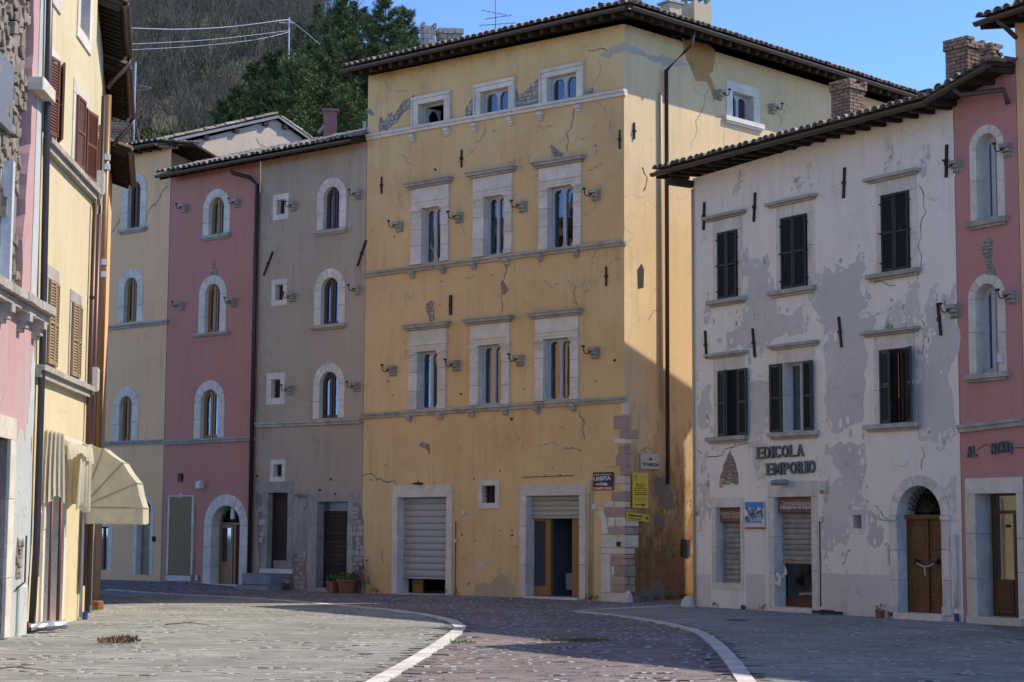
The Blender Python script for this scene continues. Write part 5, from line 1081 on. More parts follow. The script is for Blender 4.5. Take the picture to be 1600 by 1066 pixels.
for i in range(1, 14):
    m = MB(); a = PI * i / 14; m.tube([WH.w(c, zs + .05, -.220), WH.w(c + r * .55 * math.cos(a + .08), zs + .05 + r * .5 * math.sin(a + .08), -.210), WH.w(c + r * .95 * math.cos(a), zs + .03 + r * .93 * math.sin(a), -.220)], .010, 5); T.part('fanlight_bar', m, M['iron'], d)
for rr_ in (.35, .7): m = MB(); m.tube([WH.w(c + r * rr_ * math.cos(PI * i / 12), zs + .05 + r * rr_ * math.sin(PI * i / 12), -.215) for i in range(13)], .009, 5, False); T.part('fanlight_bar', m, M['iron'], d)
h.append(stones(T, WH, d, box, k, M['stone_w'], head='arch', nj=3, nv=7, dep=.45, proud=.03))
for a, b in ((s0 - k - .03, s0 + .0), (s1 + .0, s1 + k + .03)): m = MB(); m.rect(WH, a, b, zs - .09, zs - .003, -.0, .07, .015); T.part('impost', m, M['stone_w'], d); m = MB(); m.rect(WH, a, b, z0, z0 + .16, .0, .06, .01); T.part('jamb_base', m, M['stone_w'], d)
m = MB(); m.rect(WH, s0 - .05, s1 + .05, z0 - .12, z0 + .02, -.5, .14, .02); T.part('threshold', m, M['stone'], d)
m = MB(); m.plate(WH, [(0, -.6), (SE, -.6), (SE, WH.z(1493, 158)), (0, WH.z(1079, 287) + .1)], h, 0.0, .34)
zb = 9.4; m.face([WH.w(0, -.6), WH.w(0, zb), WH.w(0, zb + .1, -3.9), WH.w(0, zb + .7, -7.0), WH.w(0, -.6, -7.0)]); m.face([WH.w(0, -.6, -7.0), WH.w(0, zb + .7, -7.0), WH.w(SE, zb + .7, -7.0), WH.w(SE, -.6, -7.0)]); T.part('wall', m, M['white'])
# coloured base
s_ = lambda u: WH.s(u, 930)
for a, b in ((1087, 1111), (1166, 1196), (1286, 1390)):
    m = MB(); za = WH.z((a + b) / 2, 897); m.rect(WH, s_(a), s_(b), -.1, za, -.02, .006, .002); T.part('base_coat', m, M['white_base'])
# grey render patches, traced on the wall
GP = [[(1166, 420), (1172, 405), (1182, 403), (1193, 412), (1203, 428), (1209, 450), (1213, 470), (1214, 490), (1236, 494), (1252, 478), (1256, 500), (1256, 520), (1240, 525), (1215, 527), (1198, 540), (1190, 560), (1185, 558), (1180, 550), (1170, 545), (1140, 545), (1134, 530), (1137, 518), (1150, 515), (1160, 500), (1165, 470)],
      [(1268, 478), (1276, 442), (1288, 420), (1300, 412), (1312, 416), (1322, 422), (1336, 410), (1342, 395), (1351, 392), (1353, 420), (1345, 440), (1356, 455), (1358, 472), (1350, 485), (1338, 490), (1346, 500), (1366, 492), (1370, 500), (1362, 520), (1350, 530), (1354, 560), (1353, 600), (1350, 640), (1346, 660), (1328, 664), (1318, 672), (1300, 676), (1290, 660), (1287, 620), (1289, 570), (1286, 545), (1296, 530), (1290, 510), (1280, 505)],
      [(1386, 482), (1402, 470), (1416, 476), (1420, 445), (1434, 438), (1436, 500), (1425, 508), (1400, 510), (1388, 505)],
      [(1444, 480), (1452, 455), (1462, 442), (1467, 445), (1466, 480), (1470, 498), (1458, 512), (1447, 514)],
      [(1437, 690), (1438, 560), (1446, 552), (1448, 520), (1462, 510), (1475, 480), (1490, 455), (1493, 470), (1493, 680), (1478, 688), (1468, 692), (1452, 685), (1446, 690)],
      [(1100, 490), (1104, 468), (1108, 468), (1112, 490), (1112, 500), (1102, 508)], [(1090, 645), (1096, 612), (1112, 602), (1112, 650), (1108, 668), (1096, 672), (1091, 665)],
      [(1172, 600), (1185, 593), (1202, 596), (1203, 640), (1203, 680), (1181, 684), (1174, 660)],
      [(1170, 690), (1200, 694), (1190, 712), (1186, 735), (1196, 748), (1184, 752), (1176, 720)], [(1088, 790), (1094, 760), (1106, 748), (1110, 750), (1110, 780), (1104, 800), (1098, 828), (1092, 824), (1089, 806)],
      [(1292, 700), (1310, 690), (1350, 692), (1352, 710), (1350, 748), (1346, 775), (1358, 790), (1362, 800), (1370, 812), (1378, 830), (1380, 845), (1366, 858), (1354, 840), (1352, 800), (1330, 790), (1328, 834), (1322, 852), (1308, 848), (1296, 860), (1283, 858), (1285, 800), (1292, 760), (1305, 750), (1318, 746), (1304, 728)],
      [(1474, 766), (1484, 752), (1494, 754), (1494, 800), (1486, 808), (1478, 780)], [(1143, 306), (1148, 290), (1158, 278), (1160, 285), (1153, 300)], [(1262, 270), (1266, 253), (1268, 262), (1265, 278)], [(1388, 255), (1390, 240), (1397, 222), (1398, 240), (1393, 254)], [(1242, 288), (1246, 280), (1247, 286)], [(1434, 262), (1443, 236), (1446, 248), (1440, 262)],
      [(1095, 730), (1098, 710), (1106, 706), (1102, 724)], [(1204, 905), (1222, 900), (1220, 915)], ]
def flakes(T, F, pxs, seed, mat_out, mat_in, n):
    P = jag([F.px(*p) for p in pxs], 3, .12, seed); rr = random.Random(seed); cx = sum(p[0] for p in P) / len(P); cz = sum(p[1] for p in P) / len(P)
    for mat, sg, o in ((mat_out, 1, .0042), (mat_in, -1, .0052)):
        m = MB()
        for k in range(n):
            p = P[rr.randrange(len(P))]; d = rr.uniform(.02, .16) * sg; l = math.hypot(p[0] - cx, p[1] - cz) or 1; c = (p[0] + (p[0] - cx) / l * d + rr.gauss(0, .04), p[1] + (p[1] - cz) / l * d + rr.gauss(0, .04)); q = rr.uniform(.012, .06) * (1 if rr.random() < .8 else 1.8); e = rr.uniform(.5, 2.2)
            m.face([F.w(c[0] + q * math.cos(a) * rr.uniform(.6, 1.2), c[1] + q * e * math.sin(a) * rr.uniform(.6, 1.2), o) for a in [2 * PI * i / 9 for i in range(9)]])
        T.part('flaked_plaster', m, M[mat], kind='stuff')
for i, g in enumerate(GP): flakes(T, WH, g, 400 + i, 'patch_grey', 'white', 6 if len(g) < 9 else 26)
for i, g in enumerate(GP): patch(T, WH, g, 'patch_grey', seed=70 + i, it=5, amp=.17, o=.0035)
patch(T, WH, [(1110, 748), (1150, 758), (1158, 770), (1158, 778), (1112, 777)], 'white', seed=95, it=2, o=.005)
bare_masonry(T, WH, [(1121, 760), (1128, 740), (1136, 715), (1140, 704), (1146, 716), (1152, 735), (1154, 756), (1140, 758), (1130, 762)], 96, .07, 'stone_pink', o=.004)
for i, c in enumerate([[(1120, 762), (1128, 740), (1138, 712), (1150, 692)], [(1352, 780), (1362, 800), (1378, 812), (1392, 820)], [(1087, 702), (1150, 698), (1190, 694)], [(1392, 810), (1380, 806), (1366, 790)], [(1434, 288), (1436, 380), (1434, 430)], [(1440, 735), (1444, 715), (1442, 700)], [(1260, 322), (1263, 400), (1275, 440)], [(1322, 780), (1330, 792)], [(1316, 884), (1322, 868), (1330, 858)], [(1480, 808), (1490, 798)], [(1440, 500), (1444, 530), (1442, 560)], [(1365, 445), (1380, 440), (1400, 446)]]): crack(T, WH, c, .03, 'mortar', seed=100 + i)
m = MB(); P = [WH.px(*p) for p in ((1391, 700), (1396, 690), (1408, 688), (1420, 692), (1422, 708), (1420, 722), (1410, 730), (1398, 725), (1392, 715))]; m.prism(WH, P[::-1], 0, .02, .008); T.part('plaster_crest', m, M['white'])
for k in ((1101, 338, 3), (1180, 324, 5), (1320, 286, 4), (1480, 252, 3), (1104, 539, -4), (1179, 536, -6), (1314, 519, -6), (1469, 499, -6)): anchor(T, WH, k[0], k[1], .62, k[2], .045)
bracket(T, WH, 1497, 262, .85); bracket(T, WH, 1494, 488, .95)
for bod, x0, x1, yb, ht in (('EDICOLA', 1184, 1259, 717.5, .25), ('EMPORIO', 1199, 1277, 743, .25)):
    a, b = WH.s(x0, yb - 8), WH.s(x1, yb - 8); zl = WH.z(x0, yb); zr_ = WH.z(x1, yb - 4.5); n = len(bod); WT = [{'I': .5, 'M': 1.4, 'O': 1.1, 'A': 1.1}.get(q, 1) for q in bod]; cum = [sum(WT[:q]) / sum(WT) * (b - a) for q in range(n)]; u1 = (b - a) / sum(WT)
    for i, ch in enumerate(bod):
        wd = u1 * WT[i] * .8; step = 0; off = cum[i] + u1 * .06
        o = text(T, ch, WH, a + off, zl + (zr_ - zl) * i / n, .05, wd, ht, 'letter', ext=.045, bold=.018)
        for q in (0, 1):
            if ch in 'EDIPR' or (ch == 'L' and q == 0): m = MB(); zz = zl + (zr_ - zl) * i / n + (0 if q == 0 else ht - .03); m.rect(WH, a + i * step + off - .025, a + i * step + off + wd * (.45 if ch not in 'IAM' else 1.05), zz, zz + .03, .012, .052, .002); T.part('letter_serif', m, M['letter'], o)
m = MB(); s, z = WH.px(1231, 753); m.tube([WH.w(s - .22, z - .02, .22), WH.w(s + .22, z - .02, .22)], .06, 8); m.tube([WH.w(s, z + .02, 0), WH.w(s, z + .03, .2)], .02, 6); T.part('lamp', m, M['gutter_grey'])
m = MB(); s, z = WH.px(1289, 762); P = [(s - .10, z + .13), (s - .10, z - .04), (s - .05, z - .13), (s + .05, z - .13), (s + .10, z - .04), (s + .10, z + .13)]; m.prism(WH, P, 0, .09, .02); al = T.part('alarm_siren', m, M['plastic_cream']); m = MB(); m.rect(WH, s - .05, s + .05, z - .12, z - .05, .09, .10); T.part('lens', m, M['orange'], al)
for u, v, w_, h_ in ((1290.5, 780, .09, .11), (1285, 812, .08, .12), (1389.5, 868, .04, .38)): m = MB(); s, z = WH.px(u, v); m.rect(WH, s - w_ / 2, s + w_ / 2, z - h_ / 2, z + h_ / 2, 0, .03); T.part('junction_box', m, M['marble'])
pipe(T, WH, [(WH.s(1282.5, 880), .15, .02), (WH.s(1282.5, 880), WH.z(1282.5, 815), .02)], .012, 'iron', 'conduit'); pipe(T, WH, [(.03, .1, .04), (.03, 9.2, .04)], .025, 'pipe_cream', 'downpipe')
pipe(T, WH, [(SE - .12, WH.z(1490, 835), .06), (SE - .12, .25, .06)], .035, 'stone', 'downpipe'); m = MB(); m.tube([WH.w(SE - .12, .02, .06), WH.w(SE - .12, .16, .06)], .045, 8); T.part('pipe_foot', m, M['blue'])
rfW = eave_roof(T, WH, (0, WH.z(1080, 258, .65)), (SE, WH.z(1490, 150, .65)), .65, .08, 3.5, 'tile_grey', 3, 6, .42, endl=.55, seed=11, rh=.09, backz=10.2)  # out-of-sight back rises, shaped to cast the shadow on the ochre lane wall
m = MB(); m.wbox(WH.w(-.05, 9.32, .3), WH.u.to_3d(), WH.n.to_3d(), (0, 0, 1), .18, .7, .14); T.part('bracket_beam', m, M['wood_dark'], rfW); m = MB(); m.wbox(WH.w(SE - .1, WH.z(1487, 152) + .0, .3), WH.u.to_3d(), WH.n.to_3d(), (0, 0, 1), .22, .7, .14); T.part('bracket_beam', m, M['wood_dark'], rfW)
a = at(1325, 140, 38.6); chimney(T, T.o, a.x, a.y, 10.2, at(1325, 128, 38.6).z, .52, .52, -.9, 'brick', bricks=True, ruined=True, seed=3)
a = at(1507, 90, 34.5); chimney(T, T.o, a.x, a.y, 10.0, at(1507, 66, 34.5).z, .52, .52, -.9, 'brick', bricks=True, seed=4, ruined=True)
a = at(1549, 90, 34.0); chimney(T, T.o, a.x, a.y, 10.0, at(1549, 72, 34.0).z, .24, .3, -.9, 'brick', bricks=True, seed=5, ruined=True)

# ================================================================== ROSE HOUSE AND THE NEXT ONE
T = Thing('rose_house', 'narrow rose pink house with round headed windows at the right edge', 'building', WH.w(SE, 0)); TR = T; SR = WH.s(1600, 700) + .02; h = []
for (ox0, ox1, oyb, ix0, ix1, iyt) in ((1517.5, 1571.5, 343, 1528, 1560.5, 208), (1515.5, 1574, 583, 1526, 1561, 443)):
    h.append(arch_window(T, WH, ox0, ox1, 0, oyb, ix0, ix1, iyt, 'frame_blue', o=-.22, sill=(.06, .10, .12)))
course(T, WH, (SE + .01, WH.z(1496, 665)), (SR, WH.z(1598, 653)), .14, .12)
box = WH.box(1527.5, 1592, 771, 966); s0, s1, z0, z1 = box; zt_ = WH.z(1560, 800); c = WH.s(1570, 880)
m = MB(); m.plate(WH, rc(s0 + .12, s1, z0 + .01, z1), [rc(s0 + .17, c - .03, z0 + .05, zt_ - .03), rc(c + .03, s1 - .03, z0 + .02, zt_ - .03), rc(s0 + .17, s1 - .04, zt_ + .03, z1 - .04)], -.28, .06); d = T.part('shop_door', m, M['brown_wood'], label='brown glazed door with its right leaf open'); dark_room(T, WH, box, d, o=-.42)
m = MB(); m.rect(WH, s0 + .18, c - .04, z0 + .06, z0 + .68, -.30, -.26, .01); m.rect(WH, s0 + .23, c - .09, z0 + .14, z0 + .58, -.26, -.245, .02); T.part('door_panel', m, M['brown_wood'], d)
g = MB(); g.face([WH.w(p, q, -.29) for p, q in rc(s0 + .16, c - .02, z0 + .68, zt_ - .02)]); g.face([WH.w(p, q, -.29) for p, q in rc(s0 + .16, s1 - .03, zt_ + .02, z1 - .03)]); T.part('pane', g, M['glass'], d)
h.append(stones(T, WH, d, box, .24, M['stone'], wr=.14, nj=3, lint=.28, dep=.4, proud=.04)); m = MB(); m.rect(WH, s0 - .2, s1 + .1, z0 - .12, z0 + .015, -.4, .12); T.part('threshold', m, M['stone'], d)
m = MB(); m.plate(WH, [(SE + .01, -.6), (SR, -.6), (SR, WH.z(1599, 92) + .05), (SE + .01, WH.z(1494, 155) + .15)], h, 0.0, .34); T.part('wall', m, M['pink_r']); m = MB(); m.face([WH.w(SE, -.6, -7.8), WH.w(SE, 9.6, -7.8), WH.w(SR, 9.9, -7.8), WH.w(SR, -.6, -7.8)]); T.part('back_wall', m, M['pink_r'])
for bod, x0, x1, yb in (('AL', 1513, 1529, 715), ('NTAR', 1551, 1580, 710)):
    a, b = WH.s(x0, yb - 8), WH.s(x1, yb - 8); n = len(bod)
    for i, ch in enumerate(bod): text(T, ch, WH, a + (b - a) * i / n, WH.z(x0, yb) + .01 * i, .05, (b - a) / n * .86, .20, 'letter', ext=.045, bold=.03)
text(T, 'I', WH, WH.s(1580.5, 702), WH.z(1582, 709), .05, .03, .20, 'letter', ext=.045, bold=.03)
pipe(T, WH, [(WH.s(1529, 705), WH.z(1529, 703), .01), (WH.s(1540, 700), WH.z(1540, 694), .01), (WH.s(1551, 700), WH.z(1551, 700), .01)], .005, 'iron', 'cable'); pipe(T, WH, [(WH.s(1580, 705), WH.z(1580, 700), .01), (SR, WH.z(1597, 700), .01)], .005, 'iron', 'cable')
bare_masonry(T, WH, [(1540, 432), (1543, 415), (1538, 402), (1536, 378), (1542, 372), (1552, 374), (1551, 385), (1548, 402), (1556, 420), (1556, 430)], 33, .08)
for k in ((1577, 237), (1583, 466)): bracket(T, WH, *k, sc=.9)
m = MB(); s, z = WH.px(1566, 560); m.rect(WH, s - .05, s + .05, z - .08, z + .08, .02, .08); T.part('junction_box', m, M['plastic'])
m = MB(); s, z = WH.px(1578, 822); m.tube([WH.w(s, z, 0), WH.w(s, z, .08)], .03, 7); T.part('door_bell', m, M['iron'])
rf = eave_roof(T, WH, (SE, WH.z(1490, 150, .65) + .02), (SR, WH.z(1600, 90, .65) + .02), .65, .10, 2.6, 'tile_grey', 2, 6, .42, seed=12, rh=.09)
m = MB(); m.tube([WH.w(SE + .55, 9.78, .72), WH.w(SE + .75, 9.55, .6), WH.w(SR - .15, WH.z(1594, 138), .16), WH.w(SR - .1, WH.z(1597, 160), .1)], .05, 8); T.part('downpipe', m, M['gutter'], rf, smooth=True)
def end_house(nm, lab, sa, sb, Z3, mat):
    T = Thing(nm, lab, 'building', WH.w(sa, 0)); m = MB()
    m.plate(WH, [(sa, -.6), (sb, -.6), (sb, Z3), (sa, Z3)], [], 0); m.face([WH.w(sa, -.6), WH.w(sa, Z3), WH.w(sa, Z3, -8), WH.w(sa, -.6, -8)]); m.face([WH.w(sa, -.6, -8), WH.w(sa, Z3, -8), WH.w(sb, Z3, -8), WH.w(sb, -.6, -8)]); m.face([WH.w(sb, -.6), WH.w(sb, Z3), WH.w(sb, Z3, -8), WH.w(sb, -.6, -8)]); T.part('wall', m, M[mat]); return T
T = end_house('outer_cream_house', 'cream house wall beyond the right edge of the view', SR + 5.2, SR + 22, 13.1, 'cream'); eave_roof(T, WH, (SR + 5.1, 13.0), (SR + 22, 13.2), .75, .25, 3.5, 'tile_grey', 1, 3, .42, seed=14)
T = end_house('tall_house', 'taller house beyond the right edge whose dark tiled eave juts into the sky', SR + .01, SR + 5.1, 11.3, 'cream')
ez = WH.z(1528, 38, .75); ea = WH.s(1528, 38, .75); rf = eave_roof(T, WH, (ea, ez), (SR + 5.1, ez + .1), .75, .2, 3.5, 'tile_grey', 2, 5, .42, seed=13, rh=.1)
m = MB(); m.tube([WH.w(ea + .5, ez - .06, .8), WH.w(ea + .6, ez - .18, .75), WH.w(SR + .2, WH.z(1600, 52, .3), .2)], .045, 8); T.part('downpipe', m, M['gutter'], rf, smooth=True)

# ================================================================== THE LEFT SIDE OF THE SQUARE (sunlit)
def shutter_window(T, F, s0, s1, z0, z1, wd, fm, leaves, head=.22, stone='stone', proud=.02, sill=None):
    box = (s0, s1, z0, z1); win = sash_window(T, F, box, 'plain', fm=M['frame_dark'], o=-.2); dark_room(T, F, box, win, 1.2); W2 = (s1 - s0) / 2
    hl = stones(T, F, win, box, wd, M[stone], nj=1, lint=head, proud=proud, sill=sill, jit=.001)
    for side, ang in leaves: leaf(T, win, F, s0 + .005 if side > 0 else s1 - .005, W2 * .97, z0 + .01, z1 - .01, ang, fm, side, o=.03)
    return hl
# --- straw yellow house
T = Thing('straw_yellow_house', 'sunlit straw yellow house with brown and tan shutters along the left edge', 'building', L1.w(1.5, 0)); TL = T; h = []
for s0, s1, z0, z1, k in ((-.78, -.12, 10.25, 11.6, .2), (1.75, 2.62, 10.32, 11.6, .22)):
    w_ = sash_window(T, L1, (s0, s1, z0, z1), 'plain', fm=M['frame_dark'], o=-.2); dark_room(T, L1, (s0, s1, z0, z1), w_, 1.2); h.append(stones(T, L1, w_, (s0, s1, z0, z1), k, M['stone'], nj=1, bottom=True, proud=.03))
h.append(shutter_window(T, L1, -.78, .02, 7.86, 9.15, .17, 'shutter_brown', ((1, -12), (-1, 22)), .2)); h.append(shutter_window(T, L1, 1.62, 2.72, 7.86, 9.1, .2, 'shutter_brown', ((1, -4), (-1, 170)), .24))
h.append(shutter_window(T, L1, -.18, .55, 4.24, 5.62, .14, 'shutter_tan', ((1, -3), (-1, 3)), .22, 'stone_old')); h.append(shutter_window(T, L1, 1.82, 2.62, 4.22, 5.5, .12, 'shutter_tan', ((1, -3), (-1, 4)), .20, 'stone_old'))
s0, s1, z0, z1 = .12, 1.66, .02, 2.85; w_ = sash_window(T, L1, (s0, s1, z0, z1), 'plain', fm=M['brown_wood'], o=-.3, name='shop_door'); dark_room(T, L1, (s0, s1, z0, z1), w_, 2); h.append(stones(T, L1, w_, (s0, s1, z0, z1), .16, M['stone'], nj=2, proud=.04, dep=.4)); m = MB(); m.rect(L1, s0 - .1, s1 + .1, -.1, .05, -.4, .12); T.part('threshold', m, M['stone'], w_)
m = MB(); m.plate(L1, [(-.95, -.6), (3.45, -.6), (3.45, 13.2), (-.95, 13.2)], h, 0.0, .34); m.face([L1.w(-.95, -.6, -7), L1.w(-.95, 13.2, -7), L1.w(3.45, 13.2, -7), L1.w(3.45, -.6, -7)]); m.face([L1.w(3.45, -.6), L1.w(3.45, 13.2), L1.w(3.45, 13.2, -7), L1.w(3.45, -.6, -7)]); m.face([L1.w(-.95, -.6), L1.w(-.95, 13.2), L1.w(-.95, 13.2, -7), L1.w(-.95, -.6, -7)]); T.part('wall', m, M['lemon'])
course(T, L1, (-.9, 7.78), (3.5, 7.78), .20, .16); course(T, L1, (-.9, 4.16), (3.55, 4.16), .20, .16)
pipe(T, L1, [(L1.s(66, 0), 11.5, .09), (L1.s(64, 225), 7.6, .09), (L1.s(57, 560), 4.2, .09), (L1.s(48, 850), 1.4, .09), (L1.s(40, 985), .08, .09)], .055, 'pipe_dark', clamps=0)
pipe(T, L1, [(-.62, 7.4, .05), (-.62, .3, .05)], .018, 'cable', 'conduit'); pipe(T, L1, [(1.0, .1, .1), (1.0, 2.3, .1)], .03, 'shutter_brown', 'door_post'); pipe(T, L1, [(.35, .1, .08), (.35, 2.2, .08)], .022, 'shutter_brown', 'door_post')
pipe(T, L1, [(3.38, 7.5, .08), (3.38, .6, .08)], .045, 'pipe_brown', clamps=2); pipe(T, L1, [(3.28, .05, .06), (3.28, 1.9, .06)], .03, 'zinc'); m = MB(); m.tube([L1.w(3.4, -.0, .12), L1.w(3.4, .14, .12)], .05, 8); T.part('pipe_foot', m, M['blue'])
eave_roof(T, L1, (-1.5, 13.2), (3.8, 13.2), .8, .33, 3.6, 'tile', 1, 3, .42, seed=21)
m = MB(); m.rect(L1, -.5, -.15, .85, 1.85, .0, .02); T.part('faded_notice', m, M['gutter_grey'])
# --- ruined pink house at the very edge
T = Thing('ruined_pink_house', 'earthquake damaged pink house with bare rubble masonry at the left edge', 'building', L1.w(-4, 0)); h = [rc(-4.6, -2.62, -.3, 2.9), rc(-4.9, -2.98, 5.15, 6.9)]
m = MB(); m.plate(L1, [(-26, -.6), (-1.0, -.6), (-1.0, 5.0), (-26, 5.0)], h[:1], 0.0, .4); T.part('lower_wall', m, M['ruinpink'])  # both walls run on out of view, lengthened for warm bounce light
m = MB(); m.plate(L1, [(-26, 5.0), (-2.05, 5.0), (-2.05, 13.2), (-26, 13.2)], [rc(-4.9, -2.98, 5.15, 6.9)], -.12, .3); m.face([L1.w(-26, -.6, -7), L1.w(-26, 13.2, -7), L1.w(-1, 13.2, -7), L1.w(-1, -.6, -7)]); m.face([L1.w(-26, -.6), L1.w(-26, 13.2), L1.w(-26, 13.2, -7), L1.w(-26, -.6, -7)]); T.part('upper_wall', m, M['mortar'])
bare_masonry(T, L1, [(-5.2, 7.1), (-2.1, 7.0), (-2.06, 11.6), (-5.6, 11.6)], 201, .19, 'rubble', o=-.11, it=3, world=True, relief=(-.02, .12), jt=.3); bare_masonry(T, L1, [(-2.98, 5.1), (-2.06, 5.1), (-2.1, 7.0), (-2.98, 7.05)], 202, .2, 'rubble', o=-.11, it=2, world=True, relief=(-.02, .12), jt=.3)
P = jag([(-2.0, 5.05), (-1.02, 5.05), (-1.02, 12.5), (-1.9, 12.5), (-2.0, 10), (-1.75, 8.2), (-1.95, 6.8)], 3, .08, 5); m = MB(); m.plate(L1, P, [], 0.0, .2, outer_edge=True); T.part('pink_pier', m, M['ruinpink'])
m = MB(); m.rect(L1, -1.45, -1.03, 5.05, 12, -.02, .012); T.part('grey_strip', m, M['greenish']); m = MB(); m.rect(L1, -1.9, -1.0, 8.3, 8.5, -.05, .2, .02); T.part('corner_stone', m, M['stone'])
m = MB(); m.rect(L1, -4.3, -3.02, 7.35, 8.35, -.3, .0, .01, True); T.part('loose_panel', m, M['gutter_grey'])
win = sash_window(T, L1, (-4.9, -3.06, 5.2, 6.85), 'plain', o=-.12, fm=M['plastic']); dark_room(T, L1, (-4.9, -3.06, 5.2, 6.85), win, 1.2, o=-.45); m = MB(); m.rect(L1, -3.06, -2.92, 5.15, 6.95, -.12, .04); T.part('jamb_stone', m, M['plastic'], win)
base = None
for i in range(9):
    a = -5.2 + i * .5; m = MB(); m.rect(L1, a + .01, a + .49, 4.93, 5.07, -.05, .26 + random.uniform(-.02, .02), .02); m.rect(L1, a + .01, a + .49, 4.8, 4.925, -.05, .16, .02); o = T.part('cornice' if base is None else 'cornice_stone', m, M['stone_old'], base); base = base or o
for a in (-3.4, -2.2, -1.15): corbel(T, L1, a, 4.8, .2, .28, .2, 'stone_old')
patch(T, L1, [(-2.3, -.1), (-1.02, -.1), (-1.02, 3.5), (-1.3, 3.3), (-1.5, 2.9), (-1.7, 3.1), (-2.2, 2.7)], 'greenish', seed=31, it=4, world=True, o=.005)
patch(T, L1, [(-1.5, 3.0), (-1.02, 3.0), (-1.02, 4.5), (-1.25, 4.0)], 'greenish', seed=32, it=3, world=True, o=.006)
bx = (-4.6, -2.62, .02, 2.9); w_ = sash_window(T, L1, bx, 'plain', fm=M['frame_dark'], o=-.3, name='shop_door'); dark_room(T, L1, bx, w_, 2); stones(T, L1, w_, bx, .34, M['stone'], wr=.36, nj=3, lint=.32, proud=.05)
bare_masonry(T, L1, [(-1.86, .85), (-1.45, .85), (-1.42, 1.45), (-1.8, 1.48)], 33, .09, 'rubble', world=True, o=.012)
m = MB(); m.rect(L1, -1.7, -1.1, -.1, .75, -.05, .05, .02); T.part('base_stone', m, M['greenish'])
pipe(T, L1, [(-1.36, 1.5, .05), (-1.36, .8, .05), (-1.9, .72, .05)], .015, 'iron', 'conduit')
# --- houses further along with stepped eaves
L2 = Fac(L1.w(3.45, 0).xy, 101.1)
def far_house(nm, lab, sa, sb, zt, ze, over, mat, wins):
    over = .45
    T = Thing(nm, lab, 'building', L2.w((sa + sb) / 2, 0)); h = []
    for (a, b, z0, z1, fm, lv) in wins: h.append(shutter_window(T, L2, a, b, z0, z1, .1, fm, lv, .12))
    m = MB(); m.plate(L2, [(sa, -.6), (sb, -.6), (sb, zt), (sa, zt)], h, 0, .3); m.face([L2.w(sa, -.6), L2.w(sa, zt), L2.w(sa, zt, -7), L2.w(sa, -.6, -7)]); m.face([L2.w(sb, -.6), L2.w(sb, zt), L2.w(sb, zt, -7), L2.w(sb, -.6, -7)]); m.face([L2.w(sa, -.6, -7), L2.w(sa, zt, -7), L2.w(sb, zt, -7), L2.w(sb, -.6, -7)]); T.part('wall', m, M[mat])
    rf = eave_roof(T, L2, (sa, ze), (sb, ze), over, .33, 3.6, 'tile', 2, 4, .3, seed=int(sa * 7) + 50, rh=.1, rw=.08); return T, rf
T2, r2 = far_house('narrow_yellow_house', 'narrow yellow house behind the fan awning with the highest dark tiled eave', .05, 3.7, 11.35, 11.25, .8, 'lemon', ((.9, 1.8, 7.9, 9.1, 'shutter_brown', ((1, -168), (-1, 168))), (.9, 1.8, 4.4, 5.7, 'shutter_tan', ((1, -168), (-1, 168)))))
T3, r3 = far_house('ochre_house', 'ochre house whose tiled eave steps down below the highest one', 3.75, 8.2, 11.1, 11.0, .8, 'yellow_l', ((4.6, 5.4, 7.4, 8.6, 'shutter_brown', ((1, -168), (-1, 168))), (4.6, 5.4, 4.2, 5.4, 'shutter_brown', ((1, -168), (-1, 168))))) if M.setdefault('yellow_l', plaster('brown_ochre_plaster', (.50, .34, .15), (.40, .28, .13), .5, .8, .5, None, .3, 31)) else None
T4, r4 = far_house('low_cream_house', 'farthest house of the left row with the lowest short eave', 8.25, 12.3, 10.35, 10.2, .8, 'cream', ())
course(T2, L2, (.03, 7.78), (.9, 7.72), .20, .14); course(T2, L2, (.03, 4.16), (.9, 4.1), .20, .14)
for T_, s, z0, z1, mt, r in ((T2, 3.6, 3.0, 10.4, 'pipe_ochre', .075), (T2, 1.2, .2, 9.8, 'pipe_dark', .045), (T2, .5, .1, 7.4, 'pipe_brown', .05)):
    p = pipe(T_, L2, [(s, z1, .12), (s, z0, .12)], r, mt)
    if mt == 'pipe_ochre':
        for z in (9.05, 8.85, 6.9, 6.65): m = MB(); m.tube([L2.w(s, z, .12), L2.w(s, z + .12, .12)], .09, 8); T_.part('pipe_clamp', m, M['zinc'], p)
for T_, rf, s, ze in ((T2, r2, 3.6, 11.2), (T3, r3, 8.1, 10.95)): m = MB(); m.tube([L2.w(s, ze - .02, .52), L2.w(s, ze - .15, .52), L2.w(s, ze - .5, .2), L2.w(s, ze - .65, .12)], .05, 8); T_.part('gutter_elbow', m, M['gutter'], rf, smooth=True)
# grey green post and clutter at the row's foot
m = MB(); m.tube([L2.w(2.6, 0, .1), L2.w(2.6, 2.6, .1)], .03, 8); T2.part('grey_post', m, M['gutter_grey']); m = MB(); m.rect(L2, 1.0, 2.2, 1.0, 1.9, 0, .03); T2.part('peeling_board', m, M['greenish'])
for i in range(2): bracket(T2, L2, 0, 0) if False else None
for s, z in ((.35, 7.95), (.35, 4.3)): m = MB(); m.rect(L2, s, s + .15, z - .2, z + .25, 0, .22, .03); T2.part('corner_block', m, M['stone'])

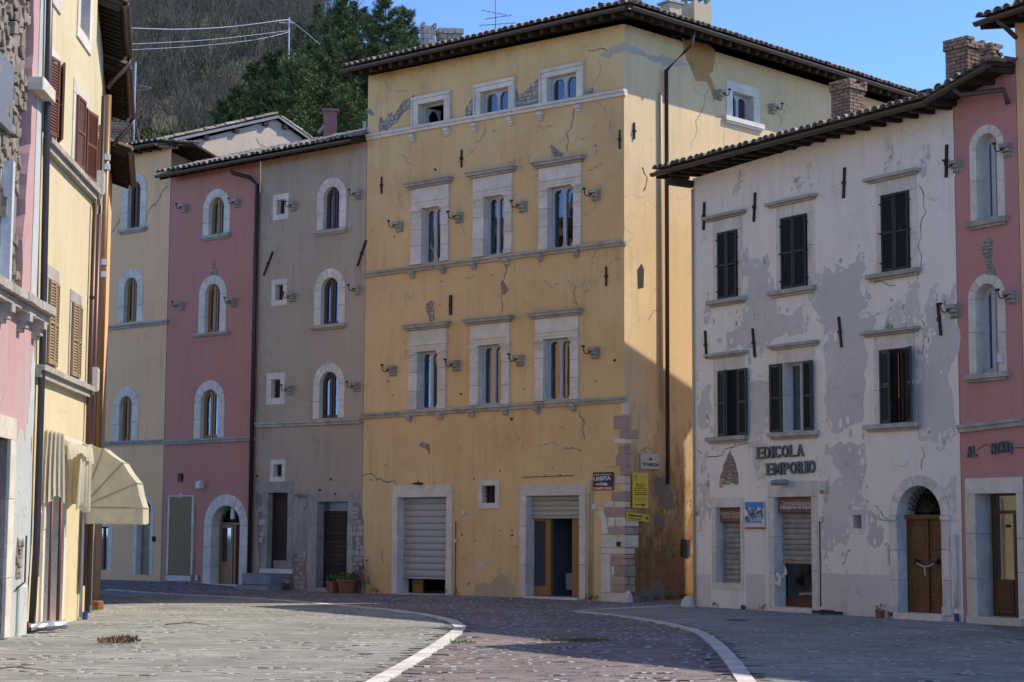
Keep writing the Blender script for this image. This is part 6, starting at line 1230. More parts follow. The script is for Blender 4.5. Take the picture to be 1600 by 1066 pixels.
# ================================================================== AWNINGS
def fan_awning():
    s0, s1 = 3.30, 4.0; Yd = L1.w(s0, 0).y; T = Thing('fan_awning', 'open cream canvas fan awning with scalloped edge over the last shop', 'awning', L1.w(s0, 2.0)); piv = at(127, 793, Yd)
    prof = [at(x, y, Yd) for x, y in ((127.5, 691), (163, 701), (194, 723), (217, 755), (227, 794))]; vec = L1.w(s1, 0) - L1.w(s0, 0)
    O = L1.w(s0, 0, .01); zs = [((p.x - piv.x) * .97, p.z) for p in prof]
    Pn = [Vector((O.x + dx, O.y, z)) for dx, z in zs]; pv = Vector((O.x, O.y, piv.z)); canopy = None
    for i in range(4):
        m = MB(); a, b = Pn[i], Pn[i + 1]; k = 5
        for off in (Vector(), vec):
            mid = (a + b) / 2; inn = (pv - mid) * .012; m.face([pv + off, a + off, mid + off + inn, b + off])
        for j in range(k):
            t0, t1 = j / k, (j + 1) / k
            def q(p, t, e): return p + vec * t
            mm0 = (a + b) / 2 + (pv - (a + b) / 2) * .012
            m.face([q(a, t0, 0), q(a, t1, 0), q(mm0, t1, 0), q(mm0, t0, 0)]); m.face([q(mm0, t0, 0), q(mm0, t1, 0), q(b, t1, 0), q(b, t0, 0)])
        o = T.part('canopy_panel', m, M['canvas'])
    for i, p in enumerate(Pn):
        m = MB(); up = (p - pv).normalized() * .0; m.tube([pv + Vector((0, -.012, 0)), p + Vector((0, -.012, 0))], .011, 5); m.tube([p, p + vec], .013, 5); m.tube([pv + vec, p + vec], .011, 5); T.part('rib', m, M['canvas_rib'])
    # valance: two hanging sides and a front, scalloped
    m = MB(); e = Pn[4]; H = .26
    def fringe(a, b, n):
        for i in range(n * 6):
            t0, t1 = i / (n * 6), (i + 1) / (n * 6); d0 = H + .035 * abs(math.sin(PI * n * t0)); d1 = H + .035 * abs(math.sin(PI * n * t1)); w0 = .02 * math.sin(5 * t0 * n); w1 = .02 * math.sin(5 * t1 * n)
            p, q = a.lerp(b, t0), a.lerp(b, t1); m.face([p, q, q + Vector((0, w1, -d1)), p + Vector((0, w0, -d0))])
    fringe(pv, e, 4); fringe(e, e + vec, 5); fringe(pv + vec, e + vec, 4); T.part('valance', m, M['canvas'])
    m = MB(); m.tube([O + Vector((0, 0, piv.z - .1 - O.z)), O + Vector((0, 0, Pn[0].z + .05 - O.z))], .02, 6); T.part('wall_rail', m, M['zinc'])
fan_awning()
def sheet_cloth(m, A, B, C, D, nu, nv, fold, nf, ph=0, d=Vector((0, 1, 0)), sag=0):
    """cloth between four corners A-B (top) D-C (bottom) with folds along its width"""
    g = []
    for j in range(nv + 1):
        t = j / nv; row = []
        for i in range(nu + 1):
            u = i / nu; p = A.lerp(B, u).lerp(D.lerp(C, u), t); f = fold * (.4 + .6 * t) * math.sin(nf * 2 * PI * u + ph + .6 * math.sin(3 * t)); p = p + d * f * (1 + .6 * math.sin(5.3 * u + ph * 2)) - Vector((0, 0, t * .07 * math.sin(7 * u + ph)) ) - Vector((0, 0, sag * 4 * u * (1 - u) * (1 - t * .5))); row.append(p)
        g.append(row)
    for j in range(nv):
        for i in range(nu): m.face([g[j][i], g[j][i + 1], g[j + 1][i + 1], g[j + 1][i]])
T = Thing('collapsed_awning', 'collapsed cream canvas awning hanging in folds over the shop door', 'awning', L1.w(.8, 2.9))
Wp = lambda s, z, o: L1.w(s, z, o)
m = MB(); sheet_cloth(m, Wp(-.02, 3.2, .02), Wp(1.8, 3.2, .02), Wp(1.85, 2.98, .42), Wp(.12, 3.02, .32), 30, 6, .03, 3, 0, Vector((0, 0, 1)), .05); T.part('top_sheet', m, M['canvas'], smooth=True)
m = MB(); sheet_cloth(m, Wp(-.05, 3.2, .02), Wp(.05, 3.12, .30), Wp(.16, 2.06, .32), Wp(-.06, 2.08, .0), 40, 8, .045, 5, 0, Vector((.15, 1, 0))); T.part('side_curtain', m, M['canvas'], smooth=True)
m = MB(); sheet_cloth(m, Wp(.12, 3.02, .32), Wp(1.85, 2.98, .42), Wp(1.85, 2.78, .44), Wp(.16, 2.8, .34), 40, 4, .025, 7, 1, L1.n.to_3d()); T.part('front_valance', m, M['canvas'], smooth=True)
m = MB(); sheet_cloth(m, Wp(1.2, 2.95, .36), Wp(1.9, 3.05, .40), Wp(1.98, 1.95, .36), Wp(1.25, 1.98, .3), 40, 8, .05, 5, 2, L1.n.to_3d()); T.part('side_curtain', m, M['canvas'], smooth=True)
m = MB(); sheet_cloth(m, Wp(1.85, 3.1, .02), Wp(1.9, 3.02, .42), Wp(1.95, 1.97, .38), Wp(1.85, 1.95, .0), 30, 8, .04, 4, 2, Vector((0, 1, 0))); T.part('side_curtain', m, M['canvas'], smooth=True)
m = MB(); m.rect(L1, .75, 1.1, 2.35, 2.75, .05, .12, .02); T.part('hanging_cloth', m, M['curtain'])

# ================================================================== SIGNS
def board(name, lab, F, s0, s1, z0, z1, mat, o=.02, th=.02, cat='sign', tilt=0):
    T = Thing(name, lab, cat, F.w((s0 + s1) / 2, (z0 + z1) / 2, o)); m = MB(); m.prism(F, [(s0, z0), (s1, z0 + tilt), (s1, z1 + tilt), (s0, z1)], o, o + th, .003, True); T.part('panel', m, M[mat]); return T
a, b, c, d = YF.box(928, 959.5, 738, 766); T = board('town_sign', 'square black sign reading USSITA with a red strip and white arrow', YF, a, b, c, d, 'sign_black'); W_, H_ = b - a, d - c; o = .044
text(T, 'USSITA', YF, a + W_ * .04, c + H_ * .52, o, W_ * .86, H_ * .22, 'letter_white', 'lettering', .003, .04, .03); m = MB(); m.prism(YF, [(a + .004, c + .004), (b - .004, c + .004), (b - .004, c + H_ * .19), (a + .004, c + H_ * .19)], .041, .043, .001); T.part('red_strip', m, M['sign_red']); text(T, 'CAMPO 2000', YF, a + W_ * .04, c + H_ * .03, .046, W_ * .9, H_ * .13, 'letter_white', 'lettering', .002, .03)
m = MB(); zz = c + H_ * .29; m.prism(YF, [(a + W_ * .15, zz), (a + W_ * .62, zz - .005), (a + W_ * .62, zz - .03), (a + W_ * .78, zz + .012), (a + W_ * .62, zz + .055), (a + W_ * .62, zz + .03), (a + W_ * .15, zz + .03)], .041, .045, .001); T.part('arrow', m, M['letter_white'])
text(T, 'km 5', YF, a + W_ * .36, c + H_ * .38, o, W_ * .25, H_ * .08, 'letter_white', 'lettering', .002, .02); text(T, 'ALBERGO RISTORANTE', YF, a + W_ * .05, c + H_ * .82, o, W_ * .88, H_ * .08, 'letter_white', 'lettering', .002, .02)
a, b, c, d = YS.box(999, 1028.5, 709, 733.5); T = board('street_plate', 'pale stone street name plate beside the brown downpipe', YS, a, b, c, d, 'marble', th=.03); W_, H_ = b - a, d - c
text(T, 'VIA', YS, a + W_ * .4, c + H_ * .56, .054, W_ * .2, H_ * .18, 'sign_ink', 'lettering', .003, .03); text(T, 'TITO MARCONI', YS, a + W_ * .08, c + H_ * .2, .054, W_ * .84, H_ * .2, 'sign_ink', 'lettering', .003, .03)
a, b, c, d = YS.box(985.5, 1009.5, 739, 794); T = board('yellow_poster_sign', 'tall yellow notice with black print on the corner stones', YS, a, b, c, d, 'sign_yellow', o=.045); W_, H_ = b - a, d - c
for i, (q, wd, tx) in enumerate(((.66, .6, 'RISTORANTE'), (.60, .5, 'PIZZERIA'), (.545, .8, 'SPECIALITA LOCALI'), (.48, .84, 'TARTUFO - FUNGHI'), (.42, .84, 'CUCINA CASALINGA'), (.37, .8, 'CAMERE CON BAGNO'))): text(T, tx, YS, a + W_ * (1 - wd) / 2, c + H_ * q, .069, W_ * wd, H_ * .028, 'sign_ink', 'lettering', .002, .02)
for q0, q1, q2, q3 in ((.1, .3, .84, .93), (.12, .28, .78, .82), (.55, .85, .86, .875)): m = MB(); m.rect(YS, a + W_ * q0, a + W_ * q1, c + H_ * q2, c + H_ * q3, .066, .068, .0005); T.part('print_block', m, M['canvas_rib'])
for i in range(5): m = MB(); x = a + W_ * (.12 + .16 * i); z = c + H_ * .22; m.prism(YS, [(x, z), (x + W_ * .10, z + H_ * .02), (x + W_ * .15, z + H_ * .09), (x + W_ * .05, z + H_ * .05)], .066, .068, .0005); T.part('print_mark', m, M['canvas_rib'])
m = MB(); z = c + H_ * .09; m.prism(YS, [(a + W_ * .15, z - .012), (a + W_ * .6, z - .012), (a + W_ * .6, z - .035), (a + W_ * .85, z), (a + W_ * .6, z + .035), (a + W_ * .6, z + .012), (a + W_ * .15, z + .012)], .066, .069, .0005); T.part('arrow', m, M['sign_ink'])
a, b, c, d = YS.box(976, 1011, 802, 814); T = board('yellow_arrow_sign', 'narrow yellow arrow sign under the tall yellow notice', YS, a, b, c + .02, d + .02, 'sign_yellow', o=.045, tilt=-.05); W_, H_ = b - a, d - c
text(T, 'TAVERNA del FORTE', YS, a + W_ * .05, c + H_ * .62, .069, W_ * .66, H_ * .3, 'sign_ink', 'lettering', .002, .03, -.07); text(T, 'CUCINA TIPICA', YS, a + W_ * .08, c + H_ * .26, .069, W_ * .6, H_ * .18, 'sign_ink', 'lettering', .002, .02, -.07)
m = MB(); z = c + H_ * .5 - .02; x = a + W_ * .78; m.prism(YS, [(x, z - .01), (x + .1, z - .012), (x + .07, z - .05), (x + .1, z - .05), (x + .15, z), (x + .1, z + .05), (x + .07, z + .05), (x + .1, z + .012), (x, z + .01)], .066, .069, .0005); T.part('arrow', m, M['sign_ink'])
# framed mountain picture panel on the white house
def pic_mat():
    m, nt, p = newmat('mountain_print'); tc = N(nt, 'ShaderNodeTexCoord').outputs['Generated']; sx = N(nt, 'ShaderNodeSeparateXYZ'); nt.links.new(tc, sx.inputs[0])
    v = ramp(nt, noise(nt, tc, 3.2, 7, .65, .8), [(.42, (.03, .04, .06)), (.5, (.22, .30, .40)), (.58, (.65, .68, .72))])
    ad = N(nt, 'ShaderNodeMath', operation='MULTIPLY_ADD'); nt.links.new(noise(nt, tc, 4, 3), ad.inputs[0]); ad.inputs[1].default_value = .35; nt.links.new(sx.outputs[2], ad.inputs[2])
    a = mix(nt, ramp(nt, ad.outputs[0], [(.93, 0), (.96, 1)]), v, (.03, .20, .55)); nt.links.new(a, p.inputs['Base Color']); p.inputs['Roughness'].default_value = .3; return m
a, b, c, d = WH.box(1165.5, 1196.5, 784, 824); T = board('picture_panel', 'square printed panel of a snowy mountain between the two shop openings', WH, a, b, c, d, 'plastic'); m = MB(); m.rect(WH, a + .01, b - .01, c + .09, d - .01, .04, .044, .001); M['pic'] = pic_mat(); T.part('print', m, M['pic']); m = MB(); m.rect(WH, a, b, c - .03, c - .005, .01, .05, .002); T.part('red_rail', m, M['sign_red'])

# ================================================================== SMALL THINGS ON THE GROUND
def lathe(m, c, prof, n=16):
    b = len(m.v)
    for r, z in prof:
        for k in range(n): a = 2 * PI * k / n; m.v.append((c[0] + r * math.cos(a), c[1] + r * math.sin(a), c[2] + z))
    for j in range(len(prof) - 1):
        for k in range(n): l = (k + 1) % n; m.f.append((b + j * n + k, b + j * n + l, b + (j + 1) * n + l, b + (j + 1) * n + k)); m.mi.append(0)
def leaves(m, c, n, r, h, size, rr, up=.5):
    for i in range(n):
        a = rr.uniform(0, 2 * PI); q = r * math.sqrt(rr.random()); p = Vector((c[0] + q * math.cos(a), c[1] + q * math.sin(a), c[2] + h * rr.random() ** 1.3)); d = Vector((rr.uniform(-1, 1), rr.uniform(-1, 1), rr.uniform(0, 1) + up)).normalized(); s = d.cross(Vector((rr.uniform(-1, 1), rr.uniform(-1, 1), .3))).normalized(); L = size * rr.uniform(.5, 1.2)
        m.face([p, p + d * L * .5 + s * L * .16, p + d * L, p + d * L * .5 - s * L * .16])
def pot(u, v, r, h, lab, plant, sq=False):
    p = LE.w(LE.s(u, v), 0, .32); z = gz(p.x, p.y); T = Thing('flower_pot', lab, 'flower pot', (p.x, p.y, z)); m = MB(); k = 4 if sq else 18
    lathe(m, (p.x, p.y, z), [(.0, .0), (r * .72, 0), (r * .95, h * .86), (r * 1.08, h * .86), (r * 1.08, h), (r * .92, h), (r * .88, h * .9), (0, h * .9)], k); T.part('pot', m, M['terracotta'])
    rr = random.Random(int(u)); m = MB(); leaves(m, (p.x, p.y, z + h * .85), plant, r * .9, .18, .13, rr); T.part('plant', m, M['leaf'])
pot(534, 922, .2, .30, 'square terracotta pot with low green leaves, left of two by the plank door', 60, True); pot(556, 924, .27, .36, 'wider terracotta pot with leaves, right of two by the plank door', 110)
def dry_plant(u, v, h, lab, mat='redleaf', n=120, stems=5):
    p = LE.w(LE.s(u, v), 0, .2); T = Thing('dry_plant', lab, 'plant', (p.x, p.y, gz(p.x, p.y))); rr = random.Random(int(u))
    for i in range(stems):
        m = MB(); x, y = rr.uniform(-.12, .12), rr.uniform(-.05, .1); m.tube([p + Vector((0, 0, .0)), p + Vector((x * .5, y * .5, h * .5)), p + Vector((x, y, h * rr.uniform(.7, 1)))], .008, 4, r1=.003); T.part('stem', m, M['stalk'])
    m = MB(); leaves(m, (p.x, p.y, h * .25), n, .16, h * .75, .07, rr); T.part('foliage', m, M[mat])
dry_plant(577, 926, .95, 'tall dry brown stalks against the ochre wall'); dry_plant(567, 925, .7, 'reddish leafless shrub behind the wider terracotta pot', 'redleaf', 160, 8)
p = LE.w(LE.s(420, 915), 0, .32); T = Thing('stone_bench', 'grey stone block bench below the old plank door', 'bench', (p.x, p.y, gz(p.x, p.y))); g0 = gz(p.x, p.y); a, b = LE.s(399, 915), LE.s(444, 915)
m = MB(); m.rect(LE, a, b, g0 + .12, g0 + .42, .1, .55, .05); T.part('seat_block', m, M['concrete']); m = MB(); m.rect(LE, a - .08, b + .06, g0 - .05, g0 + .115, .06, .68, .04); T.part('base_slab', m, M['greystone'])
# concrete corner stone at the lane mouth
p = WH.w(-.05, 0, .16); m = MB(); lathe(m, (p.x, p.y, -.05), [(.17, 0), (.16, .1), (.12, .2), (.06, .27), (0, .29)], 9); single('wheel_guard_stone', m, M['stone'], 'rounded pale wheel guard stone at the left corner of the white house', 'guard stone', (p.x, p.y, 0), smooth=False)
# broken clay pot, crumpled sheet, plank, small things
g = gnd(152, 953); m = MB(); lathe(m, (g.x, g.y, 0), [(.0, .0), (.13, .0), (.12, .16), (.10, .18), (.0, .16)], 10); single('upturned_clay_pot', m, M['terracotta'], 'small orange clay pot upturned on the ground below the fan awning', 'flower pot', (g.x, g.y, 0))
g = gnd(58, 990); T = Thing('crumpled_downpipe_piece', 'crushed silvery sheet metal pipe lying at the foot of the dark downpipe', 'metal scrap', (g.x, g.y, 0)); rr = random.Random(4); m = MB(); A = Vector((g.x - .12, g.y - .1, .10)); Bq = Vector((g.x + .32, g.y + .35, .12)); n = 9
rings = []
for i in range(7):
    t = i / 6; c = A.lerp(Bq, t); ax = (Bq - A).normalized(); sd = ax.cross(Vector((0, 0, 1))).normalized(); rings.append([c + sd * math.cos(2 * PI * k / n) * (.11 + rr.uniform(-.02, .03)) + Vector((0, 0, 1)) * math.sin(2 * PI * k / n) * (.07 + rr.uniform(-.02, .02)) for k in range(n)])
for i in range(6):
    for k in range(n): m.face([rings[i][k], rings[i][(k + 1) % n], rings[i + 1][(k + 1) % n], rings[i + 1][k]])
T.part('sheet', m, M['metal']); m = MB(); m.tube([A - Vector((.02, .02, 0)), A + Vector((.0, .0, .0))], .09, 8); T.part('pipe_mouth', m, M['shutter_brown'])
g = WH.w(WH.s(1303, 962), 0, .18); T = Thing('loose_plank', 'short brown plank lying against the white house', 'plank', (g.x, g.y, 0)); m = MB(); m.wbox((g.x, g.y, .05), WH.u.to_3d(), WH.n.to_3d(), (0, 0, 1), .75, .12, .05); T.part('board', m, M['oldwood']); m = MB(); m.wbox((g.x, g.y, .085), WH.u.to_3d(), WH.n.to_3d(), (0, 0, 1), .3, .1, .02); T.part('batten', m, M['oldwood'])
g = WH.w(WH.s(1387, 962), 0, .2); T = Thing('small_flower_pot', 'little yellow and orange pot with a plant left of the arched oak door', 'flower pot', (g.x, g.y, 0)); m = MB(); lathe(m, (g.x, g.y, 0), [(0, 0), (.07, 0), (.1, .15), (.0, .14)], 12); T.part('pot', m, M['terracotta']); m = MB(); leaves(m, (g.x, g.y, .13), 25, .08, .1, .08, random.Random(2)); T.part('plant', m, M['leaf'])
for u, lab in ((1168, 'small blue cap at the foot of the white wall under the picture panel'), (1291, 'small blue cap on the ground right of the shop door')):
    g = WH.w(WH.s(u, 955), 0, .12); m = MB(); lathe(m, (g.x, g.y, 0), [(.05, 0), (.06, .07), (.03, .1), (0, .1)], 9); single('bottle_lid', m, M['blue'], lab, 'plastic cap', (g.x, g.y, 0))
g = gnd(1150, 970); m = MB(); m.wbox((g.x, g.y, .018), (1, .1, 0), (0, 1, 0), (0, 0, 1), .42, .22, .006); single('blue_marking', m, M['blue'], 'flat blue scrap lying on the setts in front of the white house', 'litter', (g.x, g.y, 0))
# grit and chips of stone swept over the square
m = MB(); rg = random.Random(77)
for i in range(450):
    y = rg.uniform(17, 37); x = rg.uniform(-7.4 + 0 * y, 2.5) if rg.random() < .7 else rg.uniform(-7.3, -4.5); r0 = rg.uniform(.006, .02); c = Vector((x, y, gz(x, y) + .008 + r0 * .4)); v = [c + Vector((rg.uniform(-1, 1), rg.uniform(-1, 1), rg.uniform(-.5, .8))) * r0 for _ in range(4)]
    m.face(v[:3]); m.face([v[0], v[1], v[3]]); m.face([v[1], v[2], v[3]]); m.face([v[0], v[2], v[3]])
single('stone_chips', m, M['stone_old'], 'small chips of stone and grit scattered on the sunlit paving', 'grit', (0, 0, 0), kind='stuff')
for (u, v, lab) in ((290, 978, 'thin twig lying on the sunlit square, the farther of two'), (20, 1050, 'dark twig at the bottom left of the sunlit square')):
    g = gnd(u, v); m = MB(); m.tube([(g.x - .35, g.y, .02), (g.x, g.y + .1, .05), (g.x + .4, g.y - .02, .02)], .012, 5, r1=.004); m.tube([(g.x, g.y + .1, .05), (g.x + .12, g.y + .3, .06)], .006, 4); single('fallen_twig', m, M['stalk'], lab, 'twig', (g.x, g.y, 0))
g = gnd(571, 1023); m = MB(); lathe(m, (g.x, g.y, .008), [(.0, .004), (.10, .004), (.11, .0)], 14); single('drain_cover', m, M['iron'], 'small dark round drain cover in the left part of the square', 'drain cover', (g.x, g.y, 0))
# weeds
def weeds(name, spots, lab, seed, size=.06, mat='leaf'):
    rr = random.Random(seed); m = MB()
    for (x, y, r, n, h) in spots: leaves(m, (x, y, gz(x, y) + .01), n, r, h, size, rr, 1.0)
    o = single(name, m, M[mat], lab, 'weeds', (0, 0, 0), kind='stuff')
def gp(u, v, r, n, h): g = gnd(u, v); return (g.x, g.y, r, n, h)
weeds('lane_weeds', [gp(855 + i * 12, 1003 + (i % 3), .22, 60, .02) for i in range(8)] + [gp(722, 1008, .2, 90, .03)], 'thin green weeds growing between the setts in the lane', 1, .05)
weeds('wall_weeds', [(lambda p: (p.x, p.y, .10, 50, .14))(LE.w(LE.s(u, 925), 0, .1)) for u in (449, 455, 520, 530, 540)] + [(lambda p: (p.x, p.y, .08, 16, .10))(YF.w(YF.s(u, 940), 0, .06)) for u in (586, 700, 716, 921, 927, 934, 590)] + [(lambda p: (p.x, p.y, .08, 16, .08))(WH.w(WH.s(u, 955), 0, .05)) for u in (1120, 1195, 1395, 1400)] + [(lambda p: (p.x, p.y, .10, 30, .10))(YS.w(q, 0, .08)) for q in (.6, 1.0, 1.5, 2.0, 2.3)] + [gp(140, 957, .18, 120, .07)], 'green weeds along the foot of the walls', 2, .08)
weeds('dry_grass', [gp(185, 1006, .3, 260, .03), gp(195, 1004, .2, 120, .04)], 'dry brown grass tuft in the sunlit paving on the left', 3, .08, 'stalk')

# ================================================================== HILL, WOODS, WIRES
def hillz(x, y):
    a = .42 * (-.30 * x + .95 * y - 44); cap = 34 - 1.0 * x if x < 0 else 34 - .3 * x
    k = 8.0; h = -k * math.log(math.exp(-a / k) + math.exp(-cap / k)) if abs(a) < 600 else cap
    return max(-2, h + 1.6 * math.sin(x * .11 + y * .07) + .9 * math.sin(x * .31 - y * .19))
m = MB(); xs = [-260 + i * 5 for i in range(85)]; ys = [66 + j * 5 for j in range(66)]
for y in ys:
    for x in xs: m.v.append((x, y, hillz(x, y)))
for j in range(len(ys) - 1):
    for i in range(len(xs) - 1): a = j * len(xs) + i; m.f.append((a, a + 1, a + len(xs) + 1, a + len(xs))); m.mi.append(0)
M['hill'] = rough('leaf_litter_hillside', (.12, .11, .065), (.07, .08, .04), .25, 0, .8, .98, fine=3)
single('hill', m, M['hill'], None, None, (0, 0, 0), kind='structure', smooth=True)
M['bark'] = rough('grey_bark', (.15, .125, .10), (.095, .08, .066), 2, .3, 0, .95); M['pinebark'] = rough('pine_bark', (.10, .07, .05), (.06, .045, .035), 3, .2, 0, .95)
M['needle'] = rough('pine_needles', (.075, .11, .036), (.125, .155, .05), .8, .45, 0, .75, fine=6); M['needle2'] = rough('yellow_green_pine_needles', (.06, .085, .024), (.085, .105, .03), .8, .45, 0, .75, fine=6)
def bare_tree(seed, H=9):
    rr = random.Random(seed); tr = MB(); cr = MB()
    def grow(p, d, L, r, lv):
        n = 3; pts = [p]; q = p
        for i in range(n): d = (d + Vector((rr.gauss(0, .13), rr.gauss(0, .13), .05 + rr.gauss(0, .06)))).normalized(); q = q + d * L / n; pts.append(q)
        (tr if lv < 1 else cr).tube(pts, r, 5 if lv < 2 else 3, False, r1=r * .55)
        if lv < 5:
            for i in range({0: 5, 1: 4, 2: 4, 3: 3, 4: 2}[lv]):
                t = rr.uniform(.35, 1); b = pts[0].lerp(pts[-1], t) if lv else pts[min(3, 1 + i // 2)]; a = rr.uniform(0, 2 * PI); sp = rr.uniform(.45, .85)
                nd = (d + Vector((math.cos(a) * sp, math.sin(a) * sp, rr.uniform(-.1, .35)))).normalized(); grow(b, nd, L * rr.uniform(.5, .72), r * .5, lv + 1)
    grow(Vector((0, 0, -.3)), Vector((0, 0, 1)), H * .42, H * .011, 0)
    return tr.data('trunk', M['bark']), cr.data('crown', M['bark'])
def conifer(seed, mat, H=14.0):
    rr = random.Random(seed); tr = MB(); tr.tube([(0, 0, -.5), (rr.uniform(-.1, .1), 0, H * .5), (0, 0, H)], H * .014, 6, False, r1=.03); V = []; Fc = []; nb = 0
    z = H * .16
    while z < H * .985:
        t = z / H; R = H * .23 * ((1 - t) ** .6) * (1 if t > .3 else .7 + t) * rr.uniform(.75, 1.2) + .15
        for b in range(rr.randint(4, 6)):
            if rr.random() < .1: continue
            a = rr.uniform(0, 2 * PI); L = R * rr.uniform(.6, 1.15); rise = .10 + .75 * t + rr.uniform(-.12, .12); dv = Vector((math.cos(a), math.sin(a), rise)); base = Vector((0, 0, z)); tip = base + dv * L; tr.tube([base, base + dv * L * .5 - Vector((0, 0, .06 * L)), tip], .035 * L / 3 + .012, 3, False, r1=.01)
            nc = int(5 + L * 4.2)
            for k in range(nc):
                q = .28 + .72 * (k + rr.random()) / nc; side = Vector((-dv.y, dv.x, 0)) * rr.uniform(-.30, .30) * L * (1.15 - q * .7); c = base + dv * L * q + side + Vector((0, 0, rr.uniform(-.05, .16) - .06 * L * (1 - abs(2 * q - 1))))
                for j in range(17):
                    d = Vector((rr.gauss(0, 1), rr.gauss(0, 1), rr.gauss(.45, .8))).normalized(); s = d.cross(Vector((rr.uniform(-1, 1), rr.uniform(-1, 1), rr.uniform(-1, 1)))).normalized() * .02; l = rr.uniform(.18, .38)
                    n0 = len(V); V += [tuple(c - s), tuple(c + s), tuple(c + d * l + s * .8), tuple(c + d * l - s * .8)]; Fc.append((n0, n0 + 1, n0 + 2, n0 + 3))
        z += H * .030 * rr.uniform(.75, 1.25)
    me = bpy.data.meshes.new('crown'); me.from_pydata(V, [], Fc); me.materials.append(M[mat]); return tr.data('trunk', M['pinebark']), me
BT = [bare_tree(i) for i in range(5)]; PT = [conifer(20, 'needle'), conifer(21, 'needle'), conifer(22, 'needle2'), conifer(23, 'needle')]
def plant(kind, meshes, x, y, h0, h, rot, label, group, cat='tree', zb=None):
    o = bpy.data.objects.new(kind, None); COL.objects.link(o); k = h / h0; o.location = (x, y, hillz(x, y) if zb is None else zb); o.scale = (k, k, k); o.rotation_euler = (0, 0, rot); o['label'] = label; o['category'] = cat; o['group'] = group
    link('trunk', meshes[0], o); link('crown', meshes[1], o); return o
# pines: column of the tip, row of the tip, distance
rr = random.Random(5)
PN = [(518, 22, 110, 3), (552, 6, 111, 1), (583, 20, 106, 0), (616, 30, 103, 3), (641, 44, 101, 0), (488, 42, 104, 1), (531, 46, 99, 2), (470, 36, 112, 0), (497, 10, 118, 1), (536, -4, 108, 0), (566, 14, 112, 3), (603, -8, 104, 1), (634, 12, 106, 0), (650, 62, 100, 3), (430, 78, 81, 2), (398, 96, 92, 2), (410, 132, 86, 2), (455, 92, 79, 0), (468, 84, 81, 3), (480, 70, 98, 3), (512, 62, 96, 1), (548, 60, 94, 0), (585, 66, 94, 2), (618, 70, 92, 3), (372, 132, 90, 2), (440, 140, 82, 3), (503, 120, 84, 2), (545, 128, 80, 0), (350, 158, 86, 2), (474, 150, 80, 1)]
ORD = 'first second third fourth fifth sixth seventh eighth ninth tenth eleventh twelfth thirteenth fourteenth fifteenth sixteenth seventeenth eighteenth nineteenth twentieth twenty-first twenty-second twenty-third twenty-fourth twenty-fifth twenty-sixth twenty-seventh twenty-eighth twenty-ninth thirtieth thirty-first thirty-second'.split()
for i, (u, v, Y, k) in enumerate(PN):
    p = at(u, v, Y); zb = hillz(p.x, p.y); h = p.z - zb
    if h < 6: h = 6; zb = p.z - h
    if h > 19: zb = p.z - 19; h = 19
    plant('pine_tree', PT[k], p.x, p.y, 14.0, h, rr.uniform(0, 6), ('%s pine, %s from the left in the grove behind the roofs' % ('lighter yellow green' if k == 2 else 'dark green', ORD[sorted(q[0] for q in PN).index(u)])), 'pines on the slope behind the houses', zb=min(zb, hillz(p.x, p.y)))
# dark far conifers on the skyline of the slope
for i in range(34):
    u = rr.uniform(250, 486) if i > 12 else rr.uniform(390, 486); Y = rr.uniform(165, 205); x = (u - 800) / 2800 * Y * 1.02; plant('pine_tree', PT[rr.choice((0, 1, 3))], x, Y, 14.0, rr.uniform(8, 13), rr.uniform(0, 6), 'small dark conifer on the upper slope of the hill', 'conifers high on the hillside')
n = 0; placed = []
while n < 230:
    u = rr.uniform(150, 520); Y = rr.uniform(92, 190) if n > 30 else rr.uniform(90, 120); x = (u - 800) / 2800 * Y * 1.02
    if any((x - a) ** 2 + (Y - b) ** 2 < 3.0 for a, b in placed): continue
    placed.append((x, Y)); n += 1; plant('bare_tree', BT[rr.randrange(5)], x, Y, 9.0, rr.uniform(5.5, 10.5), rr.uniform(0, 6), 'leafless grey brown tree on the wooded hillside', 'bare trees on the hillside')
# low green shrubs between
def shrub(seed):
    r2 = random.Random(seed); m = MB(); leaves(m, (0, 0, 0), 700, .9, 1.5, .22, r2, .6); st = MB()
    for i in range(4): a = r2.uniform(0, 6); st.tube([(0, 0, 0), (math.cos(a) * .4, math.sin(a) * .4, 1.0)], .03, 4, r1=.01)
    return st.data('trunk', M['bark']), m.data('crown', M['needle2'])
SH = shrub(3)
for i in range(90):
    u = rr.uniform(190, 480); Y = rr.uniform(72, 175); x = (u - 800) / 2800 * Y * 1.02; plant('shrub', SH, x, Y, 1.5, rr.uniform(1.0, 2.4), rr.uniform(0, 6), 'low green shrub among the leafless trees', 'shrubs on the hillside', 'shrub')
# undergrowth twigs: one mass
m = MB(); rr2 = random.Random(9)
for i in range(2600):
    u = rr2.uniform(150, 560); Y = rr2.uniform(72, 200); x = (u - 800) / 2800 * Y * 1.02; z = hillz(x, Y); h = rr2.uniform(.5, 2.0); dx = rr2.gauss(0, .25) * h; dy = rr2.gauss(0, .2) * h; w_ = .012 + Y * .00012
    m.face([(x - w_, Y, z - .1), (x + w_, Y, z - .1), (x + dx * .5 + w_, Y + dy * .5, z + h * .55), (x + dx * .5 - w_, Y + dy * .5, z + h * .55)]); m.face([(x + dx * .5 - w_, Y + dy * .5, z + h * .55), (x + dx * .5 + w_, Y + dy * .5, z + h * .55), (x + dx, Y + dy, z + h)])
o = single('undergrowth', m, M['bark'], 'tangle of thin bare twigs covering the hillside', 'undergrowth', (0, 0, 0), kind='stuff')
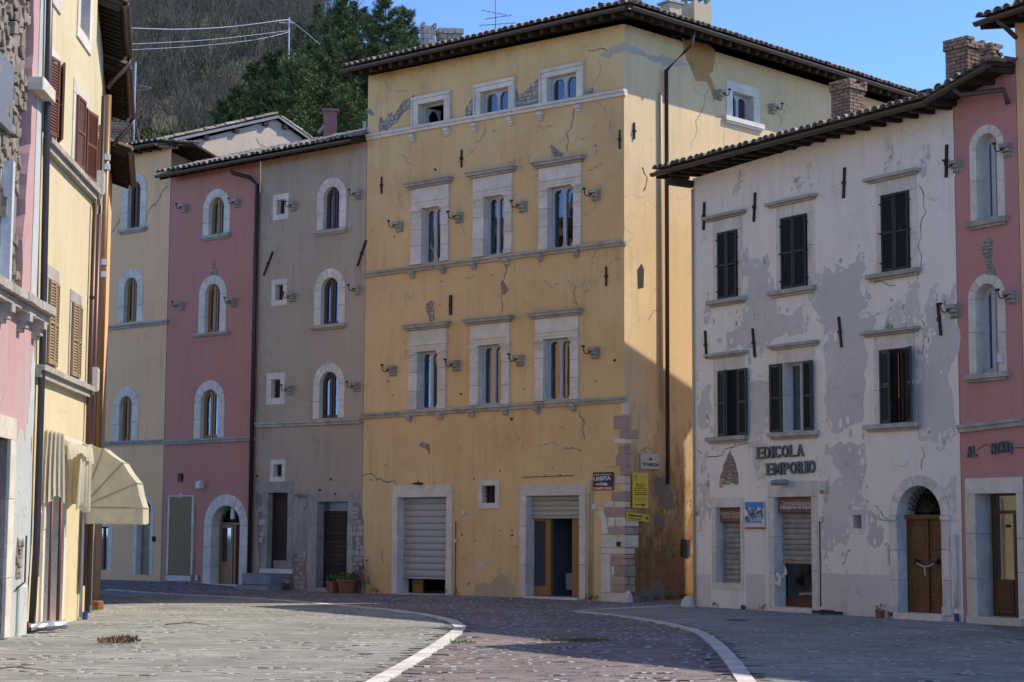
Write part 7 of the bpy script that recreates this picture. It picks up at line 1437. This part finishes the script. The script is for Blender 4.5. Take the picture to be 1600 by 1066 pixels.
# wires with their pole
PY = 86; p = at(452, 28, PY); q = at(452, 50, PY); T = Thing('wire_pole', 'thin grey pole on the wooded slope carrying the wires', 'pole', (p.x, p.y, q.z - 2)); m = MB(); m.tube([q - Vector((0, 0, 3)), p], .04, 6); T.part('shaft', m, M['cable']); m = MB(); m.tube([p + Vector((-.5, 0, -.25)), p + Vector((.25, 0, -.25))], .03, 5); T.part('cross_arm', m, M['cable'])
def wire(pts, r, lab, Ya, Yb):
    P = smooth([Vector((*at(u, v, Ya + (Yb - Ya) * i / (len(pts) - 1)),)) for i, (u, v) in enumerate(pts)], 6); m = MB(); m.tube(P, r, 5); o = single('overhead_wire', m, M['cable'], lab, 'wire', (0, 0, 0))
wire([(100, 40), (205, 44), (280, 46), (360, 42), (440, 32), (452, 31)], .02, 'thick topmost wire sagging across the wooded slope to the pole', PY - 10, PY); wire([(100, 72), (205, 69), (330, 62), (452, 48)], .013, 'middle thin wire across the wooded slope', PY - 10, PY); wire([(100, 82), (205, 78), (310, 72), (400, 62), (452, 50)], .012, 'lowest thin wire across the wooded slope', PY - 10, PY); wire([(452, 31), (472, 46), (500, 70)], .016, 'short wire dropping from the pole into the pines', PY, PY + 2)
# aerials
def aerial(u, vt, vb, Y, arms, lab, r=.02, tv=True):
    a, b = at(u, vt, Y), at(u, vb, Y); T = Thing('tv_aerial', lab, 'aerial', (b.x, b.y, b.z)); m = MB(); m.tube([Vector((a.x, a.y, b.z)), Vector((a.x, a.y, a.z))], r, 6); T.part('mast', m, M['aerial'])
    for v, x0, x1, n, dv in arms:
        c0, c1 = at(x0, v, Y), at(x1, v + dv, Y - .2); m = MB(); m.tube([c0, c1], .010, 5); o = T.part('boom', m, M['aerial']); m = MB()
        for i in range(n):
            t = (i + .5) / n; c = c0.lerp(c1, t); l = .16 + .1 * t
            mm = MB(); mm.tube([c + Vector((.2 * l, -l, -.12 * l)), c - Vector((.2 * l, -l, -.12 * l))], .006, 4); T.part('rod', mm, M['aerial'], o)
aerial(775, -40, 58, 47, [(16, 752, 792, 5, 8), (30, 757, 800, 6, -6), (40, 748, 806, 6, -4)], 'television aerial on the ridge of the big ochre house')
aerial(212, 98, 232, 56, [(131, 205, 236, 2, 6), (142, 214, 236, 2, -4)], 'tall grey mast aerial beside the brick chimney of the cream house', .035)
